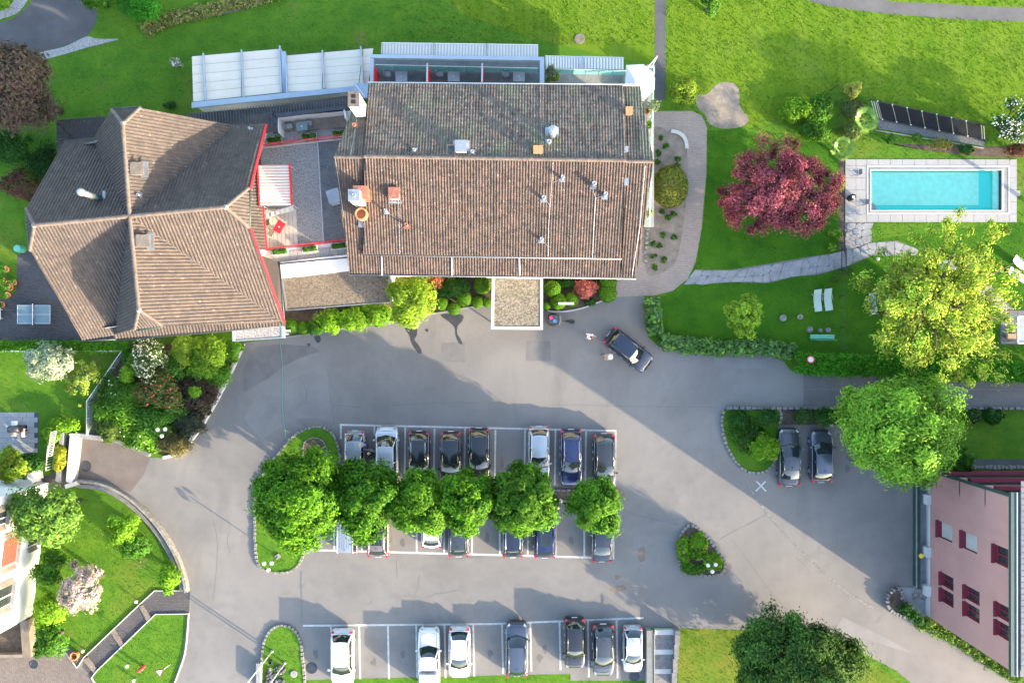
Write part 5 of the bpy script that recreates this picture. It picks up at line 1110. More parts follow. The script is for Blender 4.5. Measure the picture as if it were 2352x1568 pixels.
for x, y, z, dx, dy, r, pal, lab in ((116, 1305, 2.0, 42, 48, 1.7, G5, 'loose green shrub between the blossom tree and the white wall'), (116, 1400, 2.0, 40, 46, 1.6, G4, 'yellow green shrub at the corner of the white house'), (116, 1468, 1.8, 42, 50, 1.4, G5, 'dense green shrub beside the paved forecourt'),
                                  (282, 1212, 1.7, 42, 38, 1.5, G4, 'bright glossy bush in the middle of the curved lawn'), (310, 1252, 1.4, 40, 36, 1.2, G5, 'smaller bush touching the glossy bush on the curved lawn'), (391, 1322, 1.3, 30, 36, 1.2, G4, 'glossy bush at the foot of the curved stone wall'),
                                  (120, 1000, 0.9, 22, 24, .7, G4, 'yellow green bush at the edge of the slab patio'), (28, 1068, 2.2, 42, 44, 1.5, [(.16, .26, .02), (.24, .33, .03)], 'large leaved yellow green bush over the slab patio corner'), (75, 1062, 1.2, 28, 26, .9, G3, 'dark green shrub beside the large leaved patio bush'),
                                  (138, 1052, .9, 14, 40, .6, [(.26, .30, .02), (.32, .34, .03)], 'yellow trailing plant along the garage wall'), (145, 975, .8, 36, 14, .6, G4, 'low yellow green hedge plant above the garage wall')):
    tree('shrub', x, y, z, dx, dy, r, pal, lab, 34, max(.3, min(.6, dx / K * .32)), .19, 150, 'shrub')
# --- the mixed shrub bed by the road
GB3 = [(.035, .125, .014), (.06, .17, .018), (.09, .21, .025)]; GB5 = [(.06, .18, .014), (.10, .25, .018), (.15, .31, .026)]
bedg = 'shrubs in the bed beside the road'
for x, y, z, dx, dy, r, pal, lab, fl in ((347, 818, 2.2, 44, 52, 1.6, [(.04, .10, .02), (.08, .15, .03)], 'white blossoming shrub below the eaves of the gabled house', ([(.70, .66, .56), (.62, .55, .40)], 900)),
                                  (425, 805, 1.8, 32, 34, 1.3, [(.14, .25, .02), (.20, .30, .03)], 'yellow green shrub between the white blossom and the wall', None), (482, 815, 2.0, 42, 46, 1.5, [(.10, .22, .015), (.17, .29, .02)], 'large lime shrub near the top of the white coped wall', None),
                                  (535, 800, 1.2, 22, 30, .9, GB5, 'small green shrub at the top end of the white coped wall', None), (299, 858, 1.0, 22, 20, .8, G4, 'small round lime bush behind the glass railing', None),
                                  (370, 898, 1.8, 58, 48, 1.3, [(.05, .11, .02), (.08, .15, .03), (.12, .12, .04)], 'shrub dotted with red flowers in the middle of the bed', ([(.55, .10, .06), (.62, .16, .10)], 260)),
                                  (456, 902, 1.2, 44, 42, 1.0, [(.055, .04, .028), (.075, .05, .035), (.05, .055, .03)], 'brown leaved shrub beside the white coped wall', None), (447, 900, 2.0, 10, 9, .35, G4, 'tiny lime sapling rising from the brown shrub', None),
                                  (432, 968, 1.0, 34, 40, .8, [(.035, .045, .03), (.05, .06, .035)], 'dark low juniper beside the triple globe lamp', None), (270, 905, 1.0, 40, 46, .8, GB3, 'dark glossy shrub along the glass railing', ([(.6, .7, .5)], 60)),
                                  (290, 950, 1.1, 46, 40, .9, GB5, 'long leaved green shrub at the back of the bed', None), (345, 965, 1.2, 48, 40, 1.0, GB3, 'deep green shrub below the red flowering one', None), (255, 985, 1.0, 30, 26, .8, [(.06, .12, .02), (.10, .15, .03)], 'olive green shrub above the garage wing wall', None),
                                  (320, 1000, .9, 44, 32, .7, GB5, 'green ground cover shrub above the short grey wall', ([(.6, .66, .5)], 70)), (395, 1020, .8, 40, 30, .6, [(.13, .11, .04), (.09, .10, .03), (.16, .13, .05)], 'brown green low shrub at the tip of the bed', None), (400, 940, 1.1, 36, 34, .9, GB3, 'dark leafy shrub behind the juniper', None), (500, 860, 1.0, 34, 34, .8, GB5, 'loose green shrub halfway down the white coped wall', None), (308, 905, .9, 34, 30, .7, GB5, 'feathery green shrub between the railing and the red flowers', None), (400, 845, 1.3, 34, 30, 1.0, GB3, 'dark green shrub between the white blossom and the lime shrub', None), (455, 858, 1.1, 32, 26, .8, GB5, 'leafy shrub above the brown leaved one', None), (240, 945, .9, 24, 30, .7, GB5, 'narrow green shrub against the wire railing', None), (350, 1015, .7, 30, 22, .5, GB5, 'low green shrub above the tip of the bed', None), (465, 935, .8, 22, 26, .6, [(.05, .05, .03), (.07, .06, .035)], 'dull brown shrub hanging over the white coped wall', None), (315, 835, .9, 24, 30, .7, GB5, 'green shrub under the white blossom, next to the railing', None)):
    tree('shrub', x, y, z, dx * 1.14, dy * 1.14, r, pal, lab, 40, max(.28, min(.6, dx / K * .34)), .19, 140, 'shrub', bedg, flower=fl, fsize=.15, z0=.08)
# --- flower bed before the hotel
for x, y, z, dx, dy, r, pal, lab in ((725, 752, .8, 22, 20, .6, G5, 'small green shrub beside the two clipped balls'), (757, 738, 1.0, 34, 33, 1.0, G4, 'leafy bright shrub before the gravel roof, nearest the clipped balls'), (806, 734, 1.1, 44, 34, 1.1, G4, 'broad bright shrub in the middle of the hotel bed'), (862, 722, 1.0, 44, 30, 1.0, G4, 'green shrub leaning under the vivid yellow green tree'), (868, 742, .6, 10, 9, .4, G5, 'tiny green tuft on the kerb of the hotel bed'),
                                  (1040, 660, .9, 38, 28, .7, G3, 'dark blue green shrub behind the clipped balls'), (1008, 668, .6, 16, 14, .5, G3, 'low dark plant beside the vivid tree'), (1003, 645, 1.0, 18, 22, .8, [(.28, .09, .04), (.34, .13, .06)], 'rusty orange shrub between the vivid tree and the hotel'), (1346, 662, .9, 29, 27, .8, [(.30, .085, .07), (.38, .12, .10)], 'coral red clipped shrub beside the entrance canopy'),
                                  (1310, 648, .5, 30, 18, .35, G3, 'dark ground cover under the hotel eaves'), (1380, 657, .4, 6, 6, .25, [(.40, .16, .07)], 'small orange pot plant beside the clipped box pair'), (1356, 694, .4, 14, 10, .25, G3, 'low dark plant on the curved kerb of the box bed')):
    tree('shrub', x, y, z, dx, dy, r, pal, lab, 30, max(.16, min(.5, dx / K * .34)), .17, 170 if dx > 25 else 90, 'shrub')
# --- clipped box balls: one mesh, copied
def ball_mesh(n=2600, leaf=.1):
    d = sphere_pts(n); C_ = d * (.93 + .09 * RNG.random((n, 1))); return leaf_mesh('box_ball', C_, d * 1.4 + RNG.normal(0, .35, (n, 3)), np.full(n, leaf / .55), col_mix([(.055, .165, .010), (.085, .215, .013), (.12, .26, .018)], n, None, .12))
bme = [ball_mesh(), ball_mesh()]
for i, (x, y, r, lab) in enumerate(((668, 749, 18, 'clipped box ball touching the small flat canopy'), (697, 753, 16, 'clipped box ball next to the canopy ball, on the kerb side'), (1108, 655, 20, 'largest clipped box ball left of the entrance canopy'), (1015, 697, 16, 'clipped box ball nearest the vivid tree'), (1043, 709, 15, 'clipped box ball nearest the kerb, above the wet stain'), (1066, 686, 18, 'broad clipped box ball in the middle of its cluster'), (1097, 694, 14, 'small clipped box ball between the broad one and the canopy'), (1119, 694, 12, 'darkest clipped box ball tucked against the entrance canopy'),
                                 (1269, 664, 20, 'clipped box ball closest to the entrance canopy beside the coral shrub'), (1283, 692, 19, 'clipped box ball under the white bar lamp'), (1313, 688, 17, 'clipped box ball between the white bar lamp and the coral shrub'), (1255, 703, 10, 'little yellowish box ball at the canopy corner'), (1396, 647, 20, 'clipped box ball against the hotel eaves'), (1396, 674, 21, 'clipped box ball at the end of the bed beside the brick path'))):
    rr = r / K * .98; p = P(x, y, rr); o = bpy.data.objects.new('box_ball', bme[i % 2]); COL.objects.link(o); o.location = (p.x, p.y, rr * .92); o.scale = (rr, rr, rr * .95); o.rotation_euler = (0, 0, i * 1.3); tag(o, lab, 'box ball', 'clipped box balls before the hotel')
dn = 5200; dd = sphere_pts(dn); dome = leaf_mesh('dome_shrub', dd * (.9 + .12 * RNG.random((dn, 1))), dd * 1.2 + RNG.normal(0, .4, (dn, 3)), np.full(dn, .13), col_mix([(.13, .17, .02), (.21, .235, .03), (.16, .15, .04)], dn, None, .18))
p = P(1540, 428, 1.0); o = bpy.data.objects.new('dome_shrub', dome); COL.objects.link(o); o.location = (p.x, p.y, .85); o.scale = (1.5, 1.78, 1.15); tag(o, 'large olive dome shrub in the bed east of the hotel', 'shrub')
# --- hedges
def hedge(name, pts, w, h, pal, label, leaf=.17, dens=60, cat='hedge', shaggy=.12, z0=0.0):
    q = resample([(*p, 0) for p in pts], .35 * K); q = [P(a.x, a.y) for a in q]; c = q[len(q) // 2]
    t = thing(name, (c.x, c.y, z0), label, cat); off = np.array([c.x, c.y, z0]); cen = []
    for i, a in enumerate(q):
        d = (q[min(i + 1, len(q) - 1)] - q[max(i - 1, 0)]).normalized(); n = V((-d.y, d.x, 0))
        for s in np.arange(-w / 2 + .2, w / 2 - .19, .33):
            for hz in (h * .92, h * .55) if abs(s) > w / 2 - .5 else (h * .92,):
                cen.append((a + n * (s + random.uniform(-.1, .1)) + V((random.uniform(-.1, .1), random.uniform(-.1, .1), z0 + hz + random.uniform(-shaggy, shaggy))))[:])
    A = clump_leaves(np.array(cen), np.full(len(cen), .3), dens, leaf, pal, None, .8, .6, .14, .14)
    link('foliage', leaf_mesh('foliage', A[0] - off, A[1], A[2], A[3]), None, t)
    mb = MB()
    for a in q[::4]: mb.tube([V((a.x, a.y, z0)), V((a.x, a.y, z0 + h * .8))], .04, 5)
    mb.build('stem', 'bark', t)
HG = [(.028, .15, .008), (.05, .22, .010), (.08, .27, .014)]
hedge('clipped_hedge', [(1822, 833), (1900, 837), (2000, 840), (2120, 846), (2240, 850), (2420, 856)], 1.75, 1.6, HG, 'long clipped dark green hedge along the upper side of the road')
hedge('clipped_hedge', [(-30, 794), (60, 793), (160, 794), (300, 795)], .9, 1.1, [(.05, .17, .01), (.09, .24, .014)], 'bright narrow hedge between the paved court and the small lawn')
hedge('clipped_hedge', [(300, 800), (302, 830), (308, 850)], .6, 1.0, [(.03, .13, .01), (.05, .18, .012)], 'short green hedge behind the white blossom shrub')
JU = [(.06, .14, .05), (.10, .19, .07), (.08, .20, .03), (.14, .27, .04)]
hedge('juniper_hedge', [(1497, 695), (1502, 730), (1508, 760)], 1.35, .9, JU, 'feathery juniper hedge beside the moving dark car', .36, 40, 'hedge', .28)
hedge('juniper_hedge', [(1520, 782), (1580, 792), (1660, 797), (1740, 797), (1815, 805)], 1.2, .8, JU, 'feathery juniper hedge along the kerb of the shaded lawn', .36, 40, 'hedge', .28)
hedge('hedge', [(2070, 1385), (2085, 1402), (2110, 1422)], .9, 1.0, [(.02, .09, .012), (.03, .12, .015)], 'dark clipped hedge in the curved planter by the pink building')
hedge('hedge', [(2110, 1425), (2170, 1450), (2230, 1485), (2280, 1518), (2330, 1552)], 1.1, .7, [(.08, .17, .02), (.13, .23, .03), (.06, .14, .02)], 'loose flowering hedge at the foot of the pink wall', .2, 40, 'hedge', .2)
hedge('ground_cover', [(335, 68), (400, 42), (470, 27), (560, 5), (650, -15)], 1.1, .25, [(.16, .20, .03), (.24, .26, .05), (.30, .27, .12)], 'yellowish ground cover on the gravel bank at the top edge', .2, 26, 'ground cover', .1)
# --- pool garden plants
for x, y, z, dx, dy, r, pal, lab in ((1570, 210, 1.2, 36, 34, 1.2, [(.14, .24, .02), (.22, .31, .03)], 'feathery light green shrub beside the grey path'), (1632, 10, 1.4, 26, 30, 1.2, G5, 'lone shrub on the meadow at the top edge'), (1958, 207, .9, 20, 20, .9, [(.30, .34, .05), (.38, .38, .08)], 'yellow variegated shrub on the meadow'), (1840, 250, .7, 46, 26, .6, G4, 'loose light green shrub mass behind the red maple'), (1882, 245, .8, 34, 38, .7, G5, 'green shrub beside the dark wire fence'), (1815, 262, .6, 34, 22, .5, G4, 'low leafy shrub at the edge of the bare earth'), (1960, 250, .5, 30, 26, .4, [(.10, .14, .04), (.14, .18, .05)], 'dull scrub between the wire fence and the palm'), (1870, 300, .6, 46, 30, .5, G5, 'green shrub mass above the red maple'), (1955, 305, .5, 26, 22, .4, [(.10, .15, .04), (.15, .2, .05)], 'pale scrub between the two fan palms'),
                                  (2322, 283, 1.8, 62, 56, 1.6, [(.02, .08, .012), (.035, .11, .015)], 'dark green shrub covered in small white flowers'), (2342, 345, .8, 30, 18, .6, [(.12, .06, .03), (.16, .08, .04)], 'russet low shrub below the white flowering one'), (1925, 590 * 0 + 538, .4, 9, 9, .3, G4, 'lime tuft beside the flagstones, lower of two'), (1911, 535, .4, 9, 9, .3, G4, 'lime tuft on the lawn below the red maple'), (1911, 567, .4, 10, 9, .3, G4, 'second lime tuft on the lawn below the red maple'), (1952, 620, .4, 9, 9, .3, G5, 'round green tuft below the garden gate'), (1917, 640, .35, 8, 8, .25, G5, 'faint green tuft on the lawn below the flagstones'),
                                  (2046, 320, .5, 14, 12, .4, G5, 'green plant below the solar mats, nearest the palm'), (2106, 315, .4, 12, 10, .3, G5, 'green plant below the middle of the solar mats'), (2160, 330, .5, 26, 12, .4, [(.16, .2, .05), (.12, .2, .03), (.3, .2, .05)], 'mixed yellowish plant at the gravel edge'), (2220, 342, .4, 18, 10, .3, G3, 'dark plant between gravel and pool lawn'), (1932, 420, .4, 7, 26, .35, G4, 'row of small plants along the pool deck edge'), (1918, 470, .5, 12, 12, .4, G3, 'dark grassy clump beside the pool deck')):
    tree('shrub', x, y, z, dx, dy, r, pal, lab, 26, max(.14, min(.55, dx / K * .34)), .18, 110 if dx > 15 else 40, 'shrub', flower=([(.75, .76, .72)], 420) if 'white flowers' in lab else None, fsize=.16)
for x, y, z, dx, dy, r, pal, lab in ((1765, 960, .9, 26, 22, .7, G3, 'dark shrub at the top corner of the rounded bed'), (1700, 965, .7, 30, 24, .5, G3, 'dark green shrub behind the bed kerb'), (1720, 1010, .4, 52, 44, .2, [(.03, .13, .01), (.05, .17, .012), (.09, .12, .03)], 'low ground cover filling the rounded bed'), (1757, 1030, 1.3, 34, 34, 1.0, G4, 'bright feathery shrub leaning over the parked dark sedan'),
                                  (1850, 955, .6, 30, 16, .4, [(.06, .11, .03), (.05, .10, .02)], 'dull green shrub behind the parked dark sedan'), (1898, 958, .8, 30, 22, .6, G3, 'dark leafy shrub behind the parked dark hatchback'), (2235, 955, .6, 20, 18, .5, G3, 'pink flowering rose bush beside the road wall'), (2282, 955, .6, 24, 20, .5, G3, 'dark round rose bush on the lawn above the pink building'), (2110, 1090, 1.2, 32, 22, .9, G3, 'dark shrub under the huge round tree'), (2205, 1056, 1.6, 30, 40, 1.2, G5, 'green shrub between the round tree and the pink loggias'),
                                  (1570, 1262, .35, 18, 42, .3, G4, 'leafy plants along the left edge of the triangular island'), (1602, 1250, .35, 30, 34, .25, G4, 'low plants in the middle of the triangular island'), (1638, 1290, .35, 26, 20, .3, G4, 'bright plants around the lamp of the triangular island'), (1595, 1305, .3, 30, 12, .25, G5, 'green plants along the lower edge of the triangular island')):
    tree('shrub', x, y, z, dx, dy, r, pal, lab, 26, max(.2, min(.5, dx / K * .33)), .19, 120, 'shrub', flower=([(.6, .25, .3)], 60) if 'rose bush beside' in lab else None, fsize=.14)
for i, (x, y) in enumerate(((1520, 318), (1512, 350), (1530, 335), (1556, 365), (1510, 372), (1557, 380), (1502, 590), (1525, 595), (1548, 545), (1500, 560), (1515, 565), (1535, 500), (1520, 485), (1548, 492), (1524, 540), (1505, 612))):
    tree('bed_plant', x, y, .15, 8, 8, .15, G5, 'small green perennial planted in the bare bed east of the hotel', 6, .16, .16, 26, 'plant', 'perennials in the bed east of the hotel', r0=.01, nlimb=2)
tree('flowering_shrub', 406, 148, .8, 12, 18, .6, [(.06, .14, .03), (.5, .46, .38)], 'thin pale flowering shrub at the end of the pergola', 12, .22, .14, 30, 'shrub', flower=([(.75, .7, .62)], 40), fsize=.14, r0=.02)
tree('shrub', 388, 243, .4, 16, 9, .35, G3, 'dark low shrub at the foot of the pergola', 10, .25, .16, 80, 'shrub')
tree('tall_tree', 2560, 492, 6.0, 100, 86, 2.8, G5, 'unseen tall tree standing just outside the edge beyond the pool deck', 70, .8, .34, 110, upper=.97)  # out of view; added for the shadow it throws on the upper lawn
# --- palms
def palm(x, y, h, r, label, nf=13):
    c = P(x, y, h); t = thing('fan_palm', (c.x, c.y, 0), label, 'palm', 'fan palms beside the solar mats')
    MB().tube([V((c.x, c.y, 0)), V((c.x, c.y, h))], .1, 8).build('trunk', 'bark', t)
    for i in range(nf):
        a = i * 2.4 + random.uniform(-.2, .2); el = random.uniform(.1, .9); d = V((math.cos(a) * math.cos(el), math.sin(a) * math.cos(el), math.sin(el))); hub = c + d * r * .5; mb = MB(); cols = []
        side = d.cross(up).normalized(); upv = side.cross(d)
        mb.tube([c, hub], .015, 4)
        for k in range(15):
            b = (k - 7) / 7 * 1.5; e = (d * math.cos(b) + side * math.sin(b)) * r * .5 * random.uniform(.85, 1.05) + V((0, 0, -.1 * abs(b))); w = upv * .02 + (side * math.cos(b) - d * math.sin(b)) * .05
            mb.add([hub, hub + e * .6 + w, hub + e, hub + e * .6 - w], [(0, 1, 2, 3)])
        mb.build('frond', 'palm_leaf', t)
mat('palm_leaf', (.09, .19, .02), .5, .3, 3, col2=(.17, .27, .04))
palm(1985, 277, 1.8, 1.25, 'fan palm at the end of the solar mats'); palm(1933, 342, 1.6, 1.15, 'fan palm between the red maple and the pool lawn')
# --- grass tufts over the lawns
def in_poly(X, Y, poly):
    c = np.zeros(len(X), bool); p = np.array(poly); j = len(p) - 1
    for i in range(len(p)):
        xi, yi, xj, yj = *p[i], *p[j]; m = ((yi > Y) != (yj > Y)) & (X < (xj - xi) * (Y - yi) / ((yj - yi) or 1e-9) + xi); c ^= m; j = i
    return c
NOGRASS += [isl_tri_pts, [(595, 195), (850, 195), (848, 105), (1505, 105), (1505, 640), (900, 660), (650, 780), (190, 780), (60, 520), (130, 270), (440, 260), (440, 120), (640, 105)], [(1941, 366), (2335, 366), (2335, 510), (1941, 510)], [(2120, 1070), (2500, 1070), (2500, 1500), (2120, 1415)], [(-50, 1105), (118, 1100), (78, 1415), (-50, 1430)], [(60, 1100), (180, 980), (180, 1115)], [(1482, 1438), (1556, 1438), (1556, 1600), (1482, 1600)]]
NG = 210000
X = RNG.uniform(-40, 2400, NG); Y = RNG.uniform(-40, 1610, NG); keep = np.ones(NG, bool)
for poly in NOGRASS:
    keep &= ~in_poly(X, Y, poly)
for poly in (isl_big_pts, isl_sw_pts, isl_e_pts): keep |= in_poly(X, Y, poly)
X, Y = X[keep], Y[keep]; isl = np.zeros(len(X), bool)
for poly in (isl_big_pts, isl_sw_pts, isl_e_pts): isl |= in_poly(X, Y, poly)
mead = (X > 1530) & (Y < 330) | ((X > 900) & (X < 1503) & (Y < 140)); n = len(X)  # mask also takes in the north strip toned as sunlit
s = np.where(mead, .18, .12) * (.6 + .8 * RNG.random(n)); base = np.stack([(X - 1176) / K, (784 - Y) / K, np.where(isl, .13, 0.0)], 1)
d = RNG.normal(size=(n, 3)); d[:, 2] = np.abs(d[:, 2]) * .8 + .45; d /= np.linalg.norm(d, axis=1, keepdims=True); w = np.cross(d, RNG.normal(size=(n, 3))); w /= np.linalg.norm(w, axis=1, keepdims=True)
v = np.empty((n, 3, 3)); v[:, 0] = base + w * s[:, None] * .16; v[:, 1] = base - w * s[:, None] * .16; v[:, 2] = base + d * s[:, None]
me = bpy.data.meshes.new('grass'); me.vertices.add(n * 3); me.loops.add(n * 3); me.polygons.add(n)
me.vertices.foreach_set('co', v.reshape(-1).astype(np.float32)); me.loops.foreach_set('vertex_index', np.arange(n * 3, dtype=np.int32)); me.polygons.foreach_set('loop_start', np.arange(0, n * 3, 3, dtype=np.int32)); me.polygons.foreach_set('loop_total', np.full(n, 3, dtype=np.int32))
cg = np.where(mead[:, None], col_mix([(.07, .16, .008), (.10, .19, .010), (.14, .21, .02)], n, None, .08), col_mix([(.03, .12, .007), (.055, .16, .009), (.085, .19, .012)], n))
a = me.color_attributes.new('Col', 'FLOAT_COLOR', 'POINT'); c4 = np.ones((n, 3, 4), np.float32); c4[:, :, :3] = cg[:, None, :]; a.data.foreach_set('color', c4.reshape(-1)); me.update(); me.materials.append(M['leaf'])
tag(link('grass', me, None), 'short green grass blades growing over the lawns', 'grass', kind='stuff')
# ============================================================ CARS
def paint(name, c, metal=.35, rough=.28):
    m = bpy.data.materials.new('paint_' + name); m.use_nodes = True; b = m.node_tree.nodes['Principled BSDF']
    b.inputs['Base Color'].default_value = (*c, 1); b.inputs['Metallic'].default_value = metal; b.inputs['Roughness'].default_value = rough; b.inputs['Coat Weight'].default_value = 1.0; b.inputs['Coat Roughness'].default_value = .04; M['paint_' + name] = m
for nme, c, me_, ro in (('black', (.008, .008, .010), .2, .3), ('blue', (.006, .014, .07), .3, .3), ('navy', (.008, .014, .032), .3, .3), ('silver', (.30, .33, .36), .55, .35), ('palesilver', (.40, .43, .45), .45, .35), ('white', (.58, .59, .60), .0, .35), ('grey', (.045, .05, .058), .5, .3), ('slate', (.06, .075, .105), .5, .3), ('brown', (.20, .16, .14), .5, .35), ('darkgrey', (.022, .025, .03), .4, .3)): paint(nme, c, me_, ro)
mat('car_glass', (.012, .018, .02), .04, 0, 1, spec=.9); mat('tail_red', (.45, .006, .012), .25, 0, 1, spec=.6, coat=.5); mat('head_clear', (.30, .32, .34), .12, 0, 1, spec=.8, metal=.3); mat('trim', (.02, .02, .022), .45, 0, 1); mat('chrome', (.62, .63, .65), .18, 0, 1, metal=.9); mat('plate', (.7, .7, .68), .5, 0, 1)
KIND = dict(hatch=(4.15, 1.76, 1.48, 1.08, .30, -1.30, -1.86, 0), estate=(4.62, 1.82, 1.48, 1.12, .25, -1.62, -2.12, 0), suv=(4.5, 1.88, 1.66, 1.15, .42, -1.58, -2.04, 0), sedan=(4.75, 1.82, 1.45, 1.02, .12, -1.02, -1.78, 1), van=(4.95, 1.92, 1.92, 1.66, .92, -2.2, -2.4, 0), pickup=(5.2, 1.86, 1.78, 1.12, .5, -.62, -.86, 2))
CACHE = {}
def car_parts(kind):
    if kind in CACHE: return CACHE[kind]
    L, W, Ht, ywb, ywt, yrt, yrb, tail = KIND[kind]; hw = W / 2; parts = []
    add = lambda n, mb, m, s=True, par=None: parts.append((n, mb.mesh(n), m, s, par))
    zb0 = .98 if kind != 'van' else 1.08
    if kind in ('suv', 'pickup'): zb0 = 1.08
    yk = [-L / 2, -L / 2 + .05, -L / 2 + .16, -L / 2 + .4, yrb, yrt, -.3, ywt, ywb, ywb + .25, L / 2 - .42, L / 2 - .18, L / 2 - .06, L / 2]
    rear = [.60, .74, zb0 - .06, zb0 - .02] if tail != 2 else [.7, zb0 - .02, zb0, zb0]
    zk = rear + [zb0, zb0, zb0, zb0, zb0 - .02, zb0 - .05, .82 + (zb0 - .98), .72 + (zb0 - .98), .60, .50]
    wk = [.80, .90, .955, .985, .99, 1, 1, 1, 1, .995, .96, .90, .80, .66]
    ys = sorted(set([round(v, 3) for v in yk] + [round(v, 3) for v in np.linspace(-L / 2 + .3, L / 2 - .3, 15)])); o = np.argsort(yk); rows = []
    for y in ys:
        zb = float(np.interp(y, np.array(yk)[o], np.array(zk)[o])); w = hw * float(np.interp(y, np.array(yk)[o], np.array(wk)[o]))
        sec = [(w * .90, .20), (w * .985, .34), (w, .55), (w * .985, max(.5, zb - .14)), (w * .945, zb - .045), (w * .86, zb), (w * .5, zb + .028), (0, zb + .036)]
        sec[3] = (sec[3][0], min(sec[3][1], zb - .06)); sec[2] = (sec[2][0], min(.55, sec[3][1] - .04))
        rows.append([V((-a, y, b)) for a, b in sec] + [V((a, y, b)) for a, b in sec[-2::-1]])
    b = MB().grid([r[::-1] for r in rows]); n = len(rows[0])
    b.f.append(list(range(n))[::-1]); b.f.append([len(b.v) - n + i for i in range(n)])
    # pillars and sills of the cabin belong to the body
    bw, rw = hw * .875, hw * .70; zr = Ht - .045
    def rail(p, q, r): b.tube([p, q], r, 6)
    for s in (-1, 1):
        rail(V((s * bw * .97, ywb - .16, zb0)), V((s * rw * .99, ywt - .05, zr)), .042); rail(V((s * rw, ywt - .05, zr)), V((s * rw, yrt + .03, zr)), .05); rail(V((s * rw * .99, yrt + .04, zr)), V((s * bw * .95, yrb + .1, zb0)), .07)
        ym = (ywt + yrt) / 2 + .15; rail(V((s * rw, ym, zr)), V((s * bw, ym, zb0)), .04)
    add('body', b, 'PAINT')
    def patch(y0, z0, w0, y1, z1, w1, c0, c1, cr=.02, m=6, bulge=0.0):
        g = MB(); R_ = []
        for j in range(m + 1):
            t = j / m; R_.append([V((u * (w0 + (w1 - w0) * t), y0 + (y1 - y0) * t - (c0 + (c1 - c0) * t) * u * u, z0 + (z1 - z0) * t - cr * u * u + bulge * math.sin(math.pi * t))) for u in np.linspace(-1, 1, 9)])
        return g.grid(R_)
    add('windscreen', patch(ywb + .06, zb0 + .02, bw * .97, ywt, Ht - .03, rw * .98, .2, .06, .02, 6, .04), 'car_glass')
    add('roof', patch(ywt + .0, Ht - .028, rw, yrt, Ht - .03, rw, .06, -.04, .035, 8, .035), 'PAINT')
    add('rear_window', patch(yrt, Ht - .03, rw * .97, yrb, zb0 + .03, bw * .93, -.04, -.12, .02, 6, .03), 'car_glass')
    for s in (-1, 1):
        g = MB(); ya, yb_ = ywb - .16, yrb + .1
        g.grid([[V((s * bw * .985, ya + (yb_ - ya) * t, zb0 - .01)) for t in np.linspace(0, 1, 9)], [V((s * (bw * .5 + rw * .5) * 1.0, (ya + ywt - .05) / 2 + ((yb_ + yrt + .03) / 2 - (ya + ywt - .05) / 2) * t, (zb0 + zr) / 2)) for t in np.linspace(0, 1, 9)], [V((s * rw * .995, ywt - .05 + (yrt + .08 - ywt) * t, zr)) for t in np.linspace(0, 1, 9)]])
        add('side_window', g, 'car_glass'); add('window_trim', MB().tube([V((s * bw * .995, ya, zb0 + .005)), V((s * bw * 1.0, yb_, zb0 + .005))], .014, 5), 'chrome' if kind in ('estate', 'sedan') else 'trim')
        add('mirror', MB().box((s * (hw + .07), ywb - .32, zb0 + .05), (.2, .14, .14), 0, .85), 'PAINT', False)
        hl = MB().box((s * hw * .72, L / 2 - .27, .715 + (zb0 - .98)), (.2, .36, .16), s * .62, .75); add('headlight', hl, 'head_clear', False)
        tz = zb0 - .1; tlm = MB().box((s * hw * .80, -L / 2 + .12, tz), (.22, .16, .18), -s * .5, .9).box((s * hw * .925, -L / 2 + .3, tz + .0), (.07, .26, .13), 0, .8); add('tail_light', tlm, 'tail_red', False)
        for yy in (L * .285, -L * .29): parts.append(('wheel', MB().tube([V((s * (hw - .22), yy, .31)), V((s * (hw - .005), yy, .31))], .31, 18).mesh('tyre'), 'rubber', True, None)); parts.append(('rim', MB().lathe((0, 0, 0), [(.20, -.02), (.20, .015), (.05, .03)], 10).mesh('rim'), 'chrome', False, (s * (hw + .0), yy, .31, s)))
        for yy in (ywt - .55, yrt + .75): add('door_handle', MB().box((s * (hw * .985), yy, zb0 - .17), (.05, .2, .03)), 'chrome' if s > 0 else 'trim', False)
    add('grille', MB().box((0, L / 2 - .06, .48), (W * .5, .12, .16)), 'trim', False); add('number_plate', MB().box((0, -L / 2 - .012, .66), (.5, .03, .12)), 'plate', False)
    add('wiper_cowl', MB().tube([V((-bw * .88, ywb - .09, zb0 + .03)), V((0, ywb + .09, zb0 + .045)), V((bw * .88, ywb - .09, zb0 + .03))], .03, 5), 'trim', False)
    gp = MB(); zh = zb0 + .03
    for s in (-1, 1):
        gp.tube([V((s * hw * .74, ywb + .02, zb0 + .012)), V((s * hw * .70, L / 2 - .45, zb0 - .135))], .011, 4)
        for yy in (ywt - .1 + .35, (ywt + yrt) / 2 + .12, yrt + .25): gp.tube([V((s * hw * .99, yy, zb0 - .16)), V((s * hw * .9, yy, zb0 - .012))], .010, 4)
    gp.tube([V((-hw * .70, L / 2 - .45, zb0 - .135)), V((0, L / 2 - .36, zb0 - .12)), V((hw * .70, L / 2 - .45, zb0 - .135))], .011, 4)
    gp.tube([V((-hw * .78, -L / 2 + .2, zb0 - .01)), V((0, -L / 2 + .14, zb0 + .0)), V((hw * .78, -L / 2 + .2, zb0 - .01))], .011, 4)
    add('panel_gap', gp, 'trim', False)
    add('aerial', MB().add([V((-.025, yrt + .34, Ht)), V((.025, yrt + .34, Ht)), V((0, yrt + .2, Ht + .09)), V((0, yrt + .16, Ht))], [(0, 1, 2), (1, 3, 2), (3, 0, 2)]), 'trim', False)
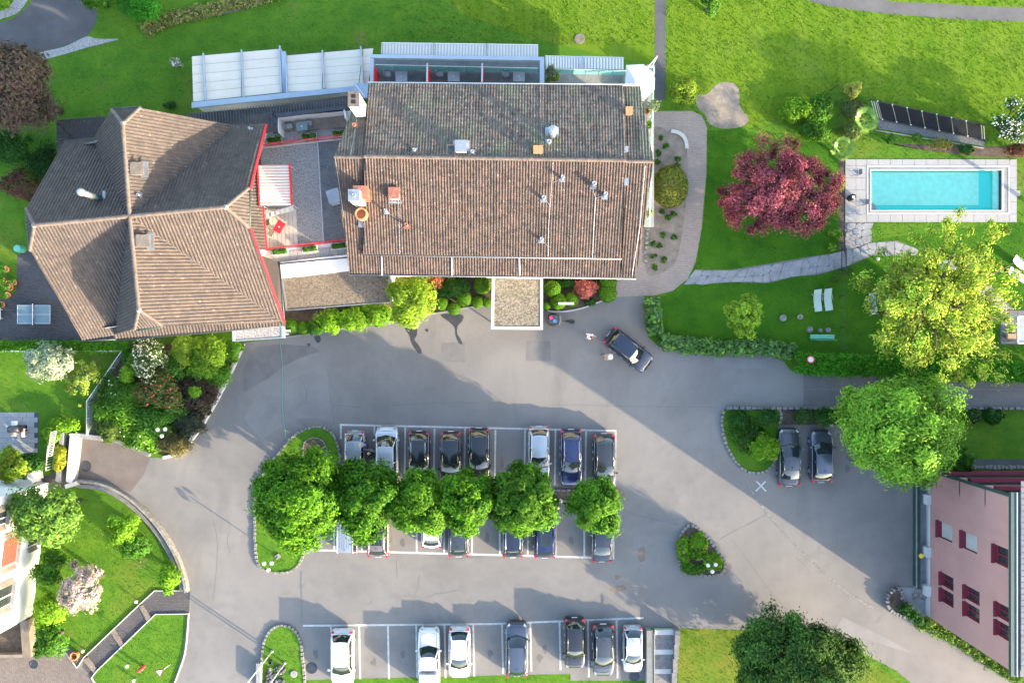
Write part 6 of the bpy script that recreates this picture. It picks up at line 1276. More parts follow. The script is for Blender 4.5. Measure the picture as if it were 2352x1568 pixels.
    if kind in ('estate', 'suv'):
        for s in (-1, 1): add('roof_rail', MB().tube([V((s * rw * .93, ywt - .15, Ht - .02)), V((s * rw * .93, ywt - .3, Ht + .05)), V((s * rw * .93, yrt + .3, Ht + .05)), V((s * rw * .93, yrt + .12, Ht - .02))], .02, 5), 'chrome')
    if tail == 2:
        c = MB().box((0, -1.72, 1.36), (W * .86, 1.66, .74), 0, .88); add('canopy', c, 'PAINT', False)
        for s in (-1, 1): add('canopy_window', MB().box((s * W * .415, -1.7, 1.36), (.04, 1.2, .34)), 'car_glass', False)
    CACHE[kind] = parts; return parts
def car(kind, x, y, rz, col_, label, name='parked_car', zc=.9, scale=1.0, ribs=False, sunroof=False, group='cars parked in the yard', open_door=False, rails=True):
    p = P(x, y, zc); t = thing(name, (p.x, p.y, .012), label, 'car', group); t.rotation_euler = (0, 0, rz); t.scale = (scale, scale, scale); last = None
    L, W, Ht, ywb, ywt, yrt, yrb, tail = KIND[kind]
    for n, me, m, s, par in car_parts(kind):
        if n == 'roof_rail' and not rails: continue
        o = bpy.data.objects.new(n, me); COL.objects.link(o); o.parent = t
        if not me.materials:
            me.materials.append(M['paint_white' if False else ('trim' if m == 'PAINT' else m)])
            if s: me.polygons.foreach_set('use_smooth', [True] * len(me.polygons))
        if m == 'PAINT': o.material_slots[0].link = 'OBJECT'; o.material_slots[0].material = M['paint_' + col_]
        if n == 'wheel': last = o
        if n == 'rim': o.parent = last; o.location = par[:3]; o.rotation_euler = (0, par[3] * math.pi / 2, 0)
    if ribs:
        rw = W / 2 * .66
        for i in range(5): MB().box((rw * .62 * (i - 2) / 2, (ywt + yrt) / 2 - .1, Ht + .012 - .012 * abs(i - 2)), (.035, (ywt - yrt) * .72, .03)).build('roof_rib', 'paint_' + col_, t, local=True)
    if sunroof: MB().box((0, (ywt + yrt) / 2 + .1, Ht + .006), (W * .48, (ywt - yrt) * .6, .03)).build('sunroof', 'car_glass', t, local=True)
    if open_door:
        d = MB().box((-W / 2 - .46, -.45, .75), (1.0, .09, .95), -.25).build('open_door', 'paint_' + col_, t, local=True); MB().box((-W / 2 - .46, -.45, 1.38), (.85, .04, .32), -.25).build('window', 'car_glass', d, local=True)
    return t
UP, DN = 0.0, math.pi            # nose towards the hotel / away from it
car('hatch', 814, 1046, DN, 'silver', 'silver hatchback with its passenger door open beside the silver van', open_door=True)
car('van', 888, 1046, UP, 'palesilver', 'tall silver van with a ribbed roof parked nose out', ribs=True)
car('estate', 962, 1053, DN, 'black', 'black estate car with bright roof rails, beside the silver van')
car('estate', 1035, 1054, DN, 'black', 'black car in the middle of three black cars', rails=False)
car('estate', 1100, 1046, DN, 'black', 'black car next to the empty stalls of the upper row', rails=False)
car('estate', 1238, 1042, DN, 'palesilver', 'pale silver estate with ribbed roof and red rear lights', ribs=True, rails=False)
car('estate', 1312, 1052, DN, 'blue', 'deep blue estate car in the upper row', scale=1.04)
car('estate', 1388, 1062, DN, 'darkgrey', 'dark grey car in the last stall of the upper row', scale=1.05, rails=False)
car('van', 797, 1206, UP, 'silver', 'blue silver people carrier under the second row tree', ribs=True, scale=.95)
car('suv', 868, 1218, UP, 'brown', 'champagne brown car with a dark glass roof', sunroof=True)
car('hatch', 991, 1202, UP, 'white', 'white hatchback tail out below the third row tree')
car('estate', 1053, 1216, UP, 'grey', 'dark grey estate tail out in the lower row', rails=False)
car('estate', 1178, 1218, UP, 'navy', 'dark navy car partly under the broad fifth tree')
car('suv', 1251, 1220, UP, 'blue', 'dark blue car with a glass roof in the lower row', sunroof=True, rails=False)
car('sedan', 1383, 1226, UP, 'grey', 'dark grey saloon under the last tree of the row')
car('suv', 786, 1511, DN, 'white', 'white car parked near the flagpole island', scale=1.04, rails=False)
car('pickup', 985, 1513, UP, 'white', 'white pickup with a canopy in the front row')
car('hatch', 1055, 1500, DN, 'white', 'white hatchback beside the white pickup', scale=1.04)
car('suv', 1187, 1491, UP, 'slate', 'slate blue car standing alone in the front row', scale=1.02, rails=False)
car('suv', 1320, 1478, DN, 'black', 'black car with a ribbed roof in the front row', scale=.95, ribs=True, rails=False)
car('hatch', 1386, 1494, DN, 'grey', 'dark grey hatchback between the black car and the silver car', scale=1.06)
car('hatch', 1454, 1493, DN, 'palesilver', 'pale silver hatchback beside the stone stairs', scale=.95)
car('sedan', 1814, 1050, UP, 'grey', 'dark grey saloon beside the rounded bed', scale=1.03)
car('hatch', 1888, 1048, UP, 'slate', 'dark slate hatchback beside the huge round tree', scale=1.06)
car('suv', 1445, 804, math.radians(180 + 51.5), 'navy', 'dark blue car driving off beside two walking people', 'moving_car', group=None, rails=False, scale=.97)

# ============================================================ PEOPLE
def skin_mesh(name, joints, edges, material, parent, root=0, sub=1):
    bm = bmesh.new(); lay = bm.verts.layers.skin.verify(); vs = []
    for i, (co, r) in enumerate(joints):
        v = bm.verts.new(co); v[lay].radius = (r, r) if not isinstance(r, tuple) else r; v[lay].use_root = (i == root); vs.append(v)
    for a, b in edges: bm.edges.new((vs[a], vs[b]))
    me = bpy.data.meshes.new(name); bm.to_mesh(me); bm.free(); o = link(name, me, material, parent)
    o.modifiers.new('skin', 'SKIN').use_smooth_shade = True; s = o.modifiers.new('sub', 'SUBSURF'); s.levels = sub; s.render_levels = sub
    return o
def person(x, y, rz, label, top, legs_m, hair, lean=.0, stride=.25, arm=(.3, -.3), hat=None, bareleg=False, h=1.7):
    p = P(x, y, .9); t = thing('person', (p.x, p.y, .012), label, 'person'); t.rotation_euler = (0, 0, rz); k = h / 1.7
    t.scale = (k, k, k); ln = lambda z: lean * max(0, z - .9)
    J = [((0, 0, .93), .13), ((0, ln(1.15), 1.12), .115), ((0, ln(1.35), 1.33), .135), ((0, ln(1.46), 1.46), .055), ((0, ln(1.55) + .01, 1.54), .085), ((0, ln(1.65) + .015, 1.65), .09), ((0, ln(1.6) + .1, 1.585), .018)]
    E = [(0, 1), (1, 2), (2, 3), (3, 4), (4, 5), (4, 6)]
    def limb(start, pts):
        prev = start
        for co, r in pts: J.append((co, r)); E.append((prev, len(J) - 1)); prev = len(J) - 1
        return prev
    shirt = [((0, 0, .90), .15), ((0, ln(1.15), 1.12), .135), ((0, ln(1.35), 1.34), .155), ((0, ln(1.42), 1.42), .09)]; SE = [(0, 1), (1, 2), (2, 3)]; tr = [((0, 0, .95), .15)]; TE = []
    for s, a in ((-1, arm[0]), (1, arm[1])):
        sh = (s * .19, ln(1.38), 1.38); el = (s * .25, ln(1.2) + a * .35, 1.12); wr = (s * .24, ln(1.0) + a * .9 + .05, .92 + abs(a) * .12)
        w = limb(2, [(sh, .06), (el, .045), (wr, .032)]); pm = (wr[0], wr[1] + .06, wr[2] - .05); pi = limb(w, [(pm, (.038, .02))])
        for f in range(4): limb(pi, [((pm[0] + (f - 1.5) * .02, pm[1] + .045, pm[2] - .03), .009), ((pm[0] + (f - 1.5) * .022, pm[1] + .07 - .004 * abs(f - 1.5), pm[2] - .06), .008)])
        limb(w, [((wr[0] - s * .035, wr[1] + .05, wr[2] - .03), .01), ((wr[0] - s * .05, wr[1] + .08, wr[2] - .05), .008)])
        n = len(shirt); shirt += [(sh, .085), (tuple(sh[i] + (el[i] - sh[i]) * .8 for i in range(3)), .065)]; SE += [(2, n), (n, n + 1)]
        st = stride * s; hip = (s * .09, 0, .88); kn = (s * .10, st * .5 + .03, .49); an = (s * .10, st - .02, .09); toe = (s * .11, st + .15, .045)
        limb(0, [(hip, .095), (kn, .062), (an, .04), (toe, .035)]); n = len(tr); end = (.0 if bareleg else .85)
        lo = tuple(kn[i] + (an[i] - kn[i]) * end for i in range(3)); tr += [(hip, .115), (kn, .085), (lo, .07)]; TE += [(0, n), (n, n + 1), (n + 1, n + 2)]
        MB().box((toe[0], toe[1] - .08, .04), (.1, .27, .08), 0, .8).build('shoe', 'cloth_black', t, local=True)
        MB().sphere((s * .035, ln(1.62) + .095, 1.62), .012, 6, 4).build('eye', 'black', t, local=True)
        MB().sphere((s * .092, ln(1.6), 1.59), .022, 6, 4, 1.4).build('ear', 'skin', t, local=True)
    skin_mesh('body', J, E, 'skin', t); skin_mesh('shirt', shirt, SE, top, t); skin_mesh('trousers', tr, TE, legs_m, t)
    MB().lathe((0, ln(1.66) - .015, 1.60), [(.112, -.06), (.122, .02), (.118, .08), (.09, .135), (.03, .155)], 12).build('hair', hair, t, True, True)
    if hat: MB().lathe((0, ln(1.7), 1.70), [(.2, 0), (.2, .012), (.11, .02), (.1, .09), (.02, .1)], 16).build('hat', hat, t, True, True)
    return t
person(1353, 772, math.radians(-120), 'person in a white shirt with brown hair walking behind the dark blue car', 'cloth_white', 'cloth_white', 'hair_brown', .25, .28, (.35, -.3))
person(1393, 819, math.radians(-95), 'person in beige clothes and pale hat walking beside the dark blue car', 'cloth_beige', 'cloth_beige', 'hair_fair', .3, .3, (.4, -.3), 'cloth_white', True)
person(839, 1022, math.radians(75), 'person in a grey blue top leaning into the silver hatchback', 'cloth_grey', 'cloth_denim', 'hair_fair', .55, .1, (.5, .45))
person(851, 1041, math.radians(20), 'person in black standing between the silver hatchback and the van', 'cloth_black', 'cloth_black', 'hair_fair', .15, .12, (.2, .2))
# ============================================================ GARDEN AND STREET FURNITURE
def parts_thing(name, loc, label, cat, group=None, rz=0.0):
    t = thing(name, loc, label, cat, group); t.rotation_euler = (0, 0, rz); return t
def LB(): return MB()
# --- triple globe lamps
def globe_lamp(x, y, label, h=2.7, r=.17, z0=0.0, plinth=True):
    p = P(x, y); t = parts_thing('globe_lamp', (p.x, p.y, z0), label, 'street lamp', 'triple globe lamps'); b = LB
    if plinth: b().box((0, 0, .18), (.4, .4, .16), .5, .9).build('plinth', 'concrete', t, local=True)
    b().tube([(0, 0, 0), (0, 0, h)], .045, 8).build('post', 'metal_dark', t, True, True)
    for k in range(3):
        a = k * 2.094 + .6; e = V((math.cos(a) * .36, math.sin(a) * .36, h)); b().tube([(0, 0, h - .25), (e.x * .7, e.y * .7, h - .22), (e.x, e.y, h)], .02, 5).build('arm', 'metal_dark', t, local=True)
        b().sphere(e + V((0, 0, r)), r, 14, 10).build('globe', 'lamp_globe', t, True, True)
globe_lamp(639, 1276, 'lamp with three white globes on the long grass island'); globe_lamp(1616, 1280, 'lamp with three globes on the triangular island'); globe_lamp(405, 982, 'lamp with three globes at the tip of the shrub bed'); globe_lamp(1275, 1140, 'lamp with globes between the last two trees of the row', plinth=False)
# --- flagpoles
for x, y, lab in ((626, 1493, 'white flagpole nearest the road on the flagpole island'), (655, 1520, 'white flagpole in the middle of the flagpole island')):
    p = P(x, y); t = parts_thing('flagpole', (p.x, p.y, .1), lab, 'flagpole', 'flagpoles at the car park entrance'); LB().tube([(0, 0, 0), (0, 0, 8)], .065, 10, r2=.045).build('pole', 'metal_white', t, True, True); LB().lathe((0, 0, 0), [(.14, 0), (.14, .12), (.07, .2)], 12).build('base', 'zinc', t, True, True); LB().sphere((0, 0, 8.05), .09, 10, 6).build('finial', 'metal_white', t, True, True)
rk = thing('rock_bed', P(632, 1555, .1), 'heap of dark glossy rocks in the flagpole island', 'rocks')
for i in range(70):
    x, y = 612 + random.uniform(0, 44), 1526 + random.uniform(0, 60); p = P(x, y)
    MB().sphere((p.x, p.y, .2), random.uniform(.1, .22), 6, 4, .7).build('rock', 'stone_dark' if i % 4 else 'stone_grey', rk)
single('drain_pipe', MB().lathe(P(624, 1516), [(.16, .1), (.16, .5), (.11, .5), (.11, .2), (.01, .2)], 14), 'metal_dark', 'upright dark pipe end beside the rocks of the flagpole island', 'pipe', P(624, 1516))
single('concrete_cover', MB().lathe(P(676, 1545), [(.3, .1), (.3, .2), (.26, .22), (.05, .22)], 20), 'concrete', 'round concrete cover on the flagpole island grass', 'cover', P(676, 1545))
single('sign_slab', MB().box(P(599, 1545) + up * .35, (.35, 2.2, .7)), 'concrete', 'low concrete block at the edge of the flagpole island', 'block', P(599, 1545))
# --- signs
p = P(391, 1525); t = parts_thing('yield_sign', (p.x, p.y, 0), 'triangular white sign with dark red border on the small lawn', 'sign'); top = P(366, 1543, 2.2) - p
LB().tube([(0, 0, 0), (top.x, top.y, 2.1)], .035, 8).build('post', 'metal_white', t, True, True)
def tri(r, z, dy=0): return [V((top.x + r * math.cos(a), top.y + r * math.sin(a), z)) for a in (2.75, 2.75 + 2.094, 2.75 + 4.189)]
LB().slab(tri(.46, 2.16), .03).build('border', 'maroon', t, local=True); LB().slab(tri(.31, 2.19), .02).build('face', 'metal_white', t, local=True)
p = P(1842, 824); t = parts_thing('road_sign', (p.x, p.y, 0), 'round white sign with a red ring above the clipped hedge', 'sign'); LB().tube([(0, 0, 0), (0, 0, 2.1)], .03, 8).build('post', 'metal_grey', t, True, True)
for nme, r, m_, o_ in (('border', .3, 'red', 0), ('face', .22, 'metal_white', .02)):
    d = LB(); nrm = V((-.62, -.1, .78)).normalized(); a1 = nrm.cross(up).normalized(); a2 = nrm.cross(a1); cc = V((-.05, 0, 2.15)) + nrm * o_
    d.add([cc + (a1 * math.cos(k * .314) + a2 * math.sin(k * .314)) * r for k in range(20)], [list(range(20))]); d.build(nme, m_, t, local=True)
p = P(330, 1530); t = parts_thing('hydrant', (p.x, p.y, 0), 'red hydrant standing on the small lawn', 'hydrant'); LB().lathe((0, 0, 0), [(.16, 0), (.16, .1), (.11, .12), (.11, .75), (.15, .78), (.15, .9), (.06, 1.02)], 12).build('barrel', 'red', t, True, True); LB().tube([(-.22, 0, .65), (.22, 0, .65)], .06, 8).build('outlet', 'metal_grey', t, True, True)
for x, y, lab in ((297, 1524, 'small white garden globe above the red hydrant'), (312, 1557, 'small white garden globe at the bottom edge of the small lawn'), (318, 1377, 'small grey garden globe beside the stepped path'), (196, 1490, 'small white garden globe beside the terracotta urn'), (2011, 596, 'thin bollard light above the shaded pool lawn'), (2067, 598, 'thin bollard light below the flagstones'), (190, 930, 'glowing yellow ringed garden light on the small lawn')):
    p = P(x, y); t = parts_thing('garden_light', (p.x, p.y, 0), lab, 'garden light', 'low garden lights'); LB().tube([(0, 0, 0), (0, 0, .35)], .05, 8).build('post', 'metal_grey', t, True, True); LB().sphere((0, 0, .45), .15, 12, 8).build('globe', 'lamp_globe' if 'yellow' not in lab else 'yellow', t, True, True)
for x, y, r, lab in ((1798, 730, .3, 'larger white round garden stone on the shaded lawn'), (1837, 728, .24, 'smaller white round garden stone on the shaded lawn')):
    single('millstone', MB().lathe(P(x, y), [(r, 0), (r, .12), (r * .85, .15), (.06, .15), (.05, .1)], 18), 'stone_pale', lab, 'stone', P(x, y), smooth_shade=True)
for x, y, sx, lab in ((1860, 757, .6, 'longest flat grey stone above the green bench'), (1884, 759, .4, 'middle flat grey stone above the green bench'), (1902, 758, .5, 'flat grey stone above the end of the green bench')):
    single('flat_stone', MB().sphere(P(x, y) + up * .03, sx * .5, 9, 5, .25), 'stone_grey', lab, 'stone', P(x, y), smooth_shade=True)
# --- bench, loungers, chairs
p = P(1884, 773); t = parts_thing('garden_bench', (p.x, p.y, 0), 'mint green slatted garden bench on the shaded lawn', 'bench')
for k in range(3): LB().box((0, .12 - k * .13, .45), (2.05, .11, .035)).build('seat_slat', 'green_paint', t, local=True)
for k in range(2): LB().box((.05, -.3, .6 + k * .17), (2.05, .03, .12)).build('back_slat', 'green_paint', t, local=True)
for s in (-.8, .8): LB().box((s, .12, .22), (.06, .06, .44)).build('leg', 'metal_dark', t, local=True); LB().tube([(s, -.2, 0), (s, -.3, .85)], .03, 6).build('leg', 'metal_dark', t, local=True)
def lounger(x, y, rz, lab):
    p = P(x, y); t = parts_thing('sun_lounger', (p.x, p.y, 0), lab, 'sun lounger', 'mint sun loungers on the pool lawn', rz)
    prof = [(-.95, .30), (-.6, .33), (-.2, .30), (.2, .34), (.55, .55), (.9, .78)]
    LB().grid([[V((-.28, y_, z_)), V((.28, y_, z_))] for y_, z_ in prof]).build('sling', 'lounger_mint', t, True, True)
    for s in (-.3, .3):
        LB().tube([(s, a, b) for a, b in prof], .02, 6).build('frame', 'metal_white', t, True, True); LB().tube([(s, -.6, .32), (s, -.5, 0)], .02, 5).build('leg', 'metal_white', t, local=True); LB().tube([(s, .4, .45), (s, .6, 0)], .02, 5).build('leg', 'metal_white', t, local=True); LB().tube([(s * 1.1, -.1, .55), (s * 1.1, .4, .6)], .022, 5).build('armrest', 'metal_grey', t, local=True)
for x, y, rz, lab in ((1874, 690, .12, 'mint lounger nearest the gate path, in the open on the lawn'), (1898, 688, .14, 'mint lounger paired beside the open lawn one'), (2000, 697, .2, 'mint lounger at the edge of the tall yellow green tree'), (2036, 706, .25, 'mint lounger half hidden under the tall yellow green tree'), (2338, 607, 1.0, 'mint lounger at the right edge above its pair'), (2328, 632, 1.1, 'mint lounger at the right edge below its pair')): lounger(x, y, rz, lab)
def chair(x, y, rz, lab, z=0.0, name='garden_chair', m='metal_dark', seat='metal_grey', group='garden chairs'):
    p = P(x, y, z); t = parts_thing(name, (p.x, p.y, z), lab, 'chair', group, rz)
    LB().box((0, 0, .43), (.44, .44, .03)).build('seat', seat, t, local=True); LB().add([V((-.22, -.22, .46)), V((.22, -.22, .46)), V((.22, -.34, .9)), V((-.22, -.34, .9))], [(0, 1, 2, 3)]).build('backrest', seat, t, local=True)
    for sx in (-.21, .21):
        for sy in (-.21, .21): LB().tube([(sx, sy, 0), (sx, sy, .44)], .016, 5).build('leg', m, t, local=True)
        LB().tube([(sx * 1.1, -.28, .66), (sx * 1.15, .18, .66), (sx * 1.1, .2, .43)], .02, 5).build('armrest', m, t, local=True)
for x, y, rz, lab in ((1961, 399, 1.6, 'dark framed chair on the pool deck above the others'), (1976, 467, 1.6, 'dark framed chair beside the black bin on the pool deck'), (1959, 534, -1.4, 'grey chair on the flagstones, upper of two'), (1965, 558, -1.4, 'grey chair on the flagstones, lower of two')): chair(x, y, rz, lab)
p = P(1951, 456); t = parts_thing('litter_bin', (p.x, p.y, 0), 'black drum shaped bin with a white lid mark by the pool', 'bin'); LB().lathe((0, 0, 0), [(.25, 0), (.28, .7), (.27, .74), (.05, .78)], 16).build('drum', 'black', t, True, True); LB().box((0, 0, .79), (.2, .18, .03)).build('lid', 'metal_white', t, local=True)
# --- garden gate and post fence of the pool lawn
g_ = P(1931, 597); t = parts_thing('garden_gate', (g_.x, g_.y, 0), 'dark metal garden gate across the flagstone path', 'gate')
for yy in (-.85, .85): LB().box((.0, yy, .6), (.07, .07, 1.2)).build('post', 'metal_dark', t, local=True); LB().box((-.35, yy, 1.15), (.75, .05, .06)).build('rail', 'metal_dark', t, local=True)
LB().box((0, 0, 1.16), (.06, 1.7, .05)).build('rail', 'metal_dark', t, local=True); LB().box((0, 0, .2), (.05, 1.7, .05)).build('rail', 'metal_dark', t, local=True)
for k in range(12): LB().box((0, -.75 + k * .136, .68), (.025, .025, .95)).build('bar', 'metal_dark', t, local=True)
fe = thing('wire_fence', P(1930, 720), 'thin dark post fence running down the shaded lawn from the gate', 'fence')
for y in (560, 630, 680, 752, 800): p = P(1930, y); MB().box((p.x, p.y, .5), (.05, .05, 1.0)).build('post', 'metal_dark', fe); MB().box((p.x + .18, p.y, .97), (.4, .04, .04)).build('bracket', 'metal_dark', fe)
for zz in (.3, .65, .95): MB().tube([P(1930, 622) + up * zz, P(1930, 805) + up * zz], .006, 4).build('wire', 'metal_dark', fe)
fe2 = thing('wire_fence', P(1915, 255), 'dark wire fence posts beside the loose shrubs on the meadow', 'fence')
q = [(1908, 208), (1918, 240), (1922, 268), (1920, 300)]
for x, y in q: p = P(x, y); MB().tube([p, p + V((.25, .15, 1.1))], .03, 6).build('post', 'metal_dark', fe2)
for zz in (.3, .7, 1.0): MB().tube([P(x, y) + V((.06, .04, 0)) * zz * 3 + up * zz for x, y in q], .006, 4).build('wire', 'metal_dark', fe2)
# --- solar mats
sm = thing('solar_heater', P(2130, 272), 'tilted row of black solar mats on a frame above the pool', 'solar panel')
A, B_, C_, D_ = P(1998, 229, .9), P(2263, 288, .9), P(2265, 322, .25), P(2010, 272, .25)
f_ = lambda s, u_: A.lerp(B_, s).lerp(D_.lerp(C_, s), u_)
for i in range(7):
    s0, s1 = .06 + i * .128 + .004, .06 + (i + 1) * .128 - .004; m_ = MB().slab([f_(s0, .04), f_(s1, .04), f_(s1, .96), f_(s0, .96)], .04).build('solar_mat', 'solar', sm)
    MB().tube([f_(s0, .0) + up * .03, f_(s0, 1.0) + up * .03], .014, 5).build('frame_bar', 'metal_grey', sm)
    for u_ in (.01, .99): MB().box(f_(s0, u_) + up * .05, (.1, .08, .06)).build('clamp', 'metal_white', sm)
for u_ in (.0, 1.0): MB().tube([f_(0, u_), f_(1, u_)], .05, 6).build('header_pipe', 'black', sm)
for s0 in (.01, .03, .05, .965, .985): MB().tube([f_(s0, 0), f_(s0, 1)], .03, 5).build('frame_bar', 'metal_grey', sm)
for s0 in (0, .33, .66, 1): p = f_(s0, 0); MB().tube([V((p.x, p.y, 0)), p], .03, 5).build('leg', 'metal_dark', sm); p = f_(s0, 1); MB().tube([V((p.x, p.y, 0)), p], .03, 5).build('leg', 'metal_dark', sm)
lowwall('gravel_edging', [(2010, 300), (2120, 318), (2258, 341)], .08, .1, 'concrete', 'thin stone edging below the gravel of the solar mats', 'edging')
# --- cantilever parasol on the hotel corner terrace
c = P(1460, 188, 5.6); t = parts_thing('cantilever_parasol', (P(1494, 160, 3).x, P(1494, 160, 3).y, 3.0), 'white cantilever parasol at the corner terrace of the hotel', 'parasol'); o0 = origin_of(t); rim_ = [(1438, 150), (1477, 148), (1498, 165), (1504, 181), (1503, 206), (1478, 232), (1450, 222), (1436, 190)]
rp = [P(x, y, 5.1) for x, y in rim_]; 
for i in range(8): MB().slab([c, rp[i], rp[(i + 1) % 8]], .015).build('canopy_panel', 'fabric_white', t); MB().tube([c - up * .05, rp[i] - up * .03], .018, 5).build('rib', 'metal_white', t)
MB().tube([o0, o0 + up * 3.0], .05, 8).build('pole', 'metal_white', t); MB().tube([o0 + up * 3.0, c + up * .15], .04, 8).build('arm', 'metal_white', t); MB().box(o0 + up * .05, (.7, .7, .1)).build('base', 'concrete', t)
# --- potted plants
def pot(x, y, z, r, ph, pr, pal, lab, m='terracotta', leaf=.16, n=30, k=10, flower=None):
    p = P(x, y, z + ph); t = parts_thing('potted_plant', (p.x, p.y, z), lab, 'potted plant', 'potted plants'); LB().lathe((0, 0, 0), [(r * .7, 0), (r, ph * .9), (r * 1.06, ph), (r * .9, ph), (r * .85, ph - .06), (.01, ph - .06)], 14).build('pot', m, t, True, True)
    cen = crown_centers((0, 0, ph + pr * .8), (pr, pr, pr), k, pr * .35, .2, .1); A_ = clump_leaves(cen, np.full(k, pr * .42), n, leaf, pal, None, .9, .4); link('foliage', leaf_mesh('foliage', *A_), None, t); LB().tube([(0, 0, ph - .1), (0, 0, ph + pr * .7)], .025, 5).build('stem', 'bark', t, local=True)
OL = [(.10, .15, .07), (.15, .20, .10), (.2, .25, .14)]
pot(1266, 172, 3.0, .32, .45, .62, OL, 'potted olive tree on the hotel balcony beside the blue frame', n=60); pot(1278, 181, 3.0, .2, .25, .3, G4, 'small lime potted plant beside the balcony olive'); pot(1259, 187, 3.0, .22, .25, .28, G5, 'small green potted plant under the hotel eaves')
pot(1496, 250, 3.0, .3, .4, .62, OL, 'potted olive on the terrace strip at the hotel gable', n=60); pot(1486, 257, 3.0, .18, .25, .25, [(.55, .05, .12), (.1, .2, .03)], 'pot of pink red flowers beside the gable olive'); pot(1489, 289, 3.0, .22, .25, .36, G4, 'round green potted plant below the gable olive'); pot(1492, 490, 3.0, .22, .25, .34, [(.25, .3, .1), (.16, .24, .05)], 'pale potted plant at the lower end of the gable terrace')
for x, y, lab in ((8, 645, 'round terracotta pot nearest the paved court corner'), (22, 660, 'terracotta planter with green plants, middle of the court cluster'), (30, 648, 'terracotta box plant next to the lawn'), (16, 678, 'terracotta trough below the court cluster'), (4, 700, 'terracotta trough at the left edge of the paved court'), (12, 618, 'striped leaf pot on the lawn above the court')): pot(x, y, 0, .27, .35, .3, G5, lab)
p = P(178, 1500); t = parts_thing('terracotta_urn', (p.x, p.y, 0), 'tipped orange terracotta urn with a plant on the lawn', 'urn', None, .6); LB().lathe((0, 0, 0), [(.2, 0), (.34, .3), (.3, .55), (.36, .62), (.28, .62), (.25, .3), (.01, .3)], 14).build('vessel', 'terracotta', t, True, True)
A_ = clump_leaves(np.array([(-.3, -.1, .4), (-.4, -.25, .25), (-.2, -.3, .3)]), np.full(3, .25), 60, .14, [(.1, .14, .03), (.25, .12, .05)]); link('foliage', leaf_mesh('foliage', *A_), None, t)
single('rain_barrel', MB().lathe(P(53, 573), [(.3, 0), (.34, .4), (.3, .85), (.24, .87), (.02, .87)], 10), 'green_paint', 'green rain barrel at the west corner of the gabled house', 'barrel', P(53, 573))
single('court_bench', MB().box(P(2, 721) + up * .4, (.5, 1.0, .06)).box(P(2, 711) + up * .2, (.45, .06, .4)).box(P(2, 731) + up * .2, (.45, .06, .4)), 'concrete_white', 'small white bench at the left edge of the paved court', 'bench', P(2, 721))
# --- table tennis table
p = P(77.5, 722, .76); t = parts_thing('table_tennis_table', (p.x, p.y, 0), 'blue grey table tennis table on the dark paved court', 'table')
for s in (-1, 1):
    LB().box((s * .70, 0, .75), (1.38, 1.56, .03)).build('table_half', 'tt_blue', t, local=True)
    LB().box((s * 1.375, 0, .768), (.03, 1.56, .008)).build('edge_line', 'paint_white', t, local=True); LB().box((s * .70, 0, .768), (1.34, .02, .008)).build('centre_line', 'paint_white', t, local=True)
    for e in (-.765, .765): LB().box((s * .70, e, .7682), (1.34, .025, .008)).build('side_line', 'paint_white', t, local=True)
    for e in (-.6, .6): LB().tube([(s * 1.0, e, 0), (s * .95, e, .74)], .025, 6).build('leg', 'metal_dark', t, local=True)
LB().box((0, 0, .84), (.03, 1.8, .15)).build('net', 'metal_dark', t, local=True); LB().box((0, 0, .92), (.06, 1.8, .03)).build('net_tape', 'metal_white', t, local=True)
# --- roof terrace furniture
def box_planter(x, y, rz, lab):
    p = P(x, y, 3.15); t = parts_thing('planter_box', (p.x, p.y, 3.12), lab, 'planter', 'white planters on the roof terrace', rz); LB().box((0, 0, .2), (1.2, .5, .4), 0, 1.05).build('trough', 'concrete_white', t, local=True); LB().box((0, 0, .405), (1.1, .4, .02)).build('soil', 'soil', t, local=True)
    for s in (-.3, .3): A_ = clump_leaves(np.array([(s, 0, .55), (s - .1, .05, .5), (s + .1, -.05, .5)]), np.full(3, .2), 90, .12, G5); link('shrub', leaf_mesh('shrub', *A_), None, t)
for x, y, lab in ((633, 324, 'white planter at the upper railing nearest the gabled house'), (713, 316, 'white planter in the middle of the upper railing'), (782, 309, 'white planter under the hotel verge at the upper railing'), (646, 579, 'white planter at the lower railing nearest the gabled house'), (714, 573, 'white planter in the middle of the lower railing'), (780, 566, 'white planter at the lower railing under the hotel verge')): box_planter(x, y, .12, lab)
def table(x, y, z, sx, sy, rz, m, lab, name='garden_table'):
    p = P(x, y, z + .74); t = parts_thing(name, (p.x, p.y, z), lab, 'table', None, rz); LB().box((0, 0, .73), (sx, sy, .04)).build('table_top', m, t, local=True)
    for a in (-1, 1):
        for b in (-1, 1): LB().box((a * (sx / 2 - .05), b * (sy / 2 - .05), .355), (.05, .05, .71)).build('leg', 'metal_grey', t, local=True)
    LB().lathe((0, 0, .75), [(.06, 0), (.06, .03), (.03, .03)], 10).build('ashtray', 'metal_white', t, local=True)
table(641, 521, 3.18, .95, .65, 1.05, 'red', 'bright red table on the wooden terrace deck')
chair(616, 513, 1.8, 'brown wicker chair beside the red table, against the red verge', 3.18, seat='wood_grey'); chair(625, 537, 2.6, 'brown wicker chair below the red table', 3.18, seat='wood_grey'); chair(610, 478, 1.7, 'dark chair half under the striped awning', 3.18, seat='wood_grey')
p = P(766, 450, 4.2); t = parts_thing('ventilation_unit', (p.x, p.y, 3.1), 'white box shaped ventilation unit on the dark terrace slabs', 'vent unit', None, .3); LB().box((0, 0, .55), (.95, 1.05, 1.1)).build('casing', 'metal_white', t, local=True); LB().box((0, 0, 1.12), (.99, 1.09, .05)).build('lid', 'zinc', t, local=True)
table(693, 290, 3.3, .9, .7, .1, 'tt_blue', 'grey table in the dark framed loggia'); chair(668, 294, -1.4, 'dark chair on the near side of the loggia table', 3.3); chair(713, 287, 1.5, 'dark chair on the far side of the loggia table', 3.3)
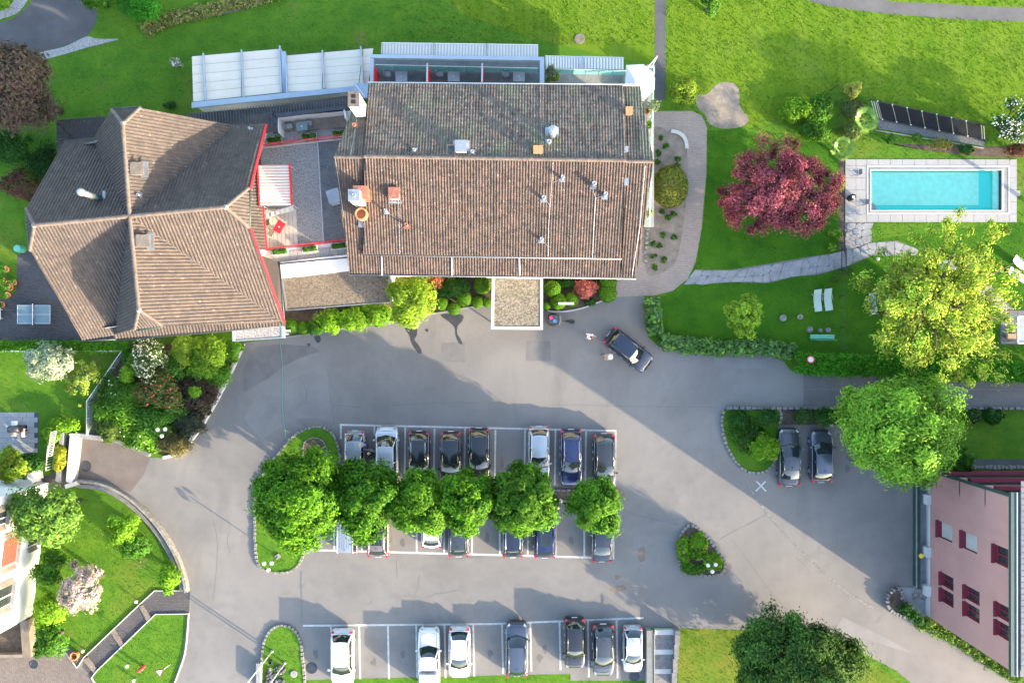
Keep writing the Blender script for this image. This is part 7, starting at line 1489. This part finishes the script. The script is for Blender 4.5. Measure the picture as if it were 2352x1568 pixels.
for x, lab in ((922, 'first'), (1042, 'middle'), (1192, 'last')):
    table(x, 176, 3.0, .95, .8, 0, 'metal_grey', f'grey balcony table in the {lab} balcony bay from the blue corner'); chair(x - 29, 175, -1.57, f'dark chair at the balcony table of the {lab} bay', 3.0)
# --- slim white light bars among the clipped balls
for x, y, L_, lab in ((1300, 697, 1.3, 'white horizontal light bar over the clipped balls'), (660, 760, .55, 'upper short white light bar beside the small canopy'), (657, 767, .5, 'lower short white light bar beside the small canopy')):
    p = P(x, y, 1.3); t = parts_thing('light_bar', (p.x, p.y, 0), lab, 'lamp'); LB().box((0, 0, 1.35), (L_, .18, .1)).build('lamp_head', 'metal_white', t, local=True); LB().tube([(0, 0, 0), (0, 0, 1.32)], .04, 6).build('post', 'metal_grey', t, local=True)
single('lawn_cover', MB().lathe(P(1331, 90), [(.45, 0), (.45, .05), (.38, .07), (.05, .07)], 20), 'soil_light', 'round sandy cover set in the sunny north lawn', 'cover', P(1331, 90))
single('court_drain', MB().lathe(P(78, 1525), [(.36, .012), (.36, .04), (.29, .04), (.28, .025), (.01, .025)], 20), 'metal_dark', 'round dark drain cover in the brown paved forecourt', 'cover', P(78, 1525))
# --- stairs at the end of the car park
st = thing('stone_stairs', P(1515, 1500), 'pale stone stairs with side walls at the end of the car park', 'stairs')
for k in range(11): MB().prism([P(1502, 1442 + k * 11.5), P(1547, 1442 + k * 11.5), P(1547, 1453 + k * 11.5), P(1502, 1453 + k * 11.5)], -.5, .42 - k * .035).build('step', 'stone_grey' if k % 4 else 'concrete_white', st)
for k, (xa, xb) in enumerate(((1542, 1556), (1541, 1554), (1539, 1552), (1537, 1551))): MB().prism([P(xa + 3, 1438 + k * 33), P(xb, 1438 + k * 33), P(xb, 1470 + k * 33), P(xa + 3, 1470 + k * 33)], 0, 1.0 - k * .1).build('side_wall', 'stone_grey', st)
MB().prism([P(1482, 1440), P(1494, 1440), P(1494, 1600), P(1482, 1600)], 0, .75).build('side_wall', 'concrete', st)
bar_railing(st, P(1496, 1440), P(1496, 1600), .5, 1.5, 34, 'metal_grey')
ground_sheet('bank_edge', [(1557, 1436), (1850, 1445), (1850, 1449), (1557, 1441)], .012, 'stone_grey')
# --- railings of the left gardens
rl = thing('glass_railing', P(240, 880), 'green wire railing along the shrub bed and the small lawn', 'railing')
for a, b, n in (((292, 806), (213, 919), 3), ((213, 919), (213, 996), 2), ((-20, 806), (292, 806), 6)):
    pa, pb = P(*a), P(*b)
    for i in range(n + 1): p = pa.lerp(pb, i / n); MB().box((p.x, p.y, .5), (.05, .05, 1.0)).build('post', 'metal_white', rl)
    MB().tube([pa + up, pb + up], .03, 6).build('handrail', 'metal_white', rl); MB().wall([pa, pb], .012, .1, .9).build('glass_pane', 'glass_clear', rl)
rl2 = thing('steel_railing', P(137, 1030), 'white steel railing above the garage wall', 'railing')
for a, b in (((131, 986), (124, 1075)), ((152, 985), (143, 1040)), ((131, 986), (152, 984))): bar_railing(rl2, P(*a), P(*b), 1.4 if a[0] > 140 else .1, 2.2 if a[0] > 140 else 1.2, 14, 'metal_white')
# --- barbecue and small tables on the patio
p = P(35, 985, .9); t = parts_thing('barbecue', (p.x, p.y, .03), 'black barbecue with side shelves on the slab patio', 'barbecue'); LB().box((0, 0, .45), (.95, .5, .9)).build('cabinet', 'black', t, local=True); LB().tube([(-.5, 0, .95), (.4, 0, .95)], .27, 12).build('lid', 'metal_dark', t, True, True); LB().box((-.1, .48, .85), (.5, .38, .04)).build('side_shelf', 'metal_white', t, local=True); LB().box((-.15, -.46, .85), (.4, .32, .04)).build('side_shelf', 'metal_white', t, local=True); LB().lathe((-.15, -.46, .88), [(.12, 0), (.14, .1), (.03, .12)], 10).build('pan', 'wood', t, local=True); LB().box((-.56, 0, .9), (.05, .5, .04)).build('handle', 'metal_grey', t, local=True)
p = P(62, 992); t = parts_thing('side_table', (p.x, p.y, .03), 'narrow white side table beside the barbecue', 'table'); LB().box((0, 0, .5), (.28, .75, .04)).build('table_top', 'metal_white', t, local=True); LB().box((-.02, .15, .56), (.14, .2, .1)).build('tray', 'terracotta', t, local=True)
for e in (-.3, .3): LB().box((0, e, .24), (.2, .04, .48)).build('leg', 'metal_white', t, local=True)
p = P(68, 1100, .8); t = parts_thing('outdoor_stove', (p.x, p.y, 0), 'rusty brown firewood basket beside the white garden wall', 'stove'); LB().lathe((0, 0, 0), [(.35, 0), (.4, .5), (.36, .8), (.2, .8)], 12).build('drum', 'copper', t, True, True); LB().box((-.1, .1, .84), (.45, .2, .04), .3).build('lid', 'green_paint', t, local=True)
# --- cargo tricycle
p = P(1290, 736, .6); t = parts_thing('cargo_tricycle', (p.x, p.y, .012), 'black cargo tricycle with a box of pink and blue things', 'tricycle', None, -.06)
LB().box((-.72, .05, .55), (.86, .78, .5), 0, 1.08).build('cargo_box', 'black', t, local=True); LB().box((-.72, .05, .81), (.8, .7, .02)).build('box_lining', 'metal_dark', t, local=True); LB().box((-.92, .16, .85), (.22, .26, .1), .3).build('bag', 'pink_item', t, local=True); LB().box((-.58, -.08, .85), (.3, .25, .1), -.3).build('bag', 'blue_item', t, local=True)
def wheel3(c, r, d, nme='wheel'):
    c = V(c); w = LB(); u_ = V((1, 0, 0)); w.tube([c + V((math.cos(k * .3307) * r, 0, math.sin(k * .3307) * r)) for k in range(20)], .025, 6); w.tube([c - V((0, .06, 0)), c + V((0, .06, 0))], .03, 6)
    for k in range(8): w.tube([c, c + V((math.cos(k * .785) * r, 0, math.sin(k * .785) * r))], .006, 4)
    w.build(nme, 'rubber', t, local=True)
wheel3((-.72, .52, .28), .27, 1); wheel3((-.72, -.44, .28), .27, 1); wheel3((.85, -.05, .33), .32, 1)
LB().tube([(-.3, .02, .45), (.25, -.02, .38), (.85, -.05, .33)], .03, 6).tube([(.25, -.02, .38), (.45, -.03, .85)], .025, 6).tube([(.45, -.03, .6), (.85, -.05, .33)], .02, 6).build('frame', 'metal_dark', t, local=True)
LB().tube([(-.2, .36, 1.0), (-.12, .1, 1.05), (-.12, -.1, 1.05), (-.2, -.36, 1.0)], .022, 6).build('handlebar', 'metal_grey', t, local=True); LB().box((.48, -.03, .9), (.28, .18, .07), 0, .7).build('saddle', 'black', t, local=True); LB().box((.88, -.05, .78), (.42, .36, .3), 0, .85).build('child_seat', 'black', t, local=True)
# --- small pergola corner at the right edge
pg = thing('garden_pavilion', P(2350, 757), 'white framed pavilion corner at the right edge of the slab terrace', 'pavilion')
for a, b in (((2338, 727), (2400, 727)), ((2338, 788), (2400, 788)), ((2338, 727), (2338, 788))): MB().wall([P(*a, 2.4), P(*b, 2.4)], .12, 2.3, 2.45).build('roof_beam', 'metal_white', pg)
MB().slab(quad3([(2340, 729), (2400, 729), (2400, 786), (2340, 786)], 2.36), .04).build('roof_panel', 'metal_grey', pg)
for x, y in ((2339, 728), (2339, 787)): p = P(x, y, 2.3); MB().tube([V((p.x, p.y, 0)), V((p.x, p.y, 2.32))], .05, 6).build('post', 'metal_white', pg)
p = P(2322, 772); t = parts_thing('wooden_bench', (p.x, p.y, 0), 'low wooden bench on the slab terrace below the tall tree', 'bench'); LB().box((0, 0, .42), (1.1, .45, .05)).build('seat', 'wood', t, local=True)
for s in (-.45, .45): LB().box((s, 0, .2), (.06, .4, .4)).build('leg', 'wood', t, local=True)
